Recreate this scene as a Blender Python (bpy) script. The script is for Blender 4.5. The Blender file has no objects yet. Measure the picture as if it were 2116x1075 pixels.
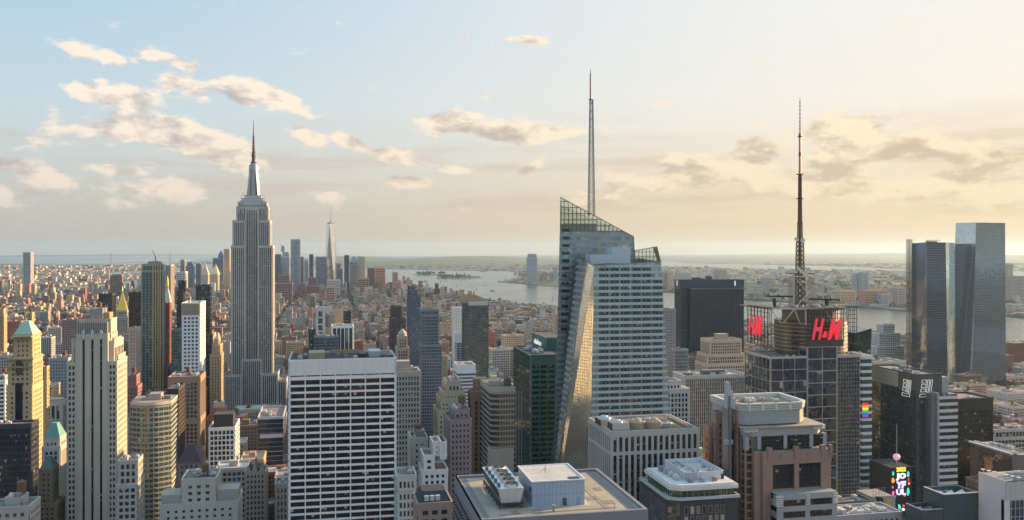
import bpy, math, random
import numpy as np
from math import sin, cos, tan, atan, atan2, radians, sqrt, pi, floor
from mathutils import Vector, Matrix

random.seed(7)
SC = bpy.context.scene
COL = SC.collection

# ------------------------------------------------------------------ camera
# World: x = west (cross streets), y = downtown (avenues), z = up, metres.
# The camera stands on a roof terrace 265 m up and looks down the island.
A = radians(11.8); F = 1820.0; CX = 1058.0; EYE = 517.0; CZ = 265.0; GZ = 10.0
cam_d = bpy.data.cameras.new("camera"); cam = bpy.data.objects.new("camera", cam_d); COL.objects.link(cam)
cam.location = (0, 0, CZ); cam.rotation_euler = (pi/2, 0, -A)
cam_d.sensor_width = 36.0; cam_d.lens = F/2116*36.0; cam_d.shift_y = -20.5/2116
cam_d.clip_start = 1.0; cam_d.clip_end = 120000.0
SC.camera = cam

# ------------------------------------------------------------------ light
SUN_AZ = radians(75.0)      # from downtown towards west
SUN_EL = radians(12.0)
sun_d = bpy.data.lights.new("sun", 'SUN'); sun = bpy.data.objects.new("sun", sun_d); COL.objects.link(sun)
sun_d.energy = 5.0; sun_d.angle = radians(0.55); sun_d.color = (1.0, 0.63, 0.30)
SD = Vector((sin(SUN_AZ)*cos(SUN_EL), cos(SUN_AZ)*cos(SUN_EL), sin(SUN_EL)))
sun.rotation_euler = SD.to_track_quat('Z', 'Y').to_euler()
SC.view_settings.view_transform = 'Standard'; SC.view_settings.look = 'None'
SC.view_settings.exposure = 1.3; SC.view_settings.gamma = 1.0
SC.view_settings.use_curve_mapping = False
SC.render.engine = 'CYCLES'
SC.cycles.use_denoising = True
SC.cycles.max_bounces = 5; SC.cycles.diffuse_bounces = 2; SC.cycles.glossy_bounces = 3
SC.cycles.transmission_bounces = 4; SC.cycles.transparent_max_bounces = 12; SC.cycles.volume_bounces = 0
SC.cycles.sample_clamp_indirect = 6.0
SC.cycles.caustics_reflective = False; SC.cycles.caustics_refractive = False

class N:
    """short-hand for building node trees"""
    def __init__(s, nt): s.nt = nt
    def node(s, t, **kw):
        n = s.nt.nodes.new(t)
        for k, v in kw.items(): setattr(n, k, v)
        return n
    def link(s, a, b): s.nt.links.new(a, b)
    def put(s, sock, v):
        if isinstance(v, bpy.types.NodeSocket): s.link(v, sock)
        elif v is not None: sock.default_value = v
    def m(s, op, a, b=None, c=None, clamp=False):
        n = s.node('ShaderNodeMath', operation=op, use_clamp=clamp)
        for i, v in enumerate((a, b, c)): 
            if v is not None: s.put(n.inputs[i], v)
        return n.outputs[0]
    def vm(s, op, a, b=None, out=0):
        n = s.node('ShaderNodeVectorMath', operation=op)
        s.put(n.inputs[0], a)
        if b is not None: s.put(n.inputs[3 if op == 'SCALE' else 1], b)
        return n.outputs[out]
    def mix(s, f, a, b, blend='MIX'):
        n = s.node('ShaderNodeMix', data_type='RGBA', blend_type=blend)
        s.put(n.inputs[0], f); s.put(n.inputs[6], a); s.put(n.inputs[7], b)
        return n.outputs[2]
    def noise(s, vec, scale, detail=4.0, rough=0.5, dist=0.0, w=None):
        n = s.node('ShaderNodeTexNoise')
        if vec is not None: s.link(vec, n.inputs['Vector'])
        n.inputs['Scale'].default_value = scale; n.inputs['Detail'].default_value = detail
        n.inputs['Roughness'].default_value = rough; n.inputs['Distortion'].default_value = dist
        return n.outputs[0]
    def smooth(s, x, lo, hi, a=0.0, b=1.0):
        n = s.node('ShaderNodeMapRange', interpolation_type='SMOOTHSTEP')
        s.put(n.inputs[0], x); s.put(n.inputs[1], lo); s.put(n.inputs[2], hi); s.put(n.inputs[3], a); s.put(n.inputs[4], b)
        return n.outputs[0]
    def xyz(s, v):
        n = s.node('ShaderNodeSeparateXYZ'); s.link(v, n.inputs[0]); return n.outputs
    def cxyz(s, x, y, z):
        n = s.node('ShaderNodeCombineXYZ'); s.put(n.inputs[0], x); s.put(n.inputs[1], y); s.put(n.inputs[2], z); return n.outputs[0]

# ------------------------------------------------------------------ sky
def make_world():
    w = bpy.data.worlds.new("World"); SC.world = w; w.use_nodes = True
    nt = w.node_tree; nt.nodes.clear(); n = N(nt)
    sky = n.node('ShaderNodeTexSky', sky_type='NISHITA')
    sky.sun_disc = False; sky.sun_elevation = SUN_EL; sky.sun_rotation = SUN_AZ
    sky.altitude = 200; sky.air_density = 1.0; sky.dust_density = 2.2; sky.ozone_density = 1.2
    d = n.node('ShaderNodeTexCoord').outputs['Generated']
    x, y, z = n.xyz(d)
    # azimuth from the sun and elevation, both of the direction itself
    el = n.m('ARCSINE', z)
    az = n.m('ARCTAN2', x, y)
    base = sky.outputs[0]
    # thin high veil: warm and bright towards the sun, thinner and bluer away from it, bluer higher up
    sdot = n.vm('DOT_PRODUCT', d, (SD.x, SD.y, SD.z), out=1)
    toward = n.smooth(sdot, -0.1, 0.95)
    high = n.smooth(el, 0.06, 0.33)
    vcol = n.mix(toward, (4.7, 5.2, 5.2, 1), (6.7, 5.9, 4.95, 1))
    vcol = n.mix(high, vcol, n.mix(toward, (3.0, 4.5, 5.7, 1), (6.5, 6.25, 5.9, 1)))
    vcol = n.mix(n.smooth(el, 0.30, 0.9), vcol, n.mix(toward, (3.3, 5.2, 7.4, 1), (5.2, 6.0, 6.9, 1)))  # sky overhead brightened beyond the veil to lift the shaded walls
    hcol = n.mix(toward, (4.0, 3.4, 2.85, 1), (5.8, 4.0, 2.15, 1))
    hz = n.smooth(el, -0.02, 0.17, 1.0, 0.0)
    vcol = n.mix(hz, vcol, hcol)
    vamt = n.m('MULTIPLY_ADD', toward, 0.14, 0.84)
    col = n.mix(vamt, n.mix(1.0, base, (1.1, 1.4, 1.6, 1), 'MULTIPLY'), vcol)
    # soft flat streaks low down
    S0 = n.noise(n.cxyz(n.m('MULTIPLY', az, 5.0), n.m('MULTIPLY', el, 46.0), 3.0), 1.0, 5.0, 0.55)
    sa = n.m('MULTIPLY', n.smooth(S0, 0.45, 0.70), n.m('MULTIPLY', n.smooth(el, 0.01, 0.05), n.smooth(el, 0.07, 0.17, 1.0, 0.0)))
    col = n.mix(n.m('MULTIPLY', sa, 0.75), col, n.mix(toward, (4.2, 3.6, 3.4, 1), (4.7, 3.6, 2.3, 1)))
    # cumulus: a field that runs all round the sky, thicker where the banks stand
    P = n.cxyz(n.m('MULTIPLY', az, 1.0), n.m('MULTIPLY', el, 2.1), 0.0)
    warp = n.node('ShaderNodeTexNoise'); n.link(P, warp.inputs['Vector']); warp.inputs['Scale'].default_value = 9.0; warp.inputs['Detail'].default_value = 3
    P = n.vm('ADD', P, n.vm('SCALE', n.vm('SUBTRACT', warp.outputs[1], (0.5, 0.5, 0.5)), 0.035))
    def field(P):
        a = n.noise(P, 15.0, 9.0, 0.62)
        return a
    # banks: (photo x, photo y, half width, half height, strength, tilt)
    banks = [(350,122,85,15,.26,.20),(178,112,34,20,.34,.15),(225,122,34,18,.36,.1),(180,180,40,26,.42,.2),(255,205,62,24,.42,.1),(400,182,55,26,.40,.05),(500,188,70,30,.44,.12),(590,208,52,20,.40,.3),
             (235,262,82,26,.44,.0),(330,268,90,32,.50,.15),(420,300,90,28,.50,.20),(640,282,34,16,.42,.35),(730,295,42,18,.42,.3),(795,318,44,20,.42,.1),(20,345,80,18,.38,.12),(110,380,120,26,.30,.05),
             (240,352,60,18,.34,.0),(60,400,160,30,.28,.0),(340,385,110,22,.26,.0),(690,402,60,22,.28,.0),(930,255,70,26,.42,.10),(1020,275,80,24,.38,.15),(1150,272,90,16,.34,.0),(950,352,40,14,.36,.0),
             (835,376,60,13,.36,.0),(1090,352,50,14,.30,.0),(1350,318,44,16,.36,.0),(1430,350,95,34,.44,.10),(1400,375,120,18,.42,.0),(1560,325,70,40,.42,.0),(1740,262,95,30,.38,-.1),(1790,258,46,26,.36,.0),
             (1860,312,120,28,.46,.0),(1690,365,120,30,.40,.0),(1790,388,170,18,.46,.0),(2010,365,120,34,.40,.0),(2110,385,60,34,.42,.0),(2050,330,120,26,.34,.0),(1090,84,36,11,.32,.05),(955,80,22,8,.26,-.3),(1000,198,20,9,.28,.35),(1250,395,80,30,.30,.0)]
    tot = None
    AE = n.cxyz(az, el, 0.0)
    for (px, py, hw, hh, s, tl) in banks:
        a0 = atan((px-CX)/F); e0 = atan((EYE-py)/F*cos(a0)); a0 += A
        sx = F/hw*cos(a0-A)**2; sy = F/hh
        mp = n.node('ShaderNodeMapping', vector_type='TEXTURE'); n.link(AE, mp.inputs[0])
        mp.inputs['Location'].default_value = (a0, e0, 0); mp.inputs['Rotation'].default_value = (0, 0, -tl*1.3); mp.inputs['Scale'].default_value = (1/sx, 1/sy, 1)
        q = n.vm('DOT_PRODUCT', mp.outputs[0], mp.outputs[0], out=1)
        g = n.m('MULTIPLY', n.m('POWER', 0.47, q), s)
        tot = g if tot is None else n.m('MAXIMUM', tot, g)
    outside = n.smooth(n.m('ABSOLUTE', n.m('SUBTRACT', az, A)), 0.52, 0.62)     # past the named banks a loose field goes on all round
    loose = n.m('MULTIPLY', n.smooth(n.m('ABSOLUTE', n.m('SUBTRACT', el, 0.12)), 0.02, 0.14, 1.0, 0.0), 0.26)
    tot = n.m('ADD', tot, n.m('MULTIPLY', loose, n.m('MULTIPLY_ADD', outside, 0.85, 0.15)))
    def dens(f): return n.m('MULTIPLY_ADD', n.m('SUBTRACT', f, 0.5), 1.75, n.m('MULTIPLY_ADD', tot, 1.3, -0.26))
    f0 = field(P)
    f1 = field(n.vm('ADD', P, (0.016, 0.030, 0)))
    d0 = dens(f0); d1 = dens(f1)
    alpha = n.m('MULTIPLY', n.smooth(d0, -0.03, 0.19), 0.95)
    # shade of a puff: light comes from the right and above, bases stay grey
    lit = n.m('MULTIPLY_ADD', n.m('SUBTRACT', d0, d1), 2.6, 0.88)
    thick = n.smooth(d1, 0.02, 0.36)
    lit = n.m('SUBTRACT', lit, n.m('MULTIPLY', thick, n.m('MULTIPLY_ADD', toward, 0.40, 0.22)), clamp=True)
    shade = n.mix(toward, (3.6, 3.3, 3.4, 1), (4.3, 3.5, 2.6, 1))
    bright = n.mix(toward, (7.2, 6.2, 5.2, 1), (6.9, 5.9, 4.2, 1))
    ccol = n.mix(lit, shade, bright)
    ccol = n.mix(n.m('MULTIPLY', hz, 0.55), ccol, hcol)
    alpha = n.m('MULTIPLY', alpha, n.smooth(el, 0.005, 0.06))
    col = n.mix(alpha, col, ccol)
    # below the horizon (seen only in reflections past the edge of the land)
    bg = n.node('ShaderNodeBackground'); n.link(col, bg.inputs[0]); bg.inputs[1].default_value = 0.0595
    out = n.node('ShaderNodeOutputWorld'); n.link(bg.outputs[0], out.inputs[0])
    w.cycles.sampling_method = 'MANUAL'; w.cycles.sample_map_resolution = 1024
make_world()

# ------------------------------------------------------------------ photo <-> place
def U(px, v): return v*tan(A + atan((px-CX)/F))
def DEP(u, v): return u*sin(A) + v*cos(A)
def ZP(py, u, v): return CZ - (py-EYE)/F*DEP(u, v)
def VF(u, px): return u/tan(A + atan((px-CX)/F))
def PX(u, v): return CX + F*(u*cos(A)-v*sin(A))/DEP(u, v)
def PY(z, u, v): return EYE + F*(CZ-z)/DEP(u, v)
def LL(lat, lon):
    S = -(lat-40.7591)*111050; W = -(lon+73.9793)*84300
    c, s = cos(radians(29)), sin(radians(29))
    return (W*c - S*s, S*c + W*s)
def srgb(r, g, b, k=1.0):
    return tuple(k*((c/255/12.92) if c/255 <= .04045 else ((c/255+.055)/1.055)**2.4) for c in (r, g, b)) + (1.0,)

# ------------------------------------------------------------------ materials
MATS = {}
def material(name):
    m = bpy.data.materials.new(name); m.use_nodes = True; nt = m.node_tree; nt.nodes.clear()
    n = N(nt); p = n.node('ShaderNodeBsdfPrincipled'); o = n.node('ShaderNodeOutputMaterial'); n.link(p.outputs[0], o.inputs[0])
    MATS[name] = m
    return m, n, p
def coloured(name, rough=.85, metal=0.0, var=.18, streak=.12, fine=.10, scale=.05, bump=0.0, spec=.35):
    """one finish; its colour is the object's own colour, weathered by noise"""
    m, n, p = material(name)
    oc = n.node('ShaderNodeObjectInfo'); co = n.node('ShaderNodeTexCoord').outputs['Object']
    big = n.noise(co, scale, 3, .6)
    st = n.noise(n.vm('MULTIPLY', co, (1.1, 1.1, .06)), 1.0, 4, .6)
    fi = n.noise(co, 2.2, 4, .65)
    k = n.m('ADD', 1.0, n.m('MULTIPLY', n.m('SUBTRACT', big, .5), var*2))
    k = n.m('ADD', k, n.m('MULTIPLY', n.m('SUBTRACT', st, .5), streak*2))
    k = n.m('ADD', k, n.m('MULTIPLY', n.m('SUBTRACT', fi, .5), fine*2))
    c = n.vm('SCALE', oc.outputs['Color'], k)
    n.link(c, p.inputs['Base Color'])
    n.put(p.inputs['Roughness'], n.m('ADD', rough, n.m('MULTIPLY', n.m('SUBTRACT', fi, .5), .25)))
    p.inputs['Metallic'].default_value = metal; p.inputs['Specular IOR Level'].default_value = spec
    if bump:
        b = n.node('ShaderNodeBump'); b.inputs['Strength'].default_value = bump; b.inputs['Distance'].default_value = .1
        n.link(fi, b.inputs['Height']); n.link(b.outputs[0], p.inputs['Normal'])
    return m
coloured('stone', bump=.3)
coloured('panel', rough=.45, metal=.0, var=.08, streak=.08, fine=.05, spec=.5)
coloured('metal', rough=.38, metal=.75, var=.1, streak=.12, fine=.05)
coloured('steel', rough=.55, metal=.2, var=.2, streak=.1, fine=.2)
coloured('gravel', rough=.95, var=.30, streak=.0, fine=.35, scale=.12, bump=.6)
coloured('wood', rough=.9, var=.2, streak=.3, fine=.2)
coloured('copper', rough=.7, var=.25, streak=.25, fine=.12)
coloured('gold', rough=.32, metal=.85, var=.1, streak=.05, fine=.05)
coloured('foliage', rough=.9, var=.5, streak=.0, fine=.5, scale=.3)

def glass(name, metal, rough, blinds, tilt, ior=1.5, spread=.9, wob=0.0):
    m, n, p = material(name)
    oi = n.node('ShaderNodeObjectInfo')
    uv = n.node('ShaderNodeUVMap').outputs[0]
    cell = n.vm('FLOOR', uv)
    seed = n.vm('ADD', cell, n.cxyz(0.0, 0.0, n.m('MULTIPLY', oi.outputs['Random'], 91.0)))
    wn = n.node('ShaderNodeTexWhiteNoise', noise_dimensions='3D'); n.link(seed, wn.inputs[0])
    r, rc = wn.outputs[0], wn.outputs[1]
    r1, r2, r3 = n.xyz(rc)
    k = n.m('MULTIPLY_ADD', r1, spread, 1.0-spread/2)
    base = n.vm('SCALE', oi.outputs['Color'], k)
    fx, fy, _ = n.xyz(n.vm('FRACTION', uv))
    drop = n.m('GREATER_THAN', fy, n.m('MULTIPLY_ADD', r3, -.6, .95))      # blinds hang from the top of the pane
    has = n.m('MULTIPLY', n.m('LESS_THAN', r2, blinds), drop)
    base = n.mix(has, base, n.mix(r1, (.16, .16, .17, 1), (.52, .50, .46, 1)))
    n.link(base, p.inputs['Base Color'])
    p.inputs['Metallic'].default_value = metal; p.inputs['IOR'].default_value = ior
    n.put(p.inputs['Roughness'], n.m('MULTIPLY_ADD', has, .15, rough))
    g = n.node('ShaderNodeNewGeometry')
    jit = n.vm('SCALE', n.vm('SUBTRACT', rc, (.5, .5, .5)), tilt)
    if wob:
        co = n.node('ShaderNodeTexCoord').outputs['Object']
        nz = n.node('ShaderNodeTexNoise'); n.link(co, nz.inputs[0]); nz.inputs['Scale'].default_value = .22; nz.inputs['Detail'].default_value = 2
        jit = n.vm('ADD', jit, n.vm('SCALE', n.vm('SUBTRACT', nz.outputs[1], (.5, .5, .5)), wob))
    nn = n.vm('NORMALIZE', n.vm('ADD', g.outputs['Normal'], jit))
    n.link(nn, p.inputs['Normal'])
    return m
glass('window_glass', 0.0, .08, .20, .05, ior=1.65)
glass('curtain_glass', .45, .06, .10, .035, spread=.5, wob=.05)
glass('smooth_glass', .78, .06, .0, .006, spread=.20, wob=.02)
glass('dark_glass', 0.0, .10, .0, .02)
glass('facet_mirror', .92, .12, .0, .012, spread=.12, wob=.02)
glass('plain_glass', 0.0, .10, .07, .02)
glass('mirror_glass', .8, .05, .03, .03, spread=.25, wob=.09)

def simple(name, col, rough=.8, metal=0.0, emit=0.0, noise=.15, scale=.5):
    m, n, p = material(name)
    co = n.node('ShaderNodeTexCoord').outputs['Object']
    k = n.m('MULTIPLY_ADD', n.m('SUBTRACT', n.noise(co, scale, 4, .6), .5), noise*2, 1.0)
    c = n.node('ShaderNodeRGB'); c.outputs[0].default_value = col
    n.link(n.vm('SCALE', c.outputs[0], k), p.inputs['Base Color'])
    p.inputs['Roughness'].default_value = rough; p.inputs['Metallic'].default_value = metal
    if emit:
        p.inputs['Emission Color'].default_value = col; p.inputs['Emission Strength'].default_value = emit
    return m

def screen():
    m = bpy.data.materials.new('clear_screen'); m.use_nodes = True; nt = m.node_tree; nt.nodes.clear(); n = N(nt); MATS['clear_screen'] = m
    t = n.node('ShaderNodeBsdfTransparent'); t.inputs[0].default_value = (.74,.80,.74,1); g = n.node('ShaderNodeBsdfGlossy'); g.inputs['Roughness'].default_value = .08; g.inputs['Color'].default_value = (.7,.75,.7,1)
    fr = n.node('ShaderNodeFresnel'); fr.inputs[0].default_value = 1.6; mx = n.node('ShaderNodeMixShader'); n.link(n.m('ADD', fr.outputs[0], .10), mx.inputs[0]); n.link(t.outputs[0], mx.inputs[1]); n.link(g.outputs[0], mx.inputs[2])
    o = n.node('ShaderNodeOutputMaterial'); n.link(mx.outputs[0], o.inputs[0])
screen()
# ------------------------------------------------------------------ mesh helpers
class MB:
    """collects faces; build() links them as ONE mesh object"""
    def __init__(s): s.v = []; s.f = []; s.uv = []; s.mi = []; s.st = []
    def quad(s, pts, uv=None, mi=0):
        i = len(s.v); s.v.extend(tuple(p) for p in pts); k = len(pts); s.f.append(tuple(range(i, i+k)))
        s.uv.extend(uv if uv else [(0.0, 0.0)]*k); s.mi.append(mi)
    def box(s, x0, x1, y0, y1, z0, z1, bottom=False):
        s.st.append(len(s.f))
        a = [(x0,y0,z0),(x1,y0,z0),(x1,y1,z0),(x0,y1,z0),(x0,y0,z1),(x1,y0,z1),(x1,y1,z1),(x0,y1,z1)]
        for q in ((0,1,5,4),(1,2,6,5),(2,3,7,6),(3,0,4,7),(4,5,6,7)): s.quad([a[k] for k in q])
        s.quad([a[k] for k in (3,2,1,0)])
    def obox(s, P, t, n, L, z0, z1, d0, d1):
        """box on a facade: P start (x,y), t along, n outward, from d0 to d1 proud"""
        ax, ay = P[0]+n[0]*d0, P[1]+n[1]*d0; bx, by = P[0]+n[0]*d1, P[1]+n[1]*d1
        dx, dy = t[0]*L, t[1]*L
        a = [(bx,by,z0),(bx+dx,by+dy,z0),(ax+dx,ay+dy,z0),(ax,ay,z0)]
        b = [(p[0],p[1],z1) for p in a]
        s.quad([a[0],a[1],b[1],b[0]]); s.quad([a[1],a[2],b[2],b[1]]); s.quad([a[3],a[0],b[0],b[3]])
        s.quad([b[0],b[1],b[2],b[3]]); s.quad([a[3],a[2],a[1],a[0]])
    def prism(s, poly, z0, z1, cap=True, bottom=False, uvs=None):
        s.st.append(len(s.f)); m = len(poly); u = 0.0
        for i in range(m):
            p, q = poly[i], poly[(i+1)%m]; L = sqrt((q[0]-p[0])**2+(q[1]-p[1])**2)
            uv = None
            if uvs:
                bay, fl = uvs; nb = max(1, round(L/bay)); nf = max(1, round((z1-z0)/fl))
                uv = [(u,0),(u+nb,0),(u+nb,nf),(u,nf)]; u += nb+7
            s.quad([(p[0],p[1],z0),(q[0],q[1],z0),(q[0],q[1],z1),(p[0],p[1],z1)], uv)
        if cap: s.quad([(p[0],p[1],z1) for p in poly])
        if bottom: s.quad([(p[0],p[1],z0) for p in reversed(poly)])
    def ring(s, out, inn, z0, z1):
        s.st.append(len(s.f)); m = len(out)
        for i in range(m):
            j = (i+1)%m; a, b, c, d = out[i], out[j], inn[j], inn[i]
            s.quad([(*a,z0),(*b,z0),(*b,z1),(*a,z1)]); s.quad([(*a,z1),(*b,z1),(*c,z1),(*d,z1)]); s.quad([(*c,z0),(*d,z0),(*d,z1),(*c,z1)]); s.quad([(*b,z0),(*a,z0),(*d,z0),(*c,z0)])
    def frustum(s, c, r0, r1, z0, z1, k=12, cap=True, ph=0.0):
        s.st.append(len(s.f))
        a = [(c[0]+r0*cos(2*pi*i/k+ph), c[1]+r0*sin(2*pi*i/k+ph), z0) for i in range(k)]
        b = [(c[0]+r1*cos(2*pi*i/k+ph), c[1]+r1*sin(2*pi*i/k+ph), z1) for i in range(k)]
        for i in range(k):
            j = (i+1)%k; s.quad([a[i],a[j],b[j],b[i]])
        if cap and r1 > 1e-6: s.quad(b)
    def beam(s, p, q, r, k=4):
        s.st.append(len(s.f))
        p, q = Vector(p), Vector(q); d = (q-p)
        if d.length < 1e-6: return
        d.normalize(); up = Vector((0,0,1)) if abs(d.z) < .9 else Vector((1,0,0))
        a = d.cross(up).normalized(); b = d.cross(a)
        ra, rb = (r, r) if not isinstance(r, tuple) else r
        A0 = [p + (a*cos(2*pi*i/k+pi/4)+b*sin(2*pi*i/k+pi/4))*ra for i in range(k)]
        B0 = [q + (a*cos(2*pi*i/k+pi/4)+b*sin(2*pi*i/k+pi/4))*rb for i in range(k)]
        for i in range(k):
            j = (i+1)%k; s.quad([A0[i],B0[i],B0[j],A0[j]])
        s.quad(A0); s.quad(list(reversed(B0)))
    def hip(s, poly, z0, tip, z1):
        """roof rising from poly to the (possibly single point) ridge list tip"""
        m = len(poly)
        for i in range(m):
            p, q = poly[i], poly[(i+1)%m]; a, b = tip[i%len(tip)], tip[(i+1)%len(tip)]
            pts = [(p[0],p[1],z0),(q[0],q[1],z0),(b[0],b[1],z1)]
            if a != b: pts.append((a[0],a[1],z1))
            s.quad(pts)
        if len(tip) > 2: s.quad([(p[0],p[1],z1) for p in tip])
    def pieces(s):
        out = []; st = sorted(set([0]+s.st+[len(s.f)])); vi = ui = 0
        for a, b in zip(st[:-1], st[1:]):
            m = MB()
            for f, mi in zip(s.f[a:b], s.mi[a:b]):
                m.quad([s.v[i] for i in f], s.uv[ui:ui+len(f)], mi); ui += len(f)
            if m.f: out.append(m)
        return out
    def mesh(s, name, mats, off=(0,0,0)):
        me = bpy.data.meshes.new(name)
        vs = np.array(s.v, dtype=np.float64) - np.array(off)
        me.from_pydata([tuple(r) for r in vs.tolist()], [], s.f)
        l = me.uv_layers.new(name="UVMap"); l.data.foreach_set('uv', np.array(s.uv, dtype=np.float32).ravel())
        for m in mats: me.materials.append(MATS[m])
        if any(s.mi): me.polygons.foreach_set('material_index', s.mi)
        me.update(); return me
    def build(s, name, mat, parent=None, col=None, kind=None):
        if not s.f: return None
        off = (0,0,0); r = parent
        while r is not None and r.parent is not None: r = r.parent
        if r is not None: off = r.location
        mats = mat if isinstance(mat, (list, tuple)) else [mat]
        o = bpy.data.objects.new(name, s.mesh(name, mats, off)); COL.objects.link(o)
        if parent is not None: o.parent = parent
        if col is not None: o.color = col
        if kind: o['kind'] = kind
        return o

LANDMARKS = []; BOXES = []     # screen rectangles and footprints of what is placed by hand
def thing(name, label, cat, loc, group=None):
    o = bpy.data.objects.new(name, None); COL.objects.link(o); o.location = loc; o.empty_display_size = 1
    o['label'] = label; o['category'] = cat
    if group: o['group'] = group
    return o
def tag(o, label, cat, group=None):
    o['label'] = label; o['category'] = cat
    if group: o['group'] = group
    return o

def rect(u0, u1, v0, v1): return [(u0,v0),(u1,v0),(u1,v1),(u0,v1)]
def inset(poly, d):
    cx = sum(p[0] for p in poly)/len(poly); cy = sum(p[1] for p in poly)/len(poly)
    out = []
    m = len(poly)
    for i in range(m):
        p0, p, q = Vector(poly[i-1]), Vector(poly[i]), Vector(poly[(i+1)%m])
        t1 = (p-p0).normalized(); t2 = (q-p).normalized()
        n1 = Vector((-t1.y, t1.x)); n2 = Vector((-t2.y, t2.x))
        bis = n1+n2; k = d/max(.3, (1+n1.dot(n2)))
        out.append((p.x+bis.x*k, p.y+bis.y*k))
    return out

SPEC = dict(bay=3.2, fl=3.8, pw=1.3, sh=1.5, pp=.40, sp=.34, top=3.0, corner=1.4)
def S(**k): d = dict(SPEC); d.update(k); return d

SPLIT = set('roof_pad conduit gold_glint_strip aerial antenna_ring crown_rib tier_pier fin_cap finial crown_step crown_edge screen_wall louvre_house roof_house drum_ring louvre roof_pole mast_platform roof_truss boom brick_house penthouse bulkhead mullion sign_band pale_panel panel_seam gutter edge_trim band setback_block roof_box skylight fin grey_bay crown_core ledge'.split())
class Bld:
    """one building: parts collect in builders by name, finish() makes the objects"""
    def __init__(s, name, label, loc, wall, glassc=(.03,.035,.045,1), wmat='stone', gmat='window_glass', roofc=(.22,.21,.20,1), cat='building', group=None, spc=None, wparts=False):
        s.root = thing(name, label, cat, loc, group); s.b = {}; s.np = 0; wall = tuple(min(.80, c*1.22) for c in wall[:3])+(1.0,); s.wall = wall; s.glassc = glassc; s.wmat = wmat; s.gmat = gmat; s.roofc = roofc; s.spc = spc
        s.wparts = wparts; s.wm = {}; s.singles = []
    def mb(s, name, mat, col, kind=None):
        k = (name, mat, col)
        if k not in s.b: s.b[k] = (MB(), kind)
        return s.b[k][0]
    def W(s): return s.mb('wall', s.wmat, s.wall)
    def facade(s, P, Q, z0, z1, sp, part=None):
        w = part or s.W()
        spm = s.mb('spandrel', s.wmat, s.spc) if s.spc else w
        dx, dy = Q[0]-P[0], Q[1]-P[1]; L = sqrt(dx*dx+dy*dy)
        if L < .05: return
        t = (dx/L, dy/L); n = (t[1], -t[0])
        if sp is None or L < 1.5:
            w.obox(P, t, n, L, z0, z1, 0, .35); return
        zt = z1 - sp['top']
        nb = max(1, round((L-2*sp['corner'])/sp['bay'])); b = (L-2*sp['corner'])/nb; c = sp['corner']
        nf = max(1, round((zt-z0)/sp['fl'])); fl = (zt-z0)/nf
        if sp['top'] > 0: w.obox(P, t, n, L, zt, z1, 0, max(sp['pp'], sp['sp'])+.03)
        if sp['pw'] > 0:
            for i in range(nb+1):
                a0 = c + i*b - sp['pw']/2; a1 = a0 + sp['pw']
                if i == 0: a0 = -sp['pp']*.0
                if i == nb: a1 = L
                if sp.get('skip') and 0 < i < nb and i % sp['skip']: continue
                w.obox((P[0]+t[0]*a0, P[1]+t[1]*a0), t, n, a1-a0, z0, zt, 0, sp['pp'])
        if sp['sh'] > 0:
            for k in range(nf):
                zz = z0 + k*fl
                spm.obox(P, t, n, L, zz, zz+sp['sh'], 0, sp['sp'])
        if s.wparts and s.wparts(n):
            key = (round(b,2), round(fl,2), round(sp['pw'],2), round(sp['sh'],2))
            if key not in s.wm:
                g = MB(); ww = (b-sp['pw'])/2; hh = (fl-sp['sh'])
                k = sp.get('panes', 3)
                g.quad([(-ww,0,0),(ww,0,0),(ww,0,hh),(-ww,0,hh)], [(0,0),(k,0),(k,1),(0,1)])
                for j in range(1, k):
                    x = -ww + 2*ww*j/k; g.f and g.quad([(x-.05,-.04,0),(x+.05,-.04,0),(x+.05,-.04,hh),(x-.05,-.04,hh)], None, 1)
                s.wm[key] = g.mesh('window', [s.gmat, 'steel'])
            me = s.wm[key]
            ang = atan2(t[1], t[0])
            for i in range(nb):
                for k in range(nf):
                    a = c + (i+.5)*b; zz = z0 + k*fl + sp['sh']
                    s.singles.append(('window', me, (P[0]+t[0]*a+n[0]*.06, P[1]+t[1]*a+n[1]*.06, zz), ang, s.glassc))
    def block(s, poly, z0, z1, sp=None, roof=True, plain=(2,), sides=None, par=1.1, roofz=0.0, extra=None):
        """storeys on a footprint: glazed core, piers and spandrels in front, parapet and roof"""
        g = s.mb('glazing', s.gmat, s.glassc, 'stuff')
        s0 = sp or SPEC
        g.prism(poly, z0, z1-.3, cap=False, uvs=(s0['bay'], s0['fl']))
        m = len(poly)
        for i in range(m):
            q = sp
            if m == 4 and i in plain: q = None
            if sides and i in sides: q = sides[i]
            s.facade(poly[i], poly[(i+1)%m], z0, z1, q)
        if roof:
            s.np += 1; r = s.mb('roof', 'gravel', (s.roofc[0]+.0001*s.np,)+tuple(s.roofc[1:])); r.quad([(p[0],p[1],z1-.2) for p in poly])
            if par: s.parapet(poly, z1, par)
    def parapet(s, poly, z, h=1.1, w=.45, part=None):
        s.np += 1; pb = part or s.mb('parapet', s.wmat, (s.wall[0]+.0001*s.np,)+tuple(s.wall[1:]))
        m = len(poly)
        pb.ring(inset(poly,-.44), inset(poly,w), z-.21, z+h)
    def bulk(s, u0, u1, v0, v1, z, h, col=None, name='bulkhead', mat='stone'):
        s.mb(name, mat, col or s.wall).box(u0, u1, v0, v1, z-.3, z+h)
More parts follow.
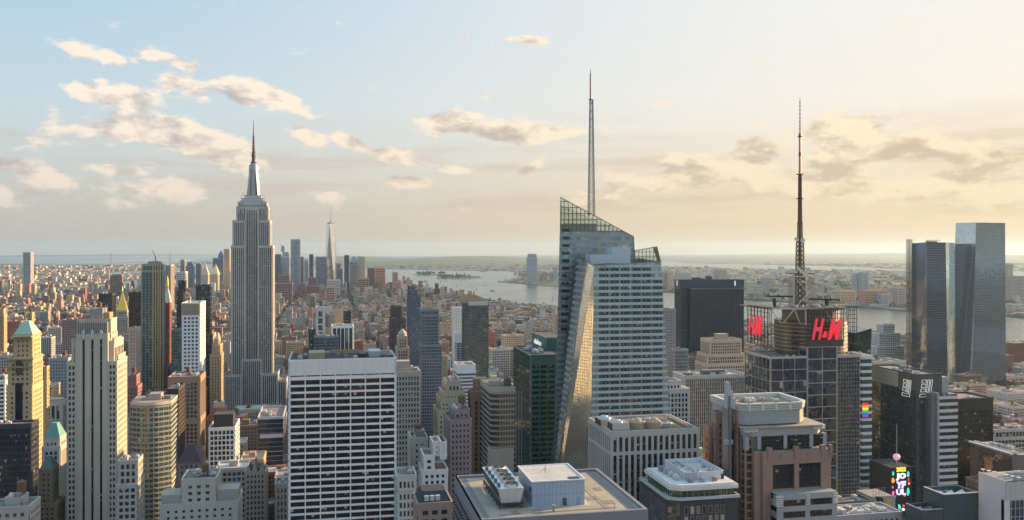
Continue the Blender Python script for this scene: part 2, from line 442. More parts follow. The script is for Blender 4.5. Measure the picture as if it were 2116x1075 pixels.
    def tank(s, u, v, z, r=2.2, h=4.2, leg=3.0):
        t = MB()
        for a in range(4): t.beam((u+r*.7*cos(a*pi/2+.8), v+r*.7*sin(a*pi/2+.8), z-.3), (u+r*.7*cos(a*pi/2+.8), v+r*.7*sin(a*pi/2+.8), z+leg), .14)
        t.frustum((u,v), r*1.05, r*1.05, z+leg-.25, z+leg, 10); t.frustum((u,v), r, r*.96, z+leg, z+leg+h, 12); t.frustum((u,v), r*1.08, .05, z+leg+h, z+leg+h+r*.6, 12)
        s.singles.append(('water_tank', t, None, None, (.16,.095,.055,1), 'wood'))
    def unit(s, u, v, z, w=4, d=3, h=2.2, fans=1):
        t = MB(); t.box(u-w/2, u+w/2, v-d/2, v+d/2, z+.25, z+h)
        for i in range(4): t.box(u-w/2+.1+(w-.5)*(i%2), u-w/2+.4+(w-.5)*(i%2), v-d/2+.1+(d-.5)*(i//2), v-d/2+.4+(d-.5)*(i//2), z-.3, z+.25)
        for i in range(fans): t.frustum((u-w/2+w*(i+.5)/fans, v), min(w/fans, d)*.4, min(w/fans, d)*.36, z+h, z+h+.45, 10)
        s.singles.append(('rooftop_unit', t, None, None, random.choice([(.5,.5,.5,1),(.35,.36,.37,1),(.6,.58,.54,1),(.25,.25,.26,1)]), 'steel'))
    def clutter(s, poly, z, k=4, tanks=0):
        """ducts, fan units, hatches and a stair head on a roof"""
        us = [p[0] for p in poly]; vs = [p[1] for p in poly]; u0, u1, v0, v1 = min(us), max(us), min(vs), max(vs)
        w, d = u1-u0, v1-v0
        for i in range(k):
            u = u0+w*random.uniform(.15,.85); v = v0+d*random.uniform(.15,.8)
            s.unit(u, v, z, random.uniform(.06,.14)*w+1, random.uniform(.06,.14)*d+1, random.uniform(1.2,2.6), random.choice([1,2]))
        for i in range(tanks): s.tank(u0+w*random.uniform(.25,.75), v0+d*random.uniform(.3,.7), z)
    def finish(s):
        for (nm, mat, col), (mb, kind) in s.b.items():
            if nm in SPLIT and not kind:
                for m in mb.pieces(): m.build(nm, mat, s.root, col)
            else: mb.build(nm, mat, s.root, col, kind)
        for it in s.singles:
            if it[2] is None: it[1].build(it[0], it[5], s.root, it[4])
            else:
                o = bpy.data.objects.new(it[0], it[1]); COL.objects.link(o); o.parent = s.root
                o.location = Vector(it[2]) - Vector(s.root.location); o.rotation_euler = (0,0,it[3]); o.color = it[4]
        return s.root

def note(label_short, x0, x1, y0, y1, u0, u1, v0, v1, z):
    LANDMARKS.append((label_short, x0, x1, y0, y1)); BOXES.append((u0, u1, v0, v1, z))

def polyface(gl, fr, pts, bay, fl, mw=.12, mh=.12, proud=.12, band=0.0, bandmb=None, uv0=0):
    """flat glazed polygon at any slope: one glass face, mullions and floor lines clipped to its outline"""
    P = [Vector(p) for p in pts]; nrm = Vector((0,0,0))
    for i in range(len(P)): nrm += (P[i]-P[0]).cross(P[(i+1)%len(P)]-P[0])
    nrm.normalize()
    ax = Vector((0,0,1)).cross(nrm)
    if ax.length < 1e-4: ax = Vector((1,0,0))
    ax.normalize(); ay = nrm.cross(ax)
    O = P[0]; q = [((p-O).dot(ax), (p-O).dot(ay)) for p in P]
    zbase = 0.0
    gl.quad(P, [(x/bay+uv0+100, y/fl+100) for x, y in q])
    xs = [x for x, y in q]; ys = [y for x, y in q]
    def clip(fix, axis):
        hit = []
        for i in range(len(q)):
            a, b = q[i], q[(i+1)%len(q)]
            if (a[axis]-fix)*(b[axis]-fix) <= 0 and abs(a[axis]-b[axis]) > 1e-6:
                f = (fix-a[axis])/(b[axis]-a[axis]); hit.append(a[1-axis]+f*(b[1-axis]-a[1-axis]))
        return (min(hit), max(hit)) if len(hit) >= 2 else None
    def bar(x0, x1, y0, y1, d, mb):
        c = [O+ax*x+ay*y for x, y in ((x0,y0),(x1,y0),(x1,y1),(x0,y1))]; e = [p+nrm*d for p in c]
        mb.quad(e)
        for i in range(4): mb.quad([c[i], c[(i+1)%4], e[(i+1)%4], e[i]])
    if mw:
        k = math.ceil(min(xs)/bay)
        while k*bay < max(xs):
            r = clip(k*bay, 0)
            if r and r[1]-r[0] > .3: bar(k*bay-mw/2, k*bay+mw/2, r[0], r[1], proud, fr)
            k += 1
    k = math.ceil(min(ys)/fl)
    while k*fl < max(ys):
        r = clip(k*fl, 1)
        if r and r[1]-r[0] > .3:
            if mh: bar(r[0], r[1], k*fl-mh/2, k*fl+mh/2, proud*.8, fr)
            if band and k*fl+band < max(ys):
                r2 = clip(k*fl+band, 1)
                if r2: bar(max(r[0],r2[0]), min(r[1],r2[1]), k*fl+.01, k*fl+band, proud*.5, bandmb or fr)
        k += 1
    return O, ax, ay, nrm, q

def panes_on(root, face, bay, fl, y_lo, y_hi, pw, mat, col, off=.1, panes=4, name='window', limit=300, fcol=None):
    """separate windows on a sloping face, one object each"""
    O, ax, ay, nrm, q = face
    ys = [y for x, y in q]; xs = [x for x, y in q]
    g = MB(); w = (bay-pw)/2; h = y_hi-y_lo
    g.quad([(-w,0,0),(w,0,0),(w,h,0),(-w,h,0)], [(0,0),(panes,0),(panes,1),(0,1)])
    for j in range(1, panes):
        x = -w+2*w*j/panes; g.quad([(x-.06,0,.06),(x+.06,0,.06),(x+.06,h,.06),(x-.06,h,.06)], None, 1)
    me = g.mesh(name, [mat, 'steel'])
    def inside(x, y):
        s = None
        for i in range(len(q)):
            a, b = q[i], q[(i+1)%len(q)]; c = (b[0]-a[0])*(y-a[1])-(b[1]-a[1])*(x-a[0])
            if s is None: s = c > 0
            elif (c > 0) != s: return False
        return True
    M = Matrix((ax, ay, nrm)).transposed().to_4x4(); n = 0
    for k in range(math.floor(max(ys)/fl), math.floor(min(ys)/fl)-1, -1):
        for i in range(math.floor(min(xs)/bay), math.ceil(max(xs)/bay)+1):
            cx, y = (i+.5)*bay, k*fl+y_lo
            if all(inside(cx+sx*w*.98, y+yy) for sx in (-1,1) for yy in (0,h)):
                if n >= limit: return
                o = bpy.data.objects.new(name, me); COL.objects.link(o); o.parent = root; o.color = col
                o.matrix_local = Matrix.Translation(O+ax*cx+ay*y+nrm*off-Vector(root.location)) @ M
                n += 1

def lattice(mb, base, half0, half1, z0, z1, n, r, rb=None):
    """square lattice mast: four chords with crossed braces"""
    rb = rb or r*.6; u, v = base
    def c(i, z):
        f = (z-z0)/(z1-z0); h = half0+(half1-half0)*f
        sx, sy = ((-1,-1),(1,-1),(1,1),(-1,1))[i%4]; return (u+sx*h, v+sy*h, z)
    for i in range(4):
        mb.beam(c(i,z0), c(i,z1), r)
        for k in range(n):
            za, zb = z0+(z1-z0)*k/n, z0+(z1-z0)*(k+1)/n
            mb.beam(c(i,za), c(i+1,zb), rb); mb.beam(c(i+1,za), c(i,zb), rb); mb.beam(c(i,zb), c(i+1,zb), rb)

def text_mesh(body, size, font_bold=0.0, shear=0.0, depth=.3, sx=1.0):
    """letters as a solid mesh, width normalised by the caller"""
    c = bpy.data.curves.new('lettering', 'FONT'); c.body = body; c.size = size; c.align_x = 'CENTER'; c.align_y = 'CENTER'
    c.extrude = depth; c.offset = font_bold; c.shear = shear; c.resolution_u = 2
    o = bpy.data.objects.new('lettering', c); COL.objects.link(o)
    dg = bpy.context.evaluated_depsgraph_get(); me = bpy.data.meshes.new_from_object(o.evaluated_get(dg))
    bpy.data.objects.remove(o); bpy.data.curves.remove(c)
    me.materials.clear()
    return me
def put_text(name, parent, me, mat, loc, ang, width=None, height=None, col=None):
    """stand the letters upright; ang turns them about z (0 = read from uptown)"""
    xs = [v.co.x for v in me.vertices]; ys = [v.co.y for v in me.vertices]
    w, h = max(xs)-min(xs), max(ys)-min(ys); cx, cy = (max(xs)+min(xs))/2, (max(ys)+min(ys))/2
    kx = width/w if width else 1; ky = height/h if height else kx
    if not width: kx = ky
    for v in me.vertices: v.co = ((v.co.x-cx)*kx, -v.co.z, (v.co.y-cy)*ky)
    me.flip_normals() if False else None
    me.materials.append(MATS[mat]); o = bpy.data.objects.new(name, me); COL.objects.link(o)
    o.parent = parent; r = parent
    while r.parent is not None: r = r.parent
    o.location = Vector(loc)-Vector(r.location); o.rotation_euler = (0,0,ang)
    if col: o.color = col
    return o
# ------------------------------------------------------------------ the setting
def ground_material():
    m, n, p = material('asphalt')
    co = n.node('ShaderNodeTexCoord').outputs['Object']
    k = n.noise(co, .02, 6, .6); f = n.noise(co, .4, 4, .6)
    c = n.mix(k, (.045,.045,.048,1), (.085,.08,.078,1)); c = n.mix(n.m('MULTIPLY', f, .5), c, (.11,.105,.10,1))
    n.link(c, p.inputs['Base Color']); p.inputs['Roughness'].default_value = .92
    m, n, p = material('far_land')
    co = n.node('ShaderNodeTexCoord').outputs['Object']
    a = n.noise(co, .0016, 5, .6); b = n.noise(co, .012, 5, .7); d = n.node('ShaderNodeTexVoronoi'); n.link(co, d.inputs[0]); d.inputs['Scale'].default_value = .011
    c = n.mix(n.smooth(a, .42, .60), (.05,.062,.032,1), (.16,.145,.125,1))
    c = n.mix(n.smooth(b, .55, .75), c, (.30,.27,.24,1)); c = n.mix(.35, c, n.mix(1.0, c, d.outputs[1], 'MULTIPLY'))
    n.link(c, p.inputs['Base Color']); p.inputs['Roughness'].default_value = .95
    m, n, p = material('wooded')
    co = n.node('ShaderNodeTexCoord').outputs['Object']
    a = n.noise(co, .004, 6, .65); b = n.noise(co, .02, 4, .6)
    c = n.mix(n.smooth(a, .35, .65), (.035,.055,.022,1), (.09,.10,.045,1)); c = n.mix(n.smooth(b, .62, .8), c, (.24,.22,.19,1))
    n.link(c, p.inputs['Base Color']); p.inputs['Roughness'].default_value = .95
    m, n, p = material('water')
    co = n.node('ShaderNodeTexCoord').outputs['Object']
    p.inputs['Base Color'].default_value = (.055,.075,.075,1); p.inputs['Roughness'].default_value = .22; p.inputs['IOR'].default_value = 1.33
    w = n.noise(n.vm('MULTIPLY', co, (1,.55,1)), .03, 6, .65); w2 = n.noise(co, .0022, 4, .6)
    b = n.node('ShaderNodeBump'); b.inputs['Distance'].default_value = 3.0; b.inputs['Strength'].default_value = .28
    n.link(w, b.inputs['Height']); n.link(b.outputs[0], p.inputs['Normal'])
    n.put(p.inputs['Roughness'], n.m('MULTIPLY_ADD', w2, .25, .12))
ground_material()

def sheet(name, pts, z, mat, thick=6.0):
    m = MB(); m.quad([(x,y,z) for x,y in pts])
    for i in range(len(pts)):
        a, b = pts[i], pts[(i+1)%len(pts)]; m.quad([(a[0],a[1],z-thick),(b[0],b[1],z-thick),(b[0],b[1],z),(a[0],a[1],z)])
    o = m.build(name, mat); o['kind'] = 'structure'; return o
def ccw(pts):
    s = sum(pts[i][0]*pts[(i+1)%len(pts)][1]-pts[(i+1)%len(pts)][0]*pts[i][1] for i in range(len(pts)))
    return pts if s > 0 else pts[::-1]
R = 41000.0
disc = [(R*cos(2*pi*i/96), R*sin(2*pi*i/96)) for i in range(96)]
sheet('water', disc, 0.0, 'water')
MANH = ccw([LL(*p) for p in [(40.79,-73.981),(40.7700,-73.9960),(40.7642,-74.0010),(40.7570,-74.0050),(40.7490,-74.0090),(40.7415,-74.0102),(40.7290,-74.0115),(40.7170,-74.0170),(40.7050,-74.0190),(40.7005,-74.0155),(40.7008,-74.0115),(40.7085,-73.9985),(40.7098,-73.9905),(40.7105,-73.9770),(40.7280,-73.9715),(40.7350,-73.9740),(40.7435,-73.9710),(40.7490,-73.9675),(40.758,-73.9585),(40.785,-73.940)]])
sheet('ground', MANH, GZ-.3, 'asphalt', 14)
BROOK = ccw([LL(*p) for p in [(40.79,-73.93),(40.7380,-73.9620),(40.7200,-73.9650),(40.7120,-73.9690),(40.7040,-73.9750),(40.7045,-73.9900),(40.6970,-74.0000),(40.6750,-74.0180),(40.6660,-74.0050),(40.6550,-74.0220),(40.6400,-74.0370),(40.6090,-74.0370),(40.575,-74.01),(40.57,-73.85),(40.60,-73.70),(40.79,-73.72)]])
sheet('terrain', BROOK, 7.0, 'far_land', 12)
NJ = ccw([LL(*p) for p in [(40.80,-73.99),(40.7690,-74.0180),(40.7560,-74.0240),(40.7440,-74.0240),(40.7350,-74.0270),(40.7270,-74.0310),(40.7160,-74.0320),(40.7125,-74.0335),(40.7085,-74.0350),(40.7060,-74.0400),(40.6935,-74.0560),(40.6830,-74.0650),(40.6780,-74.0620),(40.6640,-74.0580),(40.6620,-74.0660),(40.6600,-74.0700),(40.6560,-74.0480),(40.6530,-74.0500),(40.6500,-74.0850),(40.6450,-74.1000),(40.6440,-74.1180),(40.6700,-74.1120),(40.6950,-74.1020),(40.715,-74.105),(40.735,-74.085),(40.745,-74.09),(40.73,-74.12),(40.705,-74.125),(40.690,-74.142),(40.660,-74.150),(40.6420,-74.170),(40.615,-74.20),(40.53,-74.25),(40.48,-74.28),(40.45,-74.40),(40.60,-74.47),(40.85,-74.45),(40.90,-74.05)]])
sheet('terrain', NJ, 5.0, 'far_land', 12)
SI = ccw([LL(*p) for p in [(40.6440,-74.0720),(40.6270,-74.0730),(40.6060,-74.0520),(40.585,-74.066),(40.54,-74.13),(40.50,-74.25),(40.55,-74.22),(40.61,-74.20),(40.640,-74.17),(40.645,-74.12),(40.648,-74.09)]])
sheet('terrain', SI, 5.0, 'wooded', 12)
def islet(name, cen, lx, ly, ang, z, mat, k=20, seed=1):
    rnd = random.Random(seed); c = LL(*cen); pts = []
    for i in range(k):
        a = 2*pi*i/k; r = 1+rnd.uniform(-.12,.12); x, y = lx*cos(a)*r, ly*sin(a)*r
        pts.append((c[0]+x*cos(ang)-y*sin(ang), c[1]+x*sin(ang)+y*cos(ang)))
    return sheet(name, pts, z, mat, 8), c
islet('islet', (40.6895,-74.0448), 190, 95, .2, 4.0, 'wooded', seed=2)
islet('islet', (40.6992,-74.0398), 230, 150, .3, 4.0, 'far_land', seed=3)
islet('islet', (40.6890,-74.0180), 650, 330, .9, 4.0, 'wooded', seed=4)
def ridge(name, a, b, width, h, seed, mat='wooded', n=60):
    rnd = random.Random(seed); a, b = LL(*a), LL(*b); m = MB(); d = Vector((b[0]-a[0], b[1]-a[1])); L = d.length; d.normalize(); q = Vector((-d.y, d.x))
    ph = [rnd.uniform(0,6.3) for _ in range(5)]
    def hh(s): 
        e = max(0.0, sin(pi*s))**.55
        return h*e*(.72+.13*sin(9*s+ph[0])+.09*sin(21*s+ph[1])+.05*sin(47*s+ph[2])+.03*sin(90*s+ph[3]))
    prof = [(-.5,0),(-.3,.45),(-.12,.88),(0,1),(.14,.85),(.32,.4),(.5,0)]
    rows = []
    for i in range(n+1):
        s = i/n; c = Vector(a)+d*L*s
        rows.append([(c.x+q.x*w*width, c.y+q.y*w*width, 4.5+hh(s)*f*(1+.06*sin(i*1.7+j))) for j, (w, f) in enumerate(prof)])
    for i in range(n):
        for j in range(6): m.quad([rows[i][j], rows[i+1][j], rows[i+1][j+1], rows[i][j+1]][::-1])
    o = m.build(name, mat); o['kind'] = 'structure'
    for p in o.data.polygons: p.use_smooth = True
ridge('hills', (40.652,-74.075), (40.555,-74.20), 4200, 118, 3)
ridge('hills', (40.60,-74.085), (40.53,-74.17), 3000, 95, 5)
ridge('hills', (40.40,-74.02), (40.36,-74.30), 3000, 80, 6)
ridge('hills', (40.42,-73.90), (40.40,-74.06), 2500, 52, 16)
ridge('hills', (40.60,-74.42), (40.82,-74.30), 3500, 150, 8)
ridge('hills', (40.50,-74.45), (40.66,-74.44), 3000, 120, 9)
ridge('hills', (40.775,-74.012), (40.725,-74.062), 700, 42, 10, 'wooded')
ridge('hills', (40.655,-73.99), (40.62,-74.02), 1500, 38, 11, 'far_land')
# ------------------------------------------------------------------ landmarks built one by one
LIME = (.41,.385,.36,1); WHITE = (.66,.65,.63,1); DARK = (.022,.025,.032,1)

def cz(x, y, v): return ZP(y, U(x, v), v)
def R_(x0, x1, v0, v1, v=None): return rect(U(x0, v or v0), U(x1, v or v0), v0, v1)

def empire():
    v = 1272.0; uc = U(521, v)
    b = Bld('art_deco_skyscraper', 'tallest limestone skyscraper with stepped crown, silver mast and antenna spire', (uc, v+25, GZ), LIME, (.03,.035,.045,1), spc=(.15,.15,.155,1), cat='skyscraper')
    sp = S(bay=2.55, fl=3.7, pw=1.15, sh=1.3, pp=.7, sp=.12, top=2.5, corner=1.5)
    z = lambda y: ZP(y, uc, v)
    def blk(x0, x1, y0, y1, dv, dep, **k): b.block(rect(U(x0,v), U(x1,v), v+dv, v+dv+dep), z(y0) if y0 else GZ, z(y1), sp, **k)
    blk(449, 465, 0, 797, -10, 50); blk(574, 592, 0, 787, -10, 50)
    blk(464.5, 574.5, 0, 845, -14, 62)
    blk(464.8, 500, 845, 773, -9, 56); blk(541, 574.2, 845, 773, -9, 56)
    blk(478, 507, 845, 509, 0, 44); blk(533, 563, 845, 509, 0, 44)
    blk(481, 507.5, 509, 457, 2, 40); blk(532.5, 557, 509, 457, 2, 40)
    blk(506.4, 533.6, 745, 431, 6, 34); blk(500, 541, 845, 743, -3, 10)
    blk(488, 553, 457, 428, 8, 30); blk(491, 550, 428, 420, 9.5, 27)
    for x in (492, 501, 540, 549): b.mb('finial', 'stone', LIME).box(U(x,v)-1.1, U(x,v)+1.1, v+7, v+9.4, z(440), z(417))
    m = b.mb('crown_step', 'metal', (.50,.52,.56,1))
    for (x0, x1, ya, yb, dv) in ((494,547,420,414,11),(498,543,414,408.5,13),(503,538,408.5,402,15)):
        m.box(U(x0,v), U(x1,v), v+dv, v+50-dv, z(ya), z(yb)-.8)
        b.mb('crown_edge', 'metal', (.30,.33,.40,1)).box(U(x0,v)-.5, U(x1,v)+.5, v+dv-.5, v+50-dv+.5, z(yb)-.8, z(yb))
    vc = v+24; c = (uc, vc)
    a = b.mb('mast', 'metal', (.34,.35,.37,1)); a.frustum(c, 7.0, 5.6, z(402), z(350), 16); a.frustum(c, 6.6, 6.0, z(350), z(338), 16); a.frustum(c, 5.2, 2.6, z(338), z(332), 16)
    for k in range(16): 
        t = 2*pi*k/16; a.beam((uc+7.0*cos(t), vc+7.0*sin(t), z(402)), (uc+5.7*cos(t), vc+5.7*sin(t), z(350)), .45)
    w = b.mb('mast_wing', 'metal', (.42,.42,.42,1))
    for t in range(4):
        d = Vector((cos(t*pi/2+pi/4), sin(t*pi/2+pi/4))); q = Vector((-d.y, d.x))*1.5
        for (r0, r1, ya, yb) in ((10.6,9.8,402,388),(9.6,8.4,388,368),(8.2,6.8,368,352)):
            P = [(uc+d.x*rr+q.x*s, vc+d.y*rr+q.y*s, zz) for zz, rr in ((z(ya),r0),(z(yb),r1)) for s in (-1,1)]; I = [(uc+q.x*s, vc+q.y*s, zz) for zz in (z(ya),z(yb)) for s in (-1,1)]
            w.quad([P[0],P[1],P[3],P[2]]); w.quad([I[0],P[0],P[2],I[2]]); w.quad([P[1],I[1],I[3],P[3]]); w.quad([P[2],P[3],I[3],I[2]])
    an = b.mb('antenna', 'steel', (.11,.075,.06,1))
    sh = [(333,2.6),(319,2.3),(318.9,1.9),(304,1.7),(303.9,1.35),(279,1.0),(278.9,.75),(243,.3)]
    rings = [[(uc+r_*cos(pi*i/4), vc+r_*sin(pi*i/4), z(y_)) for i in range(8)] for y_, r_ in sh]
    base = len(an.v)
    for rg_ in rings: an.v.extend(rg_)
    for q in range(len(rings)-1):
        for i in range(8): j = (i+1)%8; an.f.append((base+q*8+i, base+q*8+j, base+q*8+8+j, base+q*8+8+i)); an.uv.extend([(0,0)]*4); an.mi.append(0)
    for (y, r) in ((333,4.2),(319,3.4),(313,2.6),(304,2.6),(299,2.2),(293,2.0),(288,2.0),(283,1.7),(279,1.8)): b.mb('antenna_ring', 'steel', (.10,.07,.055,1)).frustum(c, r, r, z(y), z(y)+.9, 10)
    for k in range(8): b.mb('aerial', 'steel', (.10,.07,.055,1)).beam((uc+2.6*cos(k), vc+2.6*sin(k), z(326)+k*1.2), (uc+2.6*cos(k), vc+2.6*sin(k), z(318)+k*1.2), .22)
    for (x, y) in ((500,404),(542,404),(497,414),(545,414),(508,402),(535,402)): b.mb('aerial', 'steel', (.12,.10,.08,1)).beam((U(x,v), v+16, z(y)), (U(x,v), v+16, z(y)+random.uniform(4,9)), .25)
    b.finish(); note('the tallest limestone skyscraper', 450, 590, 242, 850, U(449,v), U(592,v), v-14, v+60, z(420))

def grace():
    v = 520.0; u0, u1 = U(597,v), U(818,v); uc = (u0+u1)/2; zt = cz(708,741,v); zlo = 88.0
    b = Bld('white_slab_tower', 'white travertine slab tower with dark ribbon windows in seven bays', (uc, v+18, GZ), (.66,.655,.645,1), (.022,.022,.028,1), gmat='plain_glass', cat='skyscraper', roofc=(.27,.25,.22,1), wparts=lambda n: n[1] < -.5)
    poly = rect(u0, u1, v, v+38); bay = (u1-u0-1.2)/7
    sp = S(bay=bay, fl=3.88, pw=.62, sh=1.22, pp=.62, sp=.42, top=0, corner=.6, panes=5)
    side = S(bay=5.0, fl=3.88, pw=.6, sh=1.22, pp=.55, sp=.40, top=0, corner=.8)
    zs = zt-11.9; n = round((zs-zlo)/3.88); zlo = zs-n*3.88
    b.block(poly, zlo, zs, sp, roof=False, sides={1: side, 3: side})
    b.wparts = False
    b.block(poly, GZ, zlo, sp, roof=False, sides={1: side, 3: side})
    b.mb('core', 'stone', (.05,.05,.05,1)).prism(inset(poly,.3), zs-.1, zt-.6)
    b.W().obox((u0,v), (1,0), (0,-1), u1-u0, zs, zs+2.0, -1, .42)
    for i in range(8): b.W().obox((u0+.6+i*bay-.31, v), (1,0), (0,-1), .62, zs, zt, -.3, .62)
    pm = MB(); pm.obox((-bay/2+.33,0), (1,0), (0,-1), bay-.66, 0, 9.2, -.3, .38); me = pm.mesh('panel', ['stone'])
    for i in range(7): b.singles.append(('panel', me, (u0+.6+(i+.5)*bay, v, zt-9.2), 0, (.74+.03*random.random(),.735,.715,1)))
    for i in (1,2,3): b.facade(poly[i], poly[(i+1)%4], zs, zt, None)
    b.mb('roof', 'gravel', b.roofc).quad([(p[0],p[1],zt-.9) for p in poly]); b.parapet(poly, zt-.7, .7)
    rz = zt-.9
    b.bulk(U(637,v), U(671,v), v+5, v+20, rz, 4.0, (.33,.29,.20,1), 'penthouse'); b.bulk(U(601,v), U(633,v), v+33, v+34, rz, 3.2, (.45,.27,.14,1), 'screen_wall')
    b.bulk(U(680,v), U(745,v), v+31, v+32, rz, 2.6, (.40,.26,.15,1), 'screen_wall'); b.bulk(U(743,v), U(757,v), v+9, v+26, rz, 2.4, (.05,.05,.055,1), 'louvre_house', 'steel')
    b.bulk(U(764,v), U(789,v), v+10, v+24, rz, 3.6, (.36,.43,.42,1), 'tank_house', 'panel'); b.bulk(U(790,v), U(812,v), v+6, v+30, rz, 1.6, (.07,.07,.075,1), 'louvre_house', 'steel')
    b.tank(U(631,v), v+26, rz, 2.0, 3.2, 1.5)
    for k in range(7): b.unit(U(random.choice([612,618,690,700,712,725,735]),v)+k*.5, v+6+k*3, rz, 2.4, 2.0, 1.5)
    for x in (674, 703, 708): b.mb('roof_pole', 'steel', (.05,.05,.05,1)).beam((U(x,v), v+8, rz), (U(x,v), v+8, rz+5), .16)
    b.mb('gantry', 'steel', (.55,.53,.50,1)).beam((u1-2, v+1, rz+2.2), (u1-2, v+36, rz+2.2), .2)
    for k in range(6): b.mb('gantry', 'steel', (.55,.53,.50,1)).beam((u1-8, v+4+k*6, rz), (u1-2, v+4+k*6, rz+2.2), .14)
    b.finish(); note('the white slab tower', 597, 818, 730, 1075, u0, u1, v, v+38, zt)

def fifth():
    v = 640.0; uc = U(190,v); z = lambda y: ZP(y, uc, v)
    st = (.40,.375,.31,1)
    b = Bld('ribbed_stone_tower', 'tall cream stone tower with three dark vertical window strips and ribbed crown', (uc, v+25, GZ), st, (.02,.022,.03,1), cat='skyscraper', wparts=lambda n: n[1] < -.5)
    xs = [157,170.2,175.0,188.4,193.2,206.4,211.2,223]
    core = b.mb('glazing', 'plain_glass', (.006,.006,.009,1), 'stuff'); core.prism(rect(U(158,v),U(222.4,v),v+1.2,v+26), 60, z(690), cap=False, uvs=(2,3.6))
    for i in range(0, 8, 2): b.W().box(U(xs[i],v), U(xs[i+1],v), v, v+8, GZ, z(690))
    b.W().box(U(157.5,v), U(222.8,v), v+2.5, v+28, GZ, z(690)-.5); b.W().box(U(157.2,v), U(222.8,v), v+.2, v+3, z(699), z(690)-.2)
    g = b.mb('finial', 'stone', (.55,.53,.48,1))
    for x in (172.5,190.9,208.9):
        g.box(U(x,v)-.75, U(x,v)+.75, v-.5, v+.5, z(700), z(688)); g.hip(rect(U(x,v)-1.1, U(x,v)+1.1, v-.7, v+.7), z(688), [(U(x,v), v)], z(680)); g.hip(rect(U(x,v)-.75,U(x,v)+.75,v-.5,v+.5)[::-1], z(700), [(U(x,v),v-.1)], z(703))
    cr = b.mb('crown', 'copper', (.17,.165,.145,1)); cr.prism(rect(U(159,v),U(221,v),v+1.2,v+25), z(690), z(667))
    rb = b.mb('crown_rib', 'stone', (.40,.39,.36,1))
    for k in range(17):
        x = 159.5+k*61/16; rb.box(U(x,v)-.22, U(x,v)+.22, v+.7, v+1.3, z(690), z(666.4))
    b.block(rect(U(157,v), U(223,v)+.5, v+5, VF(U(223,v)+.5,240)), z(760), z(664), S(bay=3.6, fl=4, pw=2.2, sh=2.2, top=8, corner=2.2)); b.wparts = False
    b.block(rect(U(220,v), U(223,v)+2.2, v+8, VF(U(223,v)+2.2,250)), GZ, z(706), S(bay=3.4, fl=3.7, pw=1.8, sh=1.6, top=4, corner=1.6))
    b.block(rect(U(220,v), U(223,v)+4.0, v+10, VF(U(223,v)+4.0,258)), GZ, z(742), S(bay=3.4, fl=3.7, pw=1.8, sh=1.6, top=4, corner=1.6))
    b.wparts = lambda n: n[1] < -.5
    ws = S(bay=2.35, fl=4.1, pw=.85, sh=1.6, top=1.6, corner=.55, panes=2)
    zs = 70
    for (x0, x1, y, dv, dep) in ((138,157,751,.8,40),(223,240.5,751,.8,30)):
        b.block(rect(U(x0,v)+(.06 if x0 < 200 else 0), U(x1,v), v+dv, v+dv+dep), zs, z(y), ws, sides={1: S(bay=3.4, fl=4.1, pw=1.8, sh=1.6, top=2, corner=1.2)})
    b.wparts = False
    b.block(rect(U(146,v), U(157,v), v+3, v+30), z(751), z(705), S(bay=4.2, fl=8, pw=1.2, sh=.8, top=4, corner=.9))
    b.block(rect(U(223,v), U(233,v), v+3, v+30), z(751), z(709), S(bay=4.2, fl=8, pw=1.2, sh=.8, top=4, corner=.9))
    b.W().box(U(138,v), U(240,v), v+1, v+40, GZ, zs+.5)
    t = b.mb('roof_frame', 'steel', (.30,.24,.19,1)); zz = z(667)
    for i in range(5):
        for j in range(2):
            a = (U(160+i*14,v), v+3+j*15); t.beam((a[0],a[1],zz), (a[0],a[1],zz+5), .22)
    for j in range(2): t.beam((U(160,v), v+3+j*15, zz+5), (U(216,v), v+3+j*15, zz+5), .25); t.beam((U(180,v), v+3+j*15, zz+2.6), (U(216,v), v+3+j*15, zz+2.6), .16)
    b.bulk(U(180,v), U(206,v), v+8, v+20, zz, 9, (.26,.27,.30,1), 'penthouse', 'panel'); b.bulk(U(206,v), U(219,v), v+10, v+20, zz, 6, (.42,.27,.15,1), 'brick_house')
    b.bulk(U(160,v), U(178,v), v+12, v+20, zz, 4.5, (.25,.24,.24,1), 'louvre_house', 'panel'); b.tank(U(195,v), v+14, zz+9, 1.6, 2.4, 1)
    for k in range(4): b.unit(U(165+k*12,v), v+7+k*3, zz, 2.5, 2, 1.6)
    for x in (208,213): t.beam((U(x,v), v+12, zz+5), (U(x,v), v+12, zz+11), .3)
    t.beam((U(208,v), v+12, zz+11), (U(213,v), v+12, zz+11), .3)
    b.finish(); note('the cream stone tower with dark strips', 138, 258, 640, 1075, U(138,v), U(258,v), v, v+55, z(664))

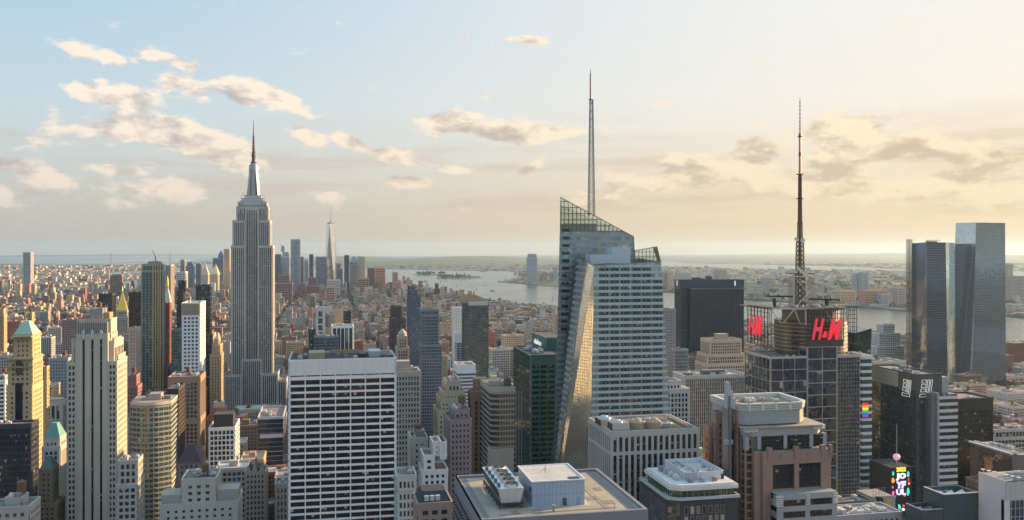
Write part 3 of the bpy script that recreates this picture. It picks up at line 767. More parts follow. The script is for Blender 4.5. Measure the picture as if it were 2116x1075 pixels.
def bryant():
    # two crystal masses: the tall back one and the front one with a bright sloping facet
    vA, vB = 604.0, 556.0
    def p(x, y, v): u = U(x, v); return Vector((u, v, ZP(y, u, v)))
    r = thing('crystal_glass_tower', 'faceted pale green glass skyscraper with slanted tops and tall lattice spire', 'skyscraper', (U(1270,580), 580, GZ))
    gl, fr, bd, gl2, fr2 = MB(), MB(), MB(), MB(), MB()
    yb = 1180
    A0, A1 = p(1158,408,vA), p(1309,489,vA); A2, A3 = p(1313,560,vA), p(1140,yb,vA); A4 = p(1330,yb,vA)
    ax, ay = 3.05, 4.15
    K0 = p(1157,474,vA); K1 = p(1288.5,478,vA); gs = MB(); bd2 = MB()
    K0.z = K1.z
    f1 = polyface(gl2, fr, [A3, A4, A2, A1, K1, K0], 3.04, 4.15, .26, .22, .16, 1.5, bd2)
    polyface(gs, fr2, [K0, K1, A0], 3.04, 4.15, .42, .5, .2)
    # back and sides of the tall mass
    B0 = p(1160,424,632); B3 = p(1143,yb,646); B1 = A1+Vector((2,26,-4)); B4 = A4+Vector((6,40,0)); B2 = A2+Vector((3,28,0))
    KB = B0.copy(); KB.z = K0.z; KC = B1.lerp(B0, .14); polyface(gl2, fr, [B3, A3, K0, KB], 3.04, 4.15, .26, .22, .16, 1.5, bd2); polyface(gs, fr2, [KB, K0, A0, B0], 3.04, 4.15, .42, .5, .2); polyface(gl2, fr, [A4, B4, B2, A2], 3.04, 4.15, .26, .22, .16, 1.6, bd2)
    polyface(gl2, fr, [A2, B2, B1, A1], 1.52, 4.15, .13, .16, .15); KD = B1.copy(); KD.z = K0.z; polyface(gl2, fr, [B4, B3, KB, KD], 3.04, 4.15, .13, .16, .15); polyface(gs, fr2, [KD, KB, B0], 3.04, 4.15, .3, .3, .15); dk = MB(); dk.quad([K0+Vector((.3,.3,-1)), K1+Vector((-.3,.3,-1)), KD+Vector((0,-.3,-1)), KB+Vector((.3,-.3,-1))]); dk.build('inner_deck', 'gravel', r, (.30,.30,.29,1)); ih = MB(); ih.box(U(1166,612), U(1232,612), 612, 624, K0.z-1, ZP(462,U(1200,612),612)); ih.build('plant_room', 'panel', r, (.22,.28,.30,1))
    # front mass
    T1, T2, T3 = p(1195,533,594), p(1228,549,vB), p(1366,541,vB)
    Q1, Q2, Q3 = p(1122,yb,594), p(1214,yb,vB), p(1403,yb,vB)
    M1 = T1.lerp(T2, .50); M1.z = T1.z + (T2.z-T1.z)*.5
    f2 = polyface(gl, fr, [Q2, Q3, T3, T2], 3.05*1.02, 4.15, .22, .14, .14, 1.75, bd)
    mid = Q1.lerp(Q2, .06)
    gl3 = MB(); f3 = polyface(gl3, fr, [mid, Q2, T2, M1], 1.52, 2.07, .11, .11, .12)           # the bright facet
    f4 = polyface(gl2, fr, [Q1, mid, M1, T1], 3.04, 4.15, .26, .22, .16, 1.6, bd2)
    X3, XT3 = Q3+Vector((4,52,0)), T3+Vector((0,44,2)); X1, XT1 = Q1+Vector((0,14,0)), T1+Vector((0,8,0))
    polyface(gl2, fr, [Q3, X3, XT3, T3], 3.04, 4.15, .26, .22, .16, 1.6, bd2)
    polyface(gl2, fr, [X3, X1, XT1, XT3], 3.04, 4.15, .13, .16, .14)
    # glass screen at the right rear corner
    S0, S1, S2, S3 = p(1312,541,586), p(1366,541,582), p(1358.5,510,582), p(1312,518,586)
    polyface(gs, fr2, [S0, S1, S2, S3], 2.6, 3.4, .36, .36, .15); polyface(gs, fr2, [S1, S1+Vector((3,14,0)), S2+Vector((1,12,0)), S2], 2.6, 3.4, .36, .36, .15)
    rim = MB()
    for a, c in ((A0,A1),(T1,T2),(T2,T3),(S3,S2),(A1,A2)): rim.beam(a, c, .38)
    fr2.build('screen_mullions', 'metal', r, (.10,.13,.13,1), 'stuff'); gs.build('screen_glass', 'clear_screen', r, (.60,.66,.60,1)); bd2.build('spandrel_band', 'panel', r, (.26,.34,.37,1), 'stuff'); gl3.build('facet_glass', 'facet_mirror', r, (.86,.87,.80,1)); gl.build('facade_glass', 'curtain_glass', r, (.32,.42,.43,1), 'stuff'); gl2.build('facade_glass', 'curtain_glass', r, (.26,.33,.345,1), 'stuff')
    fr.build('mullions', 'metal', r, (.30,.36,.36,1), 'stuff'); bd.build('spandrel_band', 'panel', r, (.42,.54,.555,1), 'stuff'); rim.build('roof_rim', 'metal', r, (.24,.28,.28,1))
    # the ribbon windows, bay by bay
    b7 = 3.05*1.02*2.4
    panes_on(r, f2, b7, 4.15, 1.85, 4.0, .9, 'curtain_glass', (.06,.09,.108,1), .10, 5, limit=290)
    for (xa, xb, y, k) in ((1163,1177,470,11),(1163,1177,485.8,0)):
        pass
    g = MB(); g.quad([(-2.6,0,0),(2.6,0,0),(2.6,0,2.0),(-2.6,0,2.0)], [(0,0),(3,0),(3,1),(0,1)]); me = g.mesh('window', ['curtain_glass'])
    for k in range(14):
        y = 473+k*16*.98; q = p(1170-.018*(y-473), y+6, vA-.25); o = bpy.data.objects.new('window', me); COL.objects.link(o); o.parent = r; o.location = q-Vector(r.location); o.color = (.03,.04,.05,1)
    # roof plant between the masses
    rf = MB(); rf.quad([T1+Vector((1,0,-3)), T2+Vector((1,1,-2.2)), T3+Vector((-1,1,-2.2)), XT3+Vector((-1,0,-3)), XT1+Vector((1,0,-3))]); rf.build('roof', 'gravel', r, (.10,.10,.105,1))
    pl = MB(); pl.box(U(1221,580), U(1266,580), 580, 594, T2.z-3, ZP(526,U(1245,580),580)); pl.box(U(1265,582), U(1302,582), 581, 597, T2.z-3, ZP(511,U(1285,582),582)); pl.box(U(1286,581), U(1296,581), 581.5, 590, T2.z, ZP(508,U(1290,581),581))
    pl.build('plant_house', 'panel', r, (.52,.58,.62,1))
    bl = MB()
    for k in range(12): bl.beam((U(1222+k*11,572), 572, T2.z-2.4), (U(1222+k*11,572)+random.uniform(-2,2), 572, T2.z+random.uniform(-.5,1.2)), .12)
    bl.build('roof_rail', 'steel', r, (.12,.12,.12,1))
    # spire
    us = U(1222,612); vs = 612.0; zz = lambda y: ZP(y, us, vs)
    s1 = MB(); lattice(s1, (us,vs), 2.1, 1.0, zz(446), zz(206), 15, .24, .15); s1.build('spire_lattice', 'steel', r, (.24,.255,.26,1))
    s2 = MB(); s2.frustum((us-.6,vs), .75, .6, zz(206), zz(152), 10); s2.frustum((us-.6,vs), .35, .15, zz(152), zz(142), 6); s2.frustum((us-.6,vs), 1.5, 1.5, zz(207), zz(205), 8); s2.build('spire_tip', 'steel', r, (.26,.23,.24,1))
    note('the faceted green glass skyscraper', 1146, 1392, 142, 970, U(1130,560), U(1400,560), 552, 650, A1.z)

def sign_tower():
    v = 560.0; z = lambda y, x=1660: cz(x, y, v); e0 = U(1592,v); vb = VF(e0,1545)
    b = Bld('sign_topped_tower', 'dark glass tower with red H&M rooftop signs, round metal drum and broadcast mast', (U(1672,v), v+22, GZ), (.40,.41,.43,1), (.07,.10,.145,1), 'metal', 'mirror_glass', cat='skyscraper', wparts=lambda n: n[1] < -.5)
    zt, zlo = z(738), ZP(1090, U(1660,v), v)
    bay = (U(1697,v)-U(1667,v)); sp = S(bay=bay/1, fl=4.05*2, pw=.42, sh=.5, pp=.45, sp=.3, top=.6, corner=.3, panes=3)
    b.block(rect(U(1667,v), U(1728,v), v-.6, v+40), zlo, z(717), sp, roof=False)
    b.block(rect(e0, U(1667,v), v, v+38), zlo, zt, S(bay=bay*.9, fl=8.1, pw=.34, sh=.4, pp=.35, sp=.25, top=.8, corner=.3, panes=4), sides={3: S(bay=5.6, fl=8.1, pw=.34, sh=.4, pp=.35, sp=.25, top=.8, corner=.3)}, par=.7)
    b.wparts = False
    b.block(rect(U(1728,v)+.05, U(1780,v), v+2, v+44), GZ, z(738), S(bay=2.2, fl=2.9, pw=.12, sh=.16, pp=.12, sp=.1, top=1.4, corner=.2), par=.8)
    b.block(rect(e0+.3, U(1727,v), v+1, v+38), GZ, zlo, S(bay=6, fl=8), roof=False)
    c = (U(1676,v+26), v+27); zd0, zd1 = z(733), z(667)
    d = b.mb('drum', 'metal', (.10,.10,.105,1)); d.frustum(c, 25.5, 25.5, zd0-2, zd1, 48)
    rg = b.mb('drum_ring', 'metal', (.40,.37,.31,1))
    for k in range(8): 
        zz = zd0+(zd1-zd0)*(k+.4)/8; rg.frustum(c, 25.75, 25.75, zz, zz+.38, 48)
    for i in range(4):
        b.mb('louvre', 'steel', (.03,.03,.035,1)).box(U(1646,v)-.2, U(1656,v), c[1]-23.4, c[1]-20, zd0+3.4+i*3.6, zd0+4.6+i*3.6)
    up = b.mb('inner_drum', 'panel', (.20,.205,.21,1)); up.frustum(c, 20, 20, zd1, z(641), 40)
    b.mb('roof', 'gravel', (.16,.15,.14,1)).frustum(c, 24.5, 24.5, z(641), z(641)+.5, 40)
    b.mb('roof_deck', 'steel', (.10,.095,.09,1)).box(U(1591,v)+.3, U(1757,v), v+1.5, v+48, z(641)+.6, z(639)+.6)
    tr = b.mb('roof_truss', 'steel', (.55,.54,.52,1))
    vt = v-.4; zT, zB = z(640), z(669)
    def q(x, y, vv=vt): return (U(x,vv), vv, ZP(y, U(x,vv), vv))
    for x in (1590, 1665, 1752): tr.beam(q(x,637), q(x,672), .45)
    tr.beam(q(1590,638), q(1665,639), .45); tr.beam(q(1665,639), q(1752,640), .4)
    for (xa, ya, xb, yb) in ((1593,640,1614,668),(1619,668,1640,640),(1642,640,1653,668),(1744,642,1757,668),(1706,642,1722,668)): tr.beam(q(xa,ya), q(xb,yb), .32)
    # sign frames
    def frame(P, t, n, L, za, zb, nx, nz, name):
        m = b.mb(name, 'steel', (.018+.0001*nx,.018+.0001*nz,.02,1))
        for i in range(nx+1): m.obox((P[0]+t[0]*L*i/nx, P[1]+t[1]*L*i/nx), t, n, .32, za, zb, -.2, .2)
        for k in range(nz+1): m.obox(P, t, n, L, za+(zb-za)*k/nz, za+(zb-za)*k/nz+.34, -.16, .16)
        for i in range(nx+1): m.obox((P[0]+t[0]*L*i/nx, P[1]+t[1]*L*i/nx), t, n, .26, za, zb, -3.0, -2.7)
        m.obox(P, t, n, L+.3, zb, zb+.4, -3, .25)
    vs = v-3.2; xa, xb = U(1669,vs), U(1743,vs)
    frame((xa,vs), (1,0), (0,-1), xb-xa, ZP(705,xa,vs), ZP(641,xa,vs), 6, 7, 'sign_frame')
    lo = b.mb('sign_base', 'panel', (.05,.053,.06,1)); lo.box(xa, xb, vs-.2, vs+2.9, ZP(717,xa,vs), ZP(703,xa,vs))
    eu = e0-3.0; ye, yf = VF(eu,1586), VF(eu,1545)
    frame((eu,yf), (0,-1), (-1,0), yf-ye, ZP(712,eu,(ye+yf)/2), ZP(634,eu,(ye+yf)/2), 6, 8, 'sign_frame')
    wu = U(1757,v+20); frame((wu, v+22), (1,0), (0,-1), U(1770,v+22)-wu, z(719), z(640), 2, 9, 'sign_frame')
    simple('sign_red', (.78,.035,.07,1), .4, 0, .22, .02)
    zc = ZP(680.5, U(1707,vs), vs)
    for (chars, xl, xr, ya, yb) in (('H',1675,1703,658,702),('&',1697,1709,684,698),('M',1707,1741,658,702)):
        me = text_mesh(chars, 10, .26, .42, .5)
        uu = U((xl+xr)/2, vs); put_text('letter', b.root, me, 'sign_red', (uu, vs-.9, ZP((ya+yb)/2, uu, vs)), 0, (xr-xl)/F*DEP(uu,vs), (yb-ya)/F*DEP(uu,vs))
    for (chars, xl, xr, ya, yb) in (('H',1549,1565,653,690),('&',1560,1566,678,691),('M',1564,1578,653,694)):
        me = text_mesh(chars, 10, .26, .42, .5); va, vb2 = VF(eu,xl), VF(eu,xr); vm = (va+vb2)/2
        put_text('letter', b.root, me, 'sign_red', (eu-.9, vm, ZP((ya+yb)/2, eu, vm)), -pi/2, abs(va-vb2), (yb-ya)/F*DEP(eu,vm))
    # mast
    um, vm = U(1653,590), 590.0; zz = lambda y: ZP(y, um, vm); k = DEP(um,vm)/F
    ms = b.mb('mast_lattice', 'steel', (.13,.085,.06,1))
    for (ya, yb, h0, h1, n, r) in ((640,560,11.5,9.0,7,.42),(560,505,8.6,7.6,6,.36),(505,490,7.6,5.0,2,.34),(490,462,5.0,4.6,5,.30),(462,362,3.9,2.9,18,.26)): lattice(ms, (um,vm), h0*k*.71, h1*k*.71, zz(ya), zz(yb), n, r)
    ms.frustum((um,vm), 1.0, .8, zz(560), zz(362), 8)
    for i in range(46):
        y = 412+i*1.05; a = i*2.4; ms.beam((um+.8*cos(a), vm+.8*sin(a), zz(y)), (um+2.3*cos(a), vm+2.3*sin(a), zz(y)), .06)
    b.mb('mast_tube', 'steel', (.42,.30,.28,1)).frustum((um,vm), .92, .80, zz(362), zz(283), 10)
    tp = b.mb('mast_tip', 'steel', (.16,.11,.09,1)); tp.frustum((um,vm), .42, .2, zz(283), zz(203), 6); tp.frustum((um,vm), 1.0, 1.0, zz(323), zz(315), 10); tp.frustum((um,vm), 1.1, 1.0, zz(284), zz(277), 10)
    for i in range(9): tp.frustum((um,vm), .75, .75, zz(276-i*8), zz(276-i*8)+.5, 8)
    for (y, r) in ((361,2.8),(411,2.9),(462,2.6),(283,1.8)): b.mb('mast_platform', 'steel', (.10,.07,.05,1)).frustum((um,vm), r, r, zz(y), zz(y)+.45, 12)
    b.mb('mast_platform', 'steel', (.10,.07,.05,1)).box(um-9, um+9, vm-5, vm+5, zz(566), zz(566)+.5)
    ds = MB()
    for (x, y, r, dv) in ((1646.5,494,1.3,-2),(1659,497,1.7,-3),(1637,560,1.5,-5),(1645,563,1.2,-5),(1657,561,1.5,-5.5),(1664,565,1.9,-6),(1652,556,1.2,-5.5),(1671,557,1.4,-5),(1676,561,1.1,-5),(1659,582,1.1,-6),(1664,583,1.0,-6),(1628,562,1.1,-4),(1663,621,1.0,-6)):
        uu, vv = U(x,vm+dv), vm+dv; w = ZP(y,uu,vv)
        for i in range(12):
            a0, a1 = 2*pi*i/12, 2*pi*(i+1)/12; e = (uu+r*cos(a0), vv, w+r*sin(a0)); f = (uu+r*cos(a1), vv, w+r*sin(a1)); ds.quad([(uu,vv+.5,w), f, e]); ds.quad([e, f, (f[0],vv+1.0,f[2]), (e[0],vv+1.0,e[2])])
        ds.quad([(uu+r*cos(-2*pi*i/12), vv+1.0, w+r*sin(-2*pi*i/12)) for i in range(12)]); ds.beam((uu,vv+1,w), (um,vm,w), .16)
    b.singles.append(('dish', ds, None, None, (.62,.58,.52,1), 'panel'))
    gt = b.mb('gantry', 'steel', (.52,.51,.49,1)); vg = vm-11
    def g(x, y, vv=vg): return (U(x,vv), vv, ZP(y, U(x,vv), vv))
    for x in (1612,1640): gt.beam(g(x,571), g(x,640), .55)
    gt.beam(g(1701,572), g(1701,634), .5); gt.beam(g(1612,571), g(1702,573), .45)
    gt.beam(g(1640,640), g(1670,607), .38); gt.beam(g(1645,576), g(1670,606), .35); gt.beam(g(1670,606), g(1700,576), .3); gt.beam(g(1615,590), g(1640,635), .3)
    lt = b.mb('lattice_leg', 'steel', (.42,.38,.32,1)); lattice(lt, (U(1636,vg+3),vg+3), 1.5, 1.5, z(640), zz(571), 7, .2); lattice(lt, (U(1676,vg+3),vg+3), 1.6, 1.6, z(640), zz(571), 7, .2)
    bm = b.mb('boom', 'steel', (.03,.03,.033,1)); bm.beam(g(1585,612), g(1638,613), .75); bm.beam(g(1672,618), g(1735,620), .85); bm.beam(g(1600,616), g(1600,634), 1.2); bm.beam(g(1708,620), g(1708,636), 1.3)
    for k in range(16): b.unit(U(1605+k*9,v), v+6+random.uniform(0,10), z(640), 2.4, 2, random.uniform(1,2.6))
    for k in range(5): b.unit(U(1733+k*8,v), v+8, z(738), 2, 2, 1.4)
    for k in range(4): b.unit(U(1600+k*14,v), v+1.4, z(738), 1.6, 1.2, 1.4)
    b.finish(); note('the tower with red rooftop lettering', 1545, 1780, 203, 1050, U(1545,v), U(1780,v), v-4, v+46, z(640))

def stripe_screen():
    # corner office block with outlined letter logos, white-barred screen beside it
    v = 600.0; uc = U(1893,v); vb = VF(uc,1800); u1 = U(1945,v)
    zt = ZP(776,uc,v)
    b = Bld('corner_office_block', 'dark glass office block with outlined EY logos on both faces near the roof', (uc+10, v+20, GZ), (.07,.075,.085,1), (.085,.105,.135,1), 'metal', 'curtain_glass', cat='office building')
    sp = S(bay=3.0, fl=3.9, pw=.2, sh=.55, pp=.2, sp=.16, top=14.5, corner=.3)
    b.block(rect(uc,u1,v,vb), GZ, zt, sp, sides={3: S(bay=2.6, fl=3.9, pw=.25, sh=.7, pp=.2, sp=.18, top=12.5, corner=.3)}, par=.9)
    b.mb('sign_band', 'panel', (.075,.08,.08,1)).box(uc-.42, u1+.3, v-.42, v+.2, zt-14.2, zt-.1); b.mb('sign_band', 'panel', (.075,.08,.08,1)).box(uc-.44, uc, v-.3, v+21, zt-12.2, zt-.12)
    pl = b.mb('pale_panel', 'panel', (.34,.33,.29,1)); pl.box(uc-.6, uc, v+21.2, vb, zt-12.2, zt)
    for k in range(4): b.mb('panel_seam', 'panel', (.12,.12,.12,1)).box(uc-.66, uc-.5, v+21.2, vb, zt-12+k*3.1, zt-11.75+k*3.1)
    b.mb('end_panel', 'panel', (.36,.38,.39,1)).box(u1+.05, U(1959,v), v-.3, v+10, ZP(818,uc,v), zt-2.0)
    simple('logo_white', (.78,.78,.74,1), .4, 0, .25, .02)
    def logo(org, ang, k, name):
        m = MB()
        def outline(pts, w=.17):
            for i in range(len(pts)):
                a, c = pts[i], pts[(i+1)%len(pts)]; m.beam((a[0],0,a[1]), (c[0],0,c[1]), w)
        sl = .16
        def P(x, y): return ((x+y*sl)*k, y*k)
        def rc(x0, x1, y0, y1): outline([P(x0,y0),P(x1,y0),P(x1,y1),P(x0,y1)])
        rc(.2,3.0,7.6,9.2); rc(.2,3.0,5.2,6.8); rc(.2,3.0,2.8,4.4)
        outline([P(0,.1),P(6.6,.1),P(6.6,9.2),P(5.5,9.2),P(5.5,1.6),P(0,1.6)]); rc(3.7,4.8,2.6,9.2)
        o = m.build(name, 'logo_white', b.root); o.location = Vector(org)-Vector(b.root.location)
        for vv in o.data.vertices: vv.co = vv.co + Vector(b.root.location)
        o.rotation_euler = (0,0,ang)
    logo((uc+2.6, v-.6, ZP(821,uc,v)), 0, 1.42, 'logo')
    logo((uc-.65, VF(uc,1865), ZP(817,uc,VF(uc,1865))), -pi/2, 1.42, 'logo')
    b.clutter(rect(uc,u1,v,vb), zt, 5); b.finish()
    note('the corner block with outlined logos', 1800, 1960, 770, 1000, uc, U(1959,v), v, vb, zt)
    v2 = 592.0; s0, s1 = U(1937,v2), U(1979,v2); z1 = ZP(816,s0,v2)
    b = Bld('barred_screen_tower', 'narrow tower front of white horizontal bars over dark glass beside the logo block', ((s0+s1)/2, v2+8, GZ), (.12,.125,.135,1), (.04,.045,.055,1), 'panel', 'curtain_glass', cat='office building')
    b.mb('glazing', 'curtain_glass', b.glassc, 'stuff').prism(rect(s0+1.5,s1,v2+.5,v2+22), GZ, z1, uvs=(2,2.6)); b.mb('edge_fin', 'panel', (.40,.43,.47,1)).box(s0, s0+1.2, v2-.6, v2+20, GZ, z1+1.5); b.W().box(s0-4.5, s0, v2+1, v2+18, GZ, z1+.6)
    zz = z1-3.6
    bar = MB(); bar.box(-(s1-s0)/2+1.6, (s1-s0)/2, -.5, 0, 0, 2.35); me = bar.mesh('white_bar', ['panel'])
    for k in range(22): b.singles.append(('white_bar', me, ((s0+s1)/2+.25*sin(k*.5), v2+.45, zz-k*5.05), 0, (.56,.57,.58,1)))
    b.finish(); note('the white-barred screen', 1930, 1984, 812, 1005, s0-5, s1, v2, v2+22, z1)

def gable_west():
    v = 380.0; z = lambda y, x=1615: ZP(y, U(x,v), v)
    PK = (.245,.165,.137,1); GY = (.30,.325,.34,1); WHT = (.60,.61,.58,1)
    b = Bld('pink_granite_tower', 'pink granite and grey metal tower top with white ribbed crown', (U(1615,v), v+22, GZ), PK, (.035,.04,.05,1), 'stone', 'curtain_glass', cat='skyscraper', roofc=(.20,.19,.18,1))
    def ch(x0, x1, v0, v1, c): 
        u0, u1 = U(x0,v), U(x1,v); return [(u0+c,v0),(u1-c,v0),(u1,v0+c),(u1,v1),(u0,v1),(u0,v0+c)]
    g = lambda nm, c, m='panel': b.mb(nm, m, c)
    # crown
    c1 = ch(1536,1684,v+6,v+34,4.5); g('crown_band', GY).prism(c1, z(881), z(851)); 
    rib = g('crown_rib', WHT)
    for k in range(4): rib.ring(inset(c1,-.55-.12*k), inset(c1,.5), z(851)+k*.85, z(851)+k*.85+.5)
    for x in (1560,1588,1616,1645,1668): rib.box(U(x,v)-.5, U(x,v)+.5, v+5.1, v+6.5, z(852), z(837))
    core = g('crown_core', (.12,.12,.12,1)); core.prism(inset(c1,.5), z(851), z(838), False); 
    for i in range(len(c1)):
        o_, i_ = inset(c1,-.8), inset(c1,.9); j = (i+1)%len(c1); rib.quad([(o_[i][0],o_[i][1],z(837)),(o_[j][0],o_[j][1],z(837)),(i_[j][0],i_[j][1],z(837)),(i_[i][0],i_[i][1],z(837))]); rib.quad([(i_[j][0],i_[j][1],z(837)),(i_[i][0],i_[i][1],z(837)),(i_[i][0],i_[i][1],z(846)),(i_[j][0],i_[j][1],z(846))][::-1])
    b.mb('roof', 'gravel', (.30,.24,.17,1)).quad([(p[0],p[1],z(846)) for p in inset(c1,.9)])
    for k in range(26): g('roof_railing', (.5,.5,.47,1)).box(c1[0][0]+2+k*1.15, c1[0][0]+2.25+k*1.15, v+31.5, v+31.8, z(846), z(838))
    # second tier
    c2 = ch(1547,1710,v+3,v+36,3.5); g('tier_band', GY).prism(c2, z(903), z(884)); core.prism(inset(c2,.6), z(930), z(903), False)
    for k in range(3):
        for (xa, xb) in ((1547,1570),(1688,1710)):
            rib.box(U(xa,v)-.5, U(xb,v)+.4, v+2.3, v+9, z(893)+k*.8, z(893)+k*.8+.5)
    for x in (1545.5,1571,1625,1679,1707): g('tier_pier', GY).box(U(x,v), U(x+7,v), v+2.4, v+5, z(930), z(902))
    b.mb('ledge', 'gravel', (.33,.31,.28,1)).prism(ch(1540,1712,v+2,v+38,2), z(884)-.4, z(884)+.12)
    def win(x0, x1, y0, y1, vv, nx, ny, name='window'):
        m = MB(); u0, u1 = U(x0,v), U(x1,v); za, zb = z(y1), z(y0)
        m.quad([(u0,vv,za),(u1,vv,za),(u1,vv,zb),(u0,vv,zb)], [(0,0),(nx,0),(nx,ny),(0,ny)])
        for i in range(nx+1): m.box(u0+(u1-u0)*i/nx-.09, u0+(u1-u0)*i/nx+.09, vv-.14, vv, za, zb); m.mi[-6:] = [1]*6
        for i in range(ny+1): m.box(u0, u1, vv-.11, vv, za+(zb-za)*i/ny-.07, za+(zb-za)*i/ny+.07); m.mi[-6:] = [1]*6
        b.singles.append((name, m, None, None, (.035,.04,.05,1), ('curtain_glass','steel')))
    for (xa, xb) in ((1579,1624),(1633,1677),(1687,1706)): win(xa, xb, 904, 928, v+2.9, 6 if xb-xa > 30 else 3, 3)
    win(1549,1571,904,928,v+5.5,3,3)
    # pink body
    body = rect(U(1576,v), U(1717,v), v, v+40)
    core.box(U(1578,v), U(1716,v), v+1.6, v+38, GZ, z(952))
    w = b.W(); w.box(U(1576,v), U(1718,v), v-.2, v+40, z(960), z(934))
    for (xa, xb) in ((1576,1597),(1642,1651),(1697,1717)): w.box(U(xa,v), U(xb,v), v, v+3, GZ, z(958))
    w.box(U(1597,v)-.1, U(1697,v)+.1, v+.1, v+3, GZ, z(1011))
    for x in (1586,1641,1696,1714): w.box(U(x,v), U(x+9,v) if x < 1700 else U(1719,v), v-.7, v+1.5, z(948), z(924))
    for x in (1613,1668): w.box(U(x,v), U(x+5,v), v-.5, v+1, z(946), z(936))
    b.mb('terrace', 'gravel', (.34,.30,.27,1)).quad([(p[0],p[1],z(934)+.05) for p in body])
    win(1597,1641.5,961,1010,v+1.2,6,5); win(1651,1696.5,961,1010,v+1.2,6,5)
    # projecting grey bay
    gb = g('grey_bay', (.32,.345,.36,1)); 
    for (y0, y1) in ((1015,1027),(1040,1051),(1064,1090)): gb.box(U(1593,v), U(1716,v), v-5.6, v+.2, z(y1), z(y0))
    for (xa, xb) in ((1593,1607),(1651.5,1661.5),(1706,1716)): gb.box(U(xa,v), U(xb,v), v-5.4, v, z(1090), z(1016))
    core.box(U(1595,v), U(1714,v), v-4.8, v, GZ, z(1018))
    for (xa, xb) in ((1607,1651.5),(1661.5,1706)):
        for (ya, yb) in ((1027,1040),(1051,1064)): win(xa, xb, ya, yb, v-5.1, 5, 1)
    for k in range(5):
        for (xa, xb) in ((1592,1605),(1654,1660),(1708,1717)): rib.box(U(xa,v)-.2, U(xb,v)+.1, v-6.0, v-3, z(1039)+k*1.05, z(1039)+k*1.05+.6)
    # east side: glass corner, stepped pink wings and a grey fin with white cap
    b.block(rect(U(1548,v), U(1576,v), v+4, v+34), GZ, z(905), S(bay=3, fl=3.8, pw=.4, sh=.8, pp=.3, sp=.2, top=1, corner=.4), roof=False)
    w.box(U(1562,v), U(1577,v), v+1.5, v+6, GZ, z(932))
    for (x0, x1, y, va, vbk) in ((1540,1549,846,9,30),(1533,1541,875,12,20),(1519,1534,867,20,26),(1513,1522,902,24,30),(1510,1534,985,16,22),(1499,1515,1022,10,17),(1506,1520,1010,12,18)):
        b.block(rect(U(x0,v), U(x1,v), v+va, v+vbk), GZ, z(y), S(bay=2.6, fl=3.8, pw=1.2, sh=1.4, top=5, corner=.8), par=.7)
    fn = g('fin', (.14,.155,.17,1)); fn.box(U(1520,v), U(1528,v), v+8, v+14, GZ, z(845)); fn.box(U(1522,v)-.1, U(1524,v), v+7.2, v+8, GZ, z(820))
    cp = g('fin_cap', (.40,.42,.43,1))
    for (x0, x1, ya, yb) in ((1519.5,1537,848,826),(1520,1532,826,812),(1520.5,1528,812,803),(1521,1525,803,793)): cp.box(U(x0,v), U(x1,v), v+8.4, v+12, z(ya), z(yb))
    for k in range(3): cp.box(U(1513,v), U(1530,v), v+7.4, v+9, z(921)+k*.8, z(921)+k*.8+.5)
    dv = g('davit', (.60,.60,.58,1)); dv.beam((U(1712,v),v+3,z(930)), (U(1712,v),v+3,z(911)), .2); dv.beam((U(1712,v),v+3,z(911)), (U(1702,v),v+3,z(911)), .2); dv.beam((U(1690,v),v+4,z(928)), (U(1697,v),v+4,z(921)), .2); dv.beam((U(1690,v),v+14,z(884)), (U(1690,v),v+14,z(862)), .35)
    b.clutter(rect(U(1560,v),U(1665,v),v+12,v+28), z(846), 6)
    b.finish(); note('the pink granite tower', 1500, 1718, 793, 1075, U(1478,v), U(1719,v), v-6, v+44, z(837))

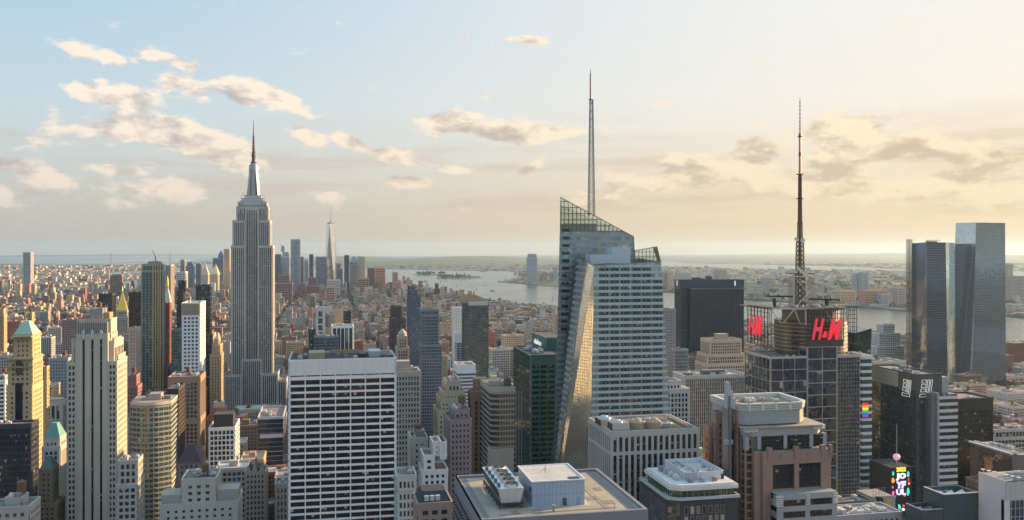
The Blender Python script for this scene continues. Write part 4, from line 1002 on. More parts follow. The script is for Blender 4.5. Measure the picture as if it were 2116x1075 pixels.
def pier_block():
    v = 400.0; u0 = U(1264,v); u1 = U(1441,v); vb = VF(u0,1219); z = lambda y: ZP(y, (u0+u1)/2, v); zt = z(888)
    st = (.37,.345,.32,1)
    b = Bld('limestone_pier_block', 'square office block of pale stone piers with tall dark slots and rooftop plant', ((u0+u1)/2, v+20, GZ), st, (.018,.018,.02,1), roofc=(.19,.155,.125,1), cat='office building')
    g = b.mb('glazing', 'window_glass', b.glassc, 'stuff'); g.prism(rect(u0,u1,v,vb), GZ, zt-1, False, uvs=(2.6,3.8))
    w = b.W(); n = 15; p = (u1-u0)/n
    me = MB(); me.quad([(-.75,0,0),(.75,0,0),(.75,0,7.0),(-.75,0,7.0)], [(0,0),(1,0),(1,2),(0,2)]); me = me.mesh('window', ['window_glass'])
    for i in range(n+1): w.box(u0+i*p-.62, u0+i*p+.62, v-.75, v+.3, GZ, zt-2)
    for (ya, yb) in ((900,887.5),(937,930)): w.box(u0-.7, u1+.7, v-.66, v+.3, z(ya), z(yb))
    for i in range(n): b.singles.append(('window', me, (u0+(i+.5)*p, v-.12, z(930)), 0, (.016,.017,.02,1)))
    for k in range(32): b.mb('spandrel', 'stone', (.05,.045,.042,1)).box(u0, u1, v-.25, v, z(941)-k*3.75-3.75, z(941)-k*3.75-2.2)
    m = 12; pe = (vb-v)/m
    for i in range(m+1): w.box(u0-.75, u0+.3, v+i*pe-.62, v+i*pe+.62, GZ, zt-2)
    for (ya, yb) in ((900,887.4),(937,930)): w.box(u0-.66, u0+.3, v-.6, vb, z(ya), z(yb))
    w.box(u1-.3, u1+.5, v, vb, GZ, zt-.1); w.box(u0, u1, vb-.3, vb+.5, GZ, zt-.05)
    poly = rect(u0,u1,v,vb); b.mb('roof', 'gravel', b.roofc).quad([(a[0],a[1],zt-.9) for a in poly]); b.parapet(poly, zt-.6, .65)
    rz = zt-.9
    def cool(x0, x1, va, dep, h):
        c = MB(); a0, a1 = U(x0,v), U(x1,v); c.box(a0, a1, v+va, v+va+dep, rz+.6, rz+h)
        for i in range(2): c.frustum((a0+(a1-a0)*.5, v+va+dep*(.28+.46*i)), dep*.19, dep*.17, rz+h, rz+h+.7, 14)
        o = c; b.singles.append(('cooling_tower', o, None, None, (.55,.57,.58,1), 'metal'))
        for j in range(2): b.mb('louvre', 'steel', (.025,.025,.03,1)).box(a0-.06, a0+.1, v+va+.5+j*dep*.5, v+va+dep*.45+j*dep*.5, rz+1, rz+h-.5)
    cool(1268,1303,1.5,8,4.4); cool(1258,1290,12,10,4.2)
    for (x, va, r) in ((1329,5,3.2),(1364,5,3.6)):
        t = MB(); c = (U(x,v), v+va+3); t.frustum(c, r, r, rz, rz+3.2, 16); t.frustum(c, r*1.02, r*.25, rz+3.2, rz+5.2, 16); b.singles.append(('round_tank', t, None, None, (.42,.32,.22,1), 'stone'))
    fr = b.mb('pipe_rack', 'steel', (.46,.42,.36,1))
    for k in range(7):
        for j in range(2): fr.beam((U(1342+k*10,v), v+10+j*5, rz), (U(1342+k*10,v), v+10+j*5, rz+4.2), .16)
    for j in range(2):
        for h in (2.6,4.2): fr.beam((U(1340,v), v+10+j*5, rz+h), (U(1404,v), v+10+j*5, rz+h), .17)
    for k in range(12): fr.beam((U(1340,v)+k*1.2, v+10, rz+4.2), (U(1340,v)+k*1.2+1.0, v+15, rz+4.2), .1)
    b.mb('rail', 'steel', (.40,.30,.20,1)).beam((u1-3, v+3, rz+1.0), (u1-3, vb-3, rz+1.0), .5)
    b.clutter(rect(u0+12,u1-6,v+2,vb-2), rz, 12)
    b.mb('duct', 'steel', (.20,.15,.12,1)).box(U(1302,v), U(1348,v), v+14, v+22, rz, rz+2.2)
    b.finish(); note('the stone pier block', 1219, 1441, 860, 1000, u0, u1, v, vb, zt)

def near_roof():
    v = 300.0; u0, u1 = U(993,v), U(1336,v); vb = 360.0; zt = 172.0
    b = Bld('flat_gravel_roof_block', 'office block seen from above with flat gravel roof and angled window cells', ((u0+u1)/2, v+30, GZ), (.17,.175,.20,1), (.03,.03,.035,1), 'stone', roofc=(.36,.32,.25,1), cat='office building')
    poly = rect(u0,u1,v,vb)
    b.mb('roof', 'gravel', b.roofc).quad([(p[0],p[1],zt-1.0) for p in poly]); b.parapet(poly, zt-.8, .8, .9)
    b.mb('gutter', 'steel', (.16,.165,.18,1)).box(u0+2.2, u0+4.0, v+2, vb-2, zt-1, zt-.93); b.mb('gutter', 'steel', (.16,.165,.18,1)).box(u1-5.4, u1-2.0, v+2, vb-2, zt-1, zt-.93)
    for k in range(34): b.mb('gutter_rung', 'steel', (.34,.34,.35,1)).box(u0+2.2, u0+4.0, v+3+k*1.6, v+3.25+k*1.6, zt-.93, zt-.84); b.mb('gutter_rung', 'steel', (.34,.34,.35,1)).box(u1-5.3, u1-2.1, v+3+k*1.6, v+3.25+k*1.6, zt-.93, zt-.84)
    for (xa, xb, va_, ln) in ((1104,1112,306,0),(1216,1224,318,0),(1232,1236,330,0),(1060,1064,306,0),(1250,1262,312,0)):
        b.mb('roof_pad', 'gravel', (.22+.02*(xa%5),.21,.19,1)).box(U(xa,va_), U(xb,va_)+2, va_, va_+4.5, zt-1.0, zt-.9)
    cd = b.mb('conduit', 'steel', (.30,.27,.22,1)); cd.beam((u0+8,v+6,zt-.75), (u1-9,v+6.5,zt-.75), .12); cd.beam((u1-12,v+6,zt-.7), (u1-12.5,vb-6,zt-.7), .10); cd.beam((U(1084,313),v+15,zt-.6), (U(1100,313),v+15,zt-.6), .2)
    # east wall: deep zigzag cells
    b.mb('glazing', 'window_glass', b.glassc, 'stuff').prism(rect(u0,u1,v,vb), GZ, zt-1.2, False, uvs=(3,3.8))
    b.W().box(u0-.5, u0+.4, v-.5, vb+.4, zt-4.5, zt); b.W().box(u0-.5, u1+.5, v-.5, v+.3, zt-6, zt-.02)
    for k in range(26): b.W().box(u0-.45, u0, v, vb, zt-6.3-k*3.8, zt-5.0-k*3.8)
    cm = MB(); cm.quad([(0,0,0),(-1.5,0,.6),(-1.5,0,2.7),(0,0,2.5)]); cm.quad([(0,0,0),(-1.5,0,.6),(0,3.4,0)]); cm.quad([(-1.5,0,.6),(-1.5,0,2.7),(0,3.4,2.5),(0,3.4,0)]); cme = cm.mesh('window_hood', ['stone'])
    for k in range(12):
        for j in range(16): b.singles.append(('window_hood', cme, (u0-.3, v+2+j*3.6, zt-8.8-k*3.8), 0, (.22,.225,.25,1)))
    b.facade((u0,v), (u1,v), GZ, zt-6, S(bay=3.4, fl=3.8, top=0)); b.facade((u1,v), (u1,vb), GZ, zt-.5, S(bay=3.4, fl=3.8, pw=.8))
    b.finish()
    # blue-grey plant shed
    z0 = zt-1.0; vs = 313.0; s0, s1 = U(1100,vs), U(1208,vs); h = 9.3; d = 24
    r = thing('plant_shed', 'blue-grey metal plant shed standing on the flat gravel roof', 'shed', ((s0+s1)/2, vs+d/2, z0))
    m = MB(); m.box(s0, s1, vs, vs+d, z0, z0+h); m.build('shed_wall', 'panel', r, (.31,.40,.52,1))
    m = MB(); m.box(s0-.35, s1+.35, vs-.35, vs+.25, z0+h-.1, z0+h+.3); m.box(s0-.35, s0+.25, vs, vs+d+.3, z0+h-.1, z0+h+.28); m.box(s1-.25, s1+.35, vs, vs+d+.3, z0+h-.1, z0+h+.28); m.box(s0, s1, vs+d-.25, vs+d+.35, z0+h-.1, z0+h+.26); m.build('roof_edge', 'panel', r, (.62,.66,.70,1))
    m = MB(); m.quad([(s0,vs,z0+h+.05),(s1,vs,z0+h+.05),(s1,vs+d,z0+h+.05),(s0,vs+d,z0+h+.05)]); m.build('roof_membrane', 'gravel', r, (.50,.49,.47,1))
    m = MB(); m.box(s0-.04, s1+.04, vs-.09, vs, z0+4.4, z0+4.55); 
    for k in range(13): m.box(s0+k*(s1-s0)/13, s0+k*(s1-s0)/13+.07, vs-.06, vs, z0, z0+h-.1)
    m.build('seam', 'panel', r, (.25,.33,.44,1))
    m = MB(); m.box(s0+11.4, s0+13.0, vs-.1, vs+.05, z0, z0+2.9); m.build('door', 'panel', r, (.05,.07,.10,1))
    m = MB(); m.box(s0+16.9, s0+18.3, vs-.1, vs+.05, z0, z0+3.0); m.build('door', 'panel', r, (.22,.30,.40,1))
    m = MB(); m.box(s0+14.5, s0+18.3, vs+1.2, vs+4.2, z0+h+.06, z0+h+.2); m.build('skylight', 'steel', r, (.03,.035,.04,1))
    m = MB(); m.beam((s0+8,vs+13,z0+h), (s0+8,vs+13,z0+h+3), .08)
    for k in range(4): m.beam((s0+8,vs+13,z0+h+1.5), (s0+8+2.2*cos(k*pi/2), vs+13+2.2*sin(k*pi/2), z0+h+.1), .06)
    m.build('aerial', 'steel', r, (.10,.09,.08,1))
    m = MB(); m.frustum((s0-.1,vs+3), .9, .9, 0, .3, 14); 
    for i, vv in enumerate(m.v): m.v[i] = (s0-.05-vv[2], vs+2.6+(vv[0]-s0+.1), z0+6.2+(vv[1]-vs-3))
    m.build('vent', 'steel', r, (.08,.10,.13,1))
    m = MB(); m.box(s0-1.2, s1+1.8, vs-1.3, vs+d+.6, zt-1.0, zt-.96); o = m.build('apron', 'gravel', r, (.45,.43,.40,1))
    # cooling unit
    va, vz = 313.5, 347.0; c0, c1 = U(1029,va), U(1083,va); zl = zt+1.1; zh = zt+6.3
    r = thing('cooling_unit', 'long silver cooling unit with five round fans on roof stilts', 'cooling unit', ((c0+c1)/2, (va+vz)/2, z0))
    m = MB(); b0, b1 = c0+1.3, c1-1.3
    lo = [(b0,va+.3),(b1,va+.3),(b1,vz),(b0,vz)]; hi = [(c0,va),(c1,va),(c1,vz),(c0,vz)]
    for i in range(4):
        j = (i+1)%4; m.quad([(*lo[i],zl),(*lo[j],zl),(*hi[j],zh),(*hi[i],zh)])
    m.quad([(*p,zh) for p in hi]); m.quad([(*p,zl) for p in reversed(lo)]); m.build('casing', 'metal', r, (.58,.66,.72,1))
    m = MB(); m.quad([(lo[3][0]-.06,lo[3][1],zl+.3),(lo[0][0]-.06,lo[0][1]+.3,zl+.3),(c0+.02,va+.4,zh-.5),(c0+.02,vz,zh-.5)][::1]); m.build('louvre', 'steel', r, (.05,.055,.06,1))
    for k in range(5):
        cy = va+4.2+k*6.2; cx = (c0+c1)/2+.9
        f = MB(); f.frustum((cx,cy), 2.75, 2.55, zh-.1, zh+1.0, 24, cap=False)
        f.frustum((cx,cy), 2.45, 2.45, zh+.0, zh+.02, 24); fo = f.build('fan_ring', 'metal', r, (.55,.58,.60,1))
        f = MB(); f.frustum((cx,cy), 2.42, 2.42, zh+.05, zh+.1, 24); f.build('fan_well', 'steel', fo, (.03,.03,.035,1))
        f = MB()
        for q in range(6):
            a = q*pi/3+k*.3; p1, p2 = (cx+.4*cos(a), cy+.4*sin(a)), (cx+2.2*cos(a+.1), cy+2.2*sin(a+.1)); p3 = (cx+2.2*cos(a+.5), cy+2.2*sin(a+.5)); p4 = (cx+.4*cos(a+.6), cy+.4*sin(a+.6)); f.quad([(*p1,zh+.35),(*p2,zh+.30),(*p3,zh+.6),(*p4,zh+.6)])
        f.frustum((cx,cy), .55, .45, zh+.1, zh+.8, 10); f.build('fan_blade', 'steel', fo, (.10,.09,.08,1))
        f = MB()
        for q in range(3): f.beam((cx-2.6*cos(q*1.05), cy-2.6*sin(q*1.05), zh+1.02), (cx+2.6*cos(q*1.05), cy+2.6*sin(q*1.05), zh+1.02), .05)
        f.build('fan_guard', 'steel', fo, (.25,.24,.22,1))
        f = MB(); f.box(c0+.5, c0+1.6, cy-.9, cy+.5, zh, zh+1.3); f.build('motor', 'steel', r, (.12,.15,.19,1))
    m = MB(); m.box(b0-1.0, b1+1.0, va-.2, va+.5, zl-.7, zl-.05); m.box(b0-1.0, b0-.3, va, vz, zl-.7, zl-.06); m.box(b1+.3, b1+1.0, va, vz, zl-.7, zl-.06)
    for k in range(7):
        for x in (b0-.7, b1+.6): m.box(x-.18, x+.18, va+.2+k*5.4, va+.55+k*5.4, z0, zl-.4)
    m.build('stilt_frame', 'steel', r, (.045,.04,.04,1))
    for (x, y, hh, rr) in ((1144,1048,2.2,.5),(1270,1050,1.6,.1),(1034,1052,2.0,.1)):
        vv = (93.0+1.0)*F/(y+8-EYE)/1.035; uu = U(x,vv); m = MB(); m.beam((uu,vv,z0), (uu,vv,z0+hh), rr, 6); m.frustum((uu,vv), rr*1.6, rr*1.6, z0+hh, z0+hh+.25, 8)
        tag(m.build('roof_vent', 'steel', None, (.30,.29,.28,1)), {1144:'stout vent pipe on the gravel in front of the shed', 1270:'thin vent rod on the gravel roof beside the right gutter', 1034:'thin rod on the gravel in front of the cooling unit'}[x], 'vent pipe', 'vents on the flat gravel roof')
    note('the flat gravel roof', 941, 1338, 955, 1075, u0, u1, v, vb, zt)

def white_crown():
    v = 350.0; u0 = U(1384,v); uf = U(1406,v); u1 = U(1500,v); vb = VF(u0,1323); z = lambda y: ZP(y, U(1440,v), v); zl = z(1031)
    b = Bld('white_crowned_block', 'dark brick block with glass top storey under a stepped white roof slab', (U(1430,v), v+18, GZ), (.045,.047,.055,1), (.05,.06,.07,1), cat='office building', roofc=(.62,.61,.59,1))
    poly = [(uf,v),(u1+6,v),(u1+6,vb),(u0,vb),(u0,v+3.2)]
    g = b.mb('glazing', 'curtain_glass', (.07,.09,.10,1), 'stuff'); g.prism(inset(poly,.25), GZ, zl-.3, False, uvs=(2,3.4))
    w = b.W(); w.box(uf, u1+6, v, v+.3, GZ, zl-.2); w.box(u0, u0+.3, v+3.2, vb, GZ, zl-.2)
    wm = MB(); wm.box(-.65,.65,-.08,.0,0,2.9); wme = wm.mesh('window', ['window_glass']); fm = MB(); fm.box(-.85,.85,-.05,.0,-.2,3.1); fme = fm.mesh('window_frame', ['panel'])
    for i in range(7):
        for k in range(5):
            x = uf+2.6+i*2.75; zz = zl-6.2-k*4.2; b.singles.append(('window', wme, (x, v-.06, zz), 0, random.choice([(.03,.03,.04,1),(.3,.28,.24,1),(.05,.05,.06,1)]))); b.singles.append(('window_frame', fme, (x, v-.02, zz), 0, (.26,.27,.28,1)))
    for i in range(11):
        for k in range(5):
            y = v+5.5+i*2.75; zz = zl-6.2-k*4.2; b.singles.append(('window', wme, (u0-.06, y, zz), -pi/2, (.10,.12,.14,1))); b.singles.append(('window_frame', fme, (u0-.02, y, zz), -pi/2, (.13,.14,.15,1)))
    b.mb('ledge', 'panel', (.46,.50,.52,1)).prism(inset(poly,-.5), zl-.35, zl+.1); b.parapet(inset(poly,.1), zl+.1, .7, .25, b.mb('ledge_rail', 'panel', (.42,.46,.46,1)))
    p2 = [(uf+1.3,v+2.2),(u1+5,v+2.2),(u1+5,vb-3),(u0+2.6,vb-3),(u0+2.6,v+4.5)]; z2 = z(1010)
    b.mb('top_storey_glass', 'curtain_glass', (.10,.13,.10,1), 'stuff').prism(p2, zl, z2-1.0, False, uvs=(1.9,4))
    mm = b.mb('mullion', 'panel', (.40,.43,.42,1))
    for i in range(9): mm.box(uf+1.3+i*2.6, uf+1.42+i*2.6, v+2.08, v+2.25, zl, z2-1)
    for i in range(14): mm.box(u0+2.5, u0+2.66, v+4.5+i*2.2, v+4.62+i*2.2, zl, z2-1)
    s = b.mb('roof_slab', 'panel', (.64,.63,.60,1)); p3 = inset(p2,-1.3); s.prism(p3, z2-1.0, z2+.6, True, True); s.prism(inset(p2,-.5), z2+.6, z2+1.3)
    h0, h1 = U(1417,v+8), U(1500,v)+3; zh = ZP(975,U(1450,v+8),v+8); va, vh = v+8, v+33
    rz = z2+1.3
    ph = b.mb('penthouse_screen', 'panel', (.58,.60,.62,1)); ph.box(h0, h1, va, va+.4, rz, zh); ph.box(h0, h0+.4, va, vh, rz, zh-.02); ph.box(h1-.4, h1, va, vh, rz, zh-.02); ph.box(h0, h1, vh-.4, vh, rz, zh-.03)
    b.mb('penthouse_deck', 'gravel', (.46,.47,.47,1)).quad([(h0,va,rz+1.6),(h1,va,rz+1.6),(h1,vh,rz+1.6),(h0,vh,rz+1.6)])
    b.mb('penthouse_band', 'panel', (.36,.42,.50,1)).box(h0-.05, h0+5.2, va-.06, va, rz+.02, zh-.03); b.mb('door', 'steel', (.04,.04,.05,1)).box(U(1490,v+8), U(1494,v+8), va-.12, va, rz, rz+2.4)
    for k in range(4): b.unit(h0-3.0-k*.25, va+3.5+k*5.0, rz, 2.2, 3.2, 1.9, 1)
    for k in range(14): b.unit(random.uniform(h0+2,h1-2), random.uniform(va+3,vh-3), rz+1.6, random.uniform(1,2.4), random.uniform(1,2.4), random.uniform(.8,1.6))
    for x in (1428,1452,1478): b.unit(U(x,v+5), v+5.6, rz, 2.0, 1.4, 1.5, 1)
    pl = MB()
    for k in range(60): 
        a, c = u0+1.2+random.uniform(-.5,.6), v+12+random.uniform(0,16); s_ = random.uniform(.2,.5); pl.quad([(a-s_,c,zl+.3),(a+s_,c-.2,zl+.5),(a,c+s_,zl+1.3+random.random())])
    b.b[('terrace_plants','foliage',(.12,.15,.04,1))] = (pl, 'stuff')
    b.finish(); note('the white-crowned dark block', 1323, 1500, 950, 1075, u0, u1+6, v, vb, zl)

def green_tower():
    v = 660.0; u0 = U(1097,v); u1 = U(1165,v); vb = VF(u0,1061); zt = ZP(735,u0,v)
    gc = (.028,.10,.092,1)
    b = Bld('green_glass_tower', 'dark teal green glass tower with dark window ribbons and white lettering near its top', ((u0+u1)/2, v+30, GZ), (.030,.105,.095,1), (.012,.03,.03,1), 'panel', 'curtain_glass', cat='skyscraper', roofc=(.10,.10,.105,1), wparts=lambda n: n[1] < -.5)
    sp = S(bay=6.1, fl=4.0, pw=1.0, sh=1.75, pp=.16, sp=.14, top=7.5, corner=.6, panes=4); zs = 60
    e = S(bay=2.0, fl=4.0, pw=.1, sh=.14, pp=.1, sp=.08, top=.8, corner=.2)
    b.block(rect(u0,u1,v,vb), zs, zt, sp, sides={3: e}, par=.5); b.wparts = False; b.W().box(u0+.2, u1, v+.2, vb, GZ, zs)
    b.mb('edge_trim', 'panel', (.30,.44,.42,1)).box(u0-.25, u1, v-.3, v-.1, zt, zt+.6); b.mb('edge_trim', 'panel', (.30,.44,.42,1)).box(u0-.35, u0-.1, v-.3, vb, zt, zt+.62); b.mb('edge_trim', 'panel', (.30,.44,.42,1)).box(u0-.3, u0-.05, v-.35, v-.1, zs, zt)
    v2 = 690.0; a0 = U(1130,v2); a1 = U(1175,v2); vb2 = VF(a0,1099); z2 = ZP(699,a0,v2)
    b.block(rect(a0,a1,v2,vb2), zt-1, z2, S(bay=1.8, fl=3.8, pw=.1, sh=.2, pp=.1, sp=.09, top=18, corner=.1), sides={3: S(bay=1.8, fl=3.8, pw=.1, sh=.2, pp=.1, sp=.09, top=24, corner=.1)}, par=.0)
    for (x0, x1, y0, y1) in ((a0-.4,a1,v2-.4,v2+.1),(a0-.45,a0,v2-.4,vb2)): b.mb('edge_trim', 'panel', (.30,.44,.42,1)).box(x0, x1, y0, y1, z2, z2+.8)
    simple('sign_white', (.75,.82,.82,1), .4, 0, .25, .02)
    vm = VF(a0,1112.5); me = text_mesh('salesforce', 4, .10, 0, .15); put_text('lettering', b.root, me, 'sign_white', (a0-.75, vm, ZP(706.5,a0,vm)), -pi/2, VF(a0,1105.5)-VF(a0,1120), 4.6)
    b.clutter(rect(u0+2,a0-1,v+4,vb-6), zt, 10); b.clutter(rect(a0+1,a1,v2+4,vb2-4), z2-3, 4)
    b.finish(); note('the teal green glass tower', 1060, 1150, 690, 960, u0, u1, v, vb, zt)

def glass_pair():
    def p(x, y, v): u = U(x, v); return Vector((u, v, ZP(y, u, v)))
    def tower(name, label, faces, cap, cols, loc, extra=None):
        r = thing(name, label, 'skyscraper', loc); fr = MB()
        for pts, col, mat in faces:  # face tints differ to stand in for what each side reflects
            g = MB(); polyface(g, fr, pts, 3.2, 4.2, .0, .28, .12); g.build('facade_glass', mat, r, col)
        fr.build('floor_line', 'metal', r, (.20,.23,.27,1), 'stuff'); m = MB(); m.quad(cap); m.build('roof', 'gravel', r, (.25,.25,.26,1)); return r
    yb = 1010
    v1 = 1400
    a = [p(1884,503,1440), p(1915,501,1400), p(1954,501,1400), p(1973,502,1407)]; d = [p(1885,yb,1440), p(1917,yb,1392), p(1962,yb,1392), p(1975,yb,1400)]
    bk = [p(1888,502,1480), None, None, Vector((a[3].x, a[3].y+45, a[3].z))]; bd = [p(1889,yb,1482), None, None, Vector((d[3].x, d[3].y+50, d[3].z))]; bk[0].z = a[0].z; bd[0].z = d[0].z
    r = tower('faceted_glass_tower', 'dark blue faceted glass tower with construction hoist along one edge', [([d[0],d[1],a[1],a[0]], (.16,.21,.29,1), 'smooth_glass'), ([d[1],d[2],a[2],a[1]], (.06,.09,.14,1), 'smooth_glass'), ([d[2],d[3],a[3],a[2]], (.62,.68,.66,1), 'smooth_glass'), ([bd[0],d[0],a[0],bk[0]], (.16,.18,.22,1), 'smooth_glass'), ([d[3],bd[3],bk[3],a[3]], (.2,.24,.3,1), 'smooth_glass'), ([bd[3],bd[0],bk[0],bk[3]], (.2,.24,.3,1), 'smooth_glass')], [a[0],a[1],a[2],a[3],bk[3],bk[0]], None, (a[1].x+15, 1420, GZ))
    h = MB(); q = p(1878.5,495,1440); lattice(h, (q.x,q.y), 3.2, 3.2, GZ, q.z, 60, .34, .2); h.build('hoist_mast', 'steel', r, (.16,.14,.13,1))
    h = MB()
    for k in range(56): h.box(q.x-4, q.x+8, q.y-1.5, q.y+4, GZ+20+k*4.6, GZ+20.9+k*4.6)
    h.build('hoist_deck', 'steel', r, (.23,.22,.21,1), 'stuff')
    h = MB(); t = p(1928,498,1410); h.box(t.x-9, t.x+9, t.y, t.y+8, a[1].z, a[1].z+2.2); h.beam((t.x-14,t.y,a[1].z+3.4), (t.x+16,t.y,a[1].z+4.2), .7); h.build('window_crane', 'steel', r, (.10,.10,.11,1))
    T0, T1, T2 = p(1975,461,1430), p(2017,460,1388), p(2077,461,1400); D0, D1, D2 = p(1956,yb,1432), p(2003,yb,1380), p(2080,yb,1396)
    B0, B2 = p(1979,461,1470), T2+Vector((0,45,0)); E0, E2 = p(1966,yb,1478), D2+Vector((0,50,0)); B0.z = T0.z; E0.z = D0.z
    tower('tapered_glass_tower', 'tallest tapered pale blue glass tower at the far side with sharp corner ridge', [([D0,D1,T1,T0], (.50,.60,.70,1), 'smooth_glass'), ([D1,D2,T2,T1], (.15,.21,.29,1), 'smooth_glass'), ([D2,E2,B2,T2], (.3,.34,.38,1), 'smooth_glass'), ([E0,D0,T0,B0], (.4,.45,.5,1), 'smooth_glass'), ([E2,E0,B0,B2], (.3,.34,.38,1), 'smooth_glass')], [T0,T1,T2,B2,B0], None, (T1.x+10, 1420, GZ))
    note('the dark faceted glass tower', 1872, 1972, 495, 800, a[0].x-12, a[3].x, 1390, 1490, 280); note('the tallest pale glass tower', 1963, 2078, 460, 810, D0.x, D2.x, 1380, 1480, 310)

def penn():
    v = 1290.0; u0 = U(1406,v); u1 = U(1537,v); vb = VF(u0,1394); zt = ZP(580,(u0+u1)/2,v)
    b = Bld('charcoal_office_slab', 'broad charcoal glass slab tower marked with white numeral ones at its top corners', ((u0+u1)/2, v+20, GZ), (.030,.042,.062,1), (.022,.032,.048,1), 'panel', 'dark_glass', cat='skyscraper', roofc=(.12,.12,.13,1))
    sp = S(bay=2.9, fl=3.9, pw=.5, sh=.3, pp=.25, sp=.1, top=11, corner=1.0)
    b.block(rect(u0,u1,v,vb), GZ, zt, sp, sides={3: S(bay=3.2, fl=3.9, pw=.6, sh=.3, pp=.3, sp=.1, top=14, corner=.6)})
    b.block(rect(U(1423,v),U(1527,v),v-7,v+2), GZ, ZP(598,(u0+u1)/2,v), S(bay=2.9, fl=3.9, pw=.62, sh=.3, pp=.35, sp=.1, top=1, corner=.6)); b.mb('ledge', 'panel', (.13,.16,.20,1)).box(U(1423,v)-.3, u1, v-7.3, v, ZP(598,(u0+u1)/2,v), ZP(595.5,(u0+u1)/2,v))
    for k in (140,125,112,96,80): b.mb('band', 'panel', (.05,.058,.075,1)).box(u0-.5, u1+.5, v-.5, v, k, k+1.0)
    simple('numeral_white', (.8,.8,.8,1), .5, 0, .3, .02)
    me = text_mesh('1', 8, .25, 0, .2); put_text('numeral', b.root, me, 'numeral_white', (U(1518.5,v), v-.7, ZP(585.5,U(1518,v),v)), 0, None, 7.8)
    me = text_mesh('1', 8, .25, 0, .2); vm = VF(u0,1400); put_text('numeral', b.root, me, 'numeral_white', (u0-.8, vm, ZP(585,u0,vm)), -pi/2, None, 7.8)
    for (x0, x1, y) in ((1437,1452,574),(1466,1476,572),(1452,1460,576)): b.bulk(U(x0,v), U(x1,v), v+8, v+16, zt, ZP(y,u0,v)-zt, (.07,.075,.085,1), 'roof_house', 'panel')
    b.finish(); note('the charcoal slab tower', 1394, 1537, 572, 760, u0, u1, v-7, vb, zt)

def trade():
    c = (U(684,5560), 5560.0); k = DEP(*c)/F; h = 10.1*k; z0 = GZ; zb = ZP(600,*c); zt = ZP(463,*c); rot = radians(-17)
    r = thing('tapering_glass_spire_tower', 'tallest distant downtown tower, pale glass with triangular facets and needle mast', 'skyscraper', (c[0], c[1], GZ))
    bq = [Vector((c[0]+h*1.414*cos(pi/4+i*pi/2+rot), c[1]+h*1.414*sin(pi/4+i*pi/2+rot), zb)) for i in range(4)]
    tq = [Vector((c[0]+h*1.0*cos(pi/2+i*pi/2+rot), c[1]+h*1.0*sin(pi/2+i*pi/2+rot), zt)) for i in range(4)]
    g, g2 = MB(), MB()
    for i in range(4): g2.quad([bq[i], bq[(i+1)%4], tq[i]], [(0,0),(14,0),(7,90)]); g.quad([bq[(i+1)%4], tq[(i+1)%4], tq[i]], [(0,0),(7,90),(-7,90)])
    g.build('bright_facet', 'mirror_glass', r, (.72,.72,.70,1)); g2.build('dark_facet', 'mirror_glass', r, (.30,.33,.37,1))  # one glass tinted pale and dark, facet brightness put into the colour
    m = MB(); m.prism([(b.x,b.y) for b in bq], z0, zb, False); m.build('base', 'panel', r, (.35,.37,.38,1)); m = MB(); m.quad(tq); m.prism(inset([(q.x,q.y) for q in tq], 5), zt, zt+8); m.frustum(c, 14, 14, zt+8, zt+12, 16); m.build('roof_ring', 'panel', r, (.28,.30,.33,1))
    m = MB(); m.frustum(c, 2.6, 1.6, zt+8, zt+55, 6); m.frustum(c, 1.5, .6, zt+55, ZP(427,*c), 6); m.build('mast', 'steel', r, (.20,.20,.22,1))
    note('the distant needle-topped tower', 674, 696, 427, 580, c[0]-34, c[0]+34, c[1]-34, c[1]+34, zt)

for f in (empire, grace, fifth, bryant, sign_tower, stripe_screen, gable_west, pier_block, near_roof, white_crown, green_tower, glass_pair, penn, trade): f()
# ------------------------------------------------------------------ buildings of the middle distance, one entry each
ST = dict(
 punch=S(bay=3.1, fl=3.6, pw=1.7, sh=1.8, top=2.2, corner=1.2),
 pier=S(bay=2.9, fl=3.7, pw=1.15, sh=1.2, pp=.6, sp=.14, top=3, corner=1.3),
 finepier=S(bay=1.9, fl=3.7, pw=.75, sh=.9, pp=.6, sp=.1, top=2.5, corner=.8),
 band=S(bay=3.2, fl=3.8, pw=.18, sh=1.8, pp=.2, sp=.4, top=2.2, corner=.8),
 grid=S(bay=3.2, fl=3.7, pw=.75, sh=.95, pp=.45, sp=.42, top=1.6, corner=.7),
 curtain=S(bay=1.8, fl=3.8, pw=.14, sh=.5, pp=.14, sp=.1, top=1.0, corner=.3),
 bigpier=S(bay=4.6, fl=3.9, pw=1.5, sh=1.6, pp=.8, sp=.2, top=4, corner=2.2),
 blank=None)
BR = dict(lime=(.42,.385,.33,1), tan=(.40,.31,.20,1), cream=(.50,.45,.36,1), brick=(.23,.115,.08,1), brown=(.17,.115,.09,1), red=(.24,.085,.065,1), grey=(.31,.30,.29,1),
          white=(.66,.65,.62,1), dark=(.035,.036,.042,1), blue=(.12,.16,.21,1), slate=(.09,.10,.12,1), pink=(.36,.25,.21,1), conc=(.37,.355,.33,1), gold=(.50,.36,.17,1), teal=(.10,.20,.20,1), sand=(.46,.38,.27,1), mauve=(.20,.16,.17,1))
GL = dict(dk=(.035,.042,.056,1), bl=(.10,.14,.19,1), tl=(.10,.17,.18,1), gr=(.07,.085,.095,1), br=(.05,.035,.03,1), lt=(.22,.27,.32,1))

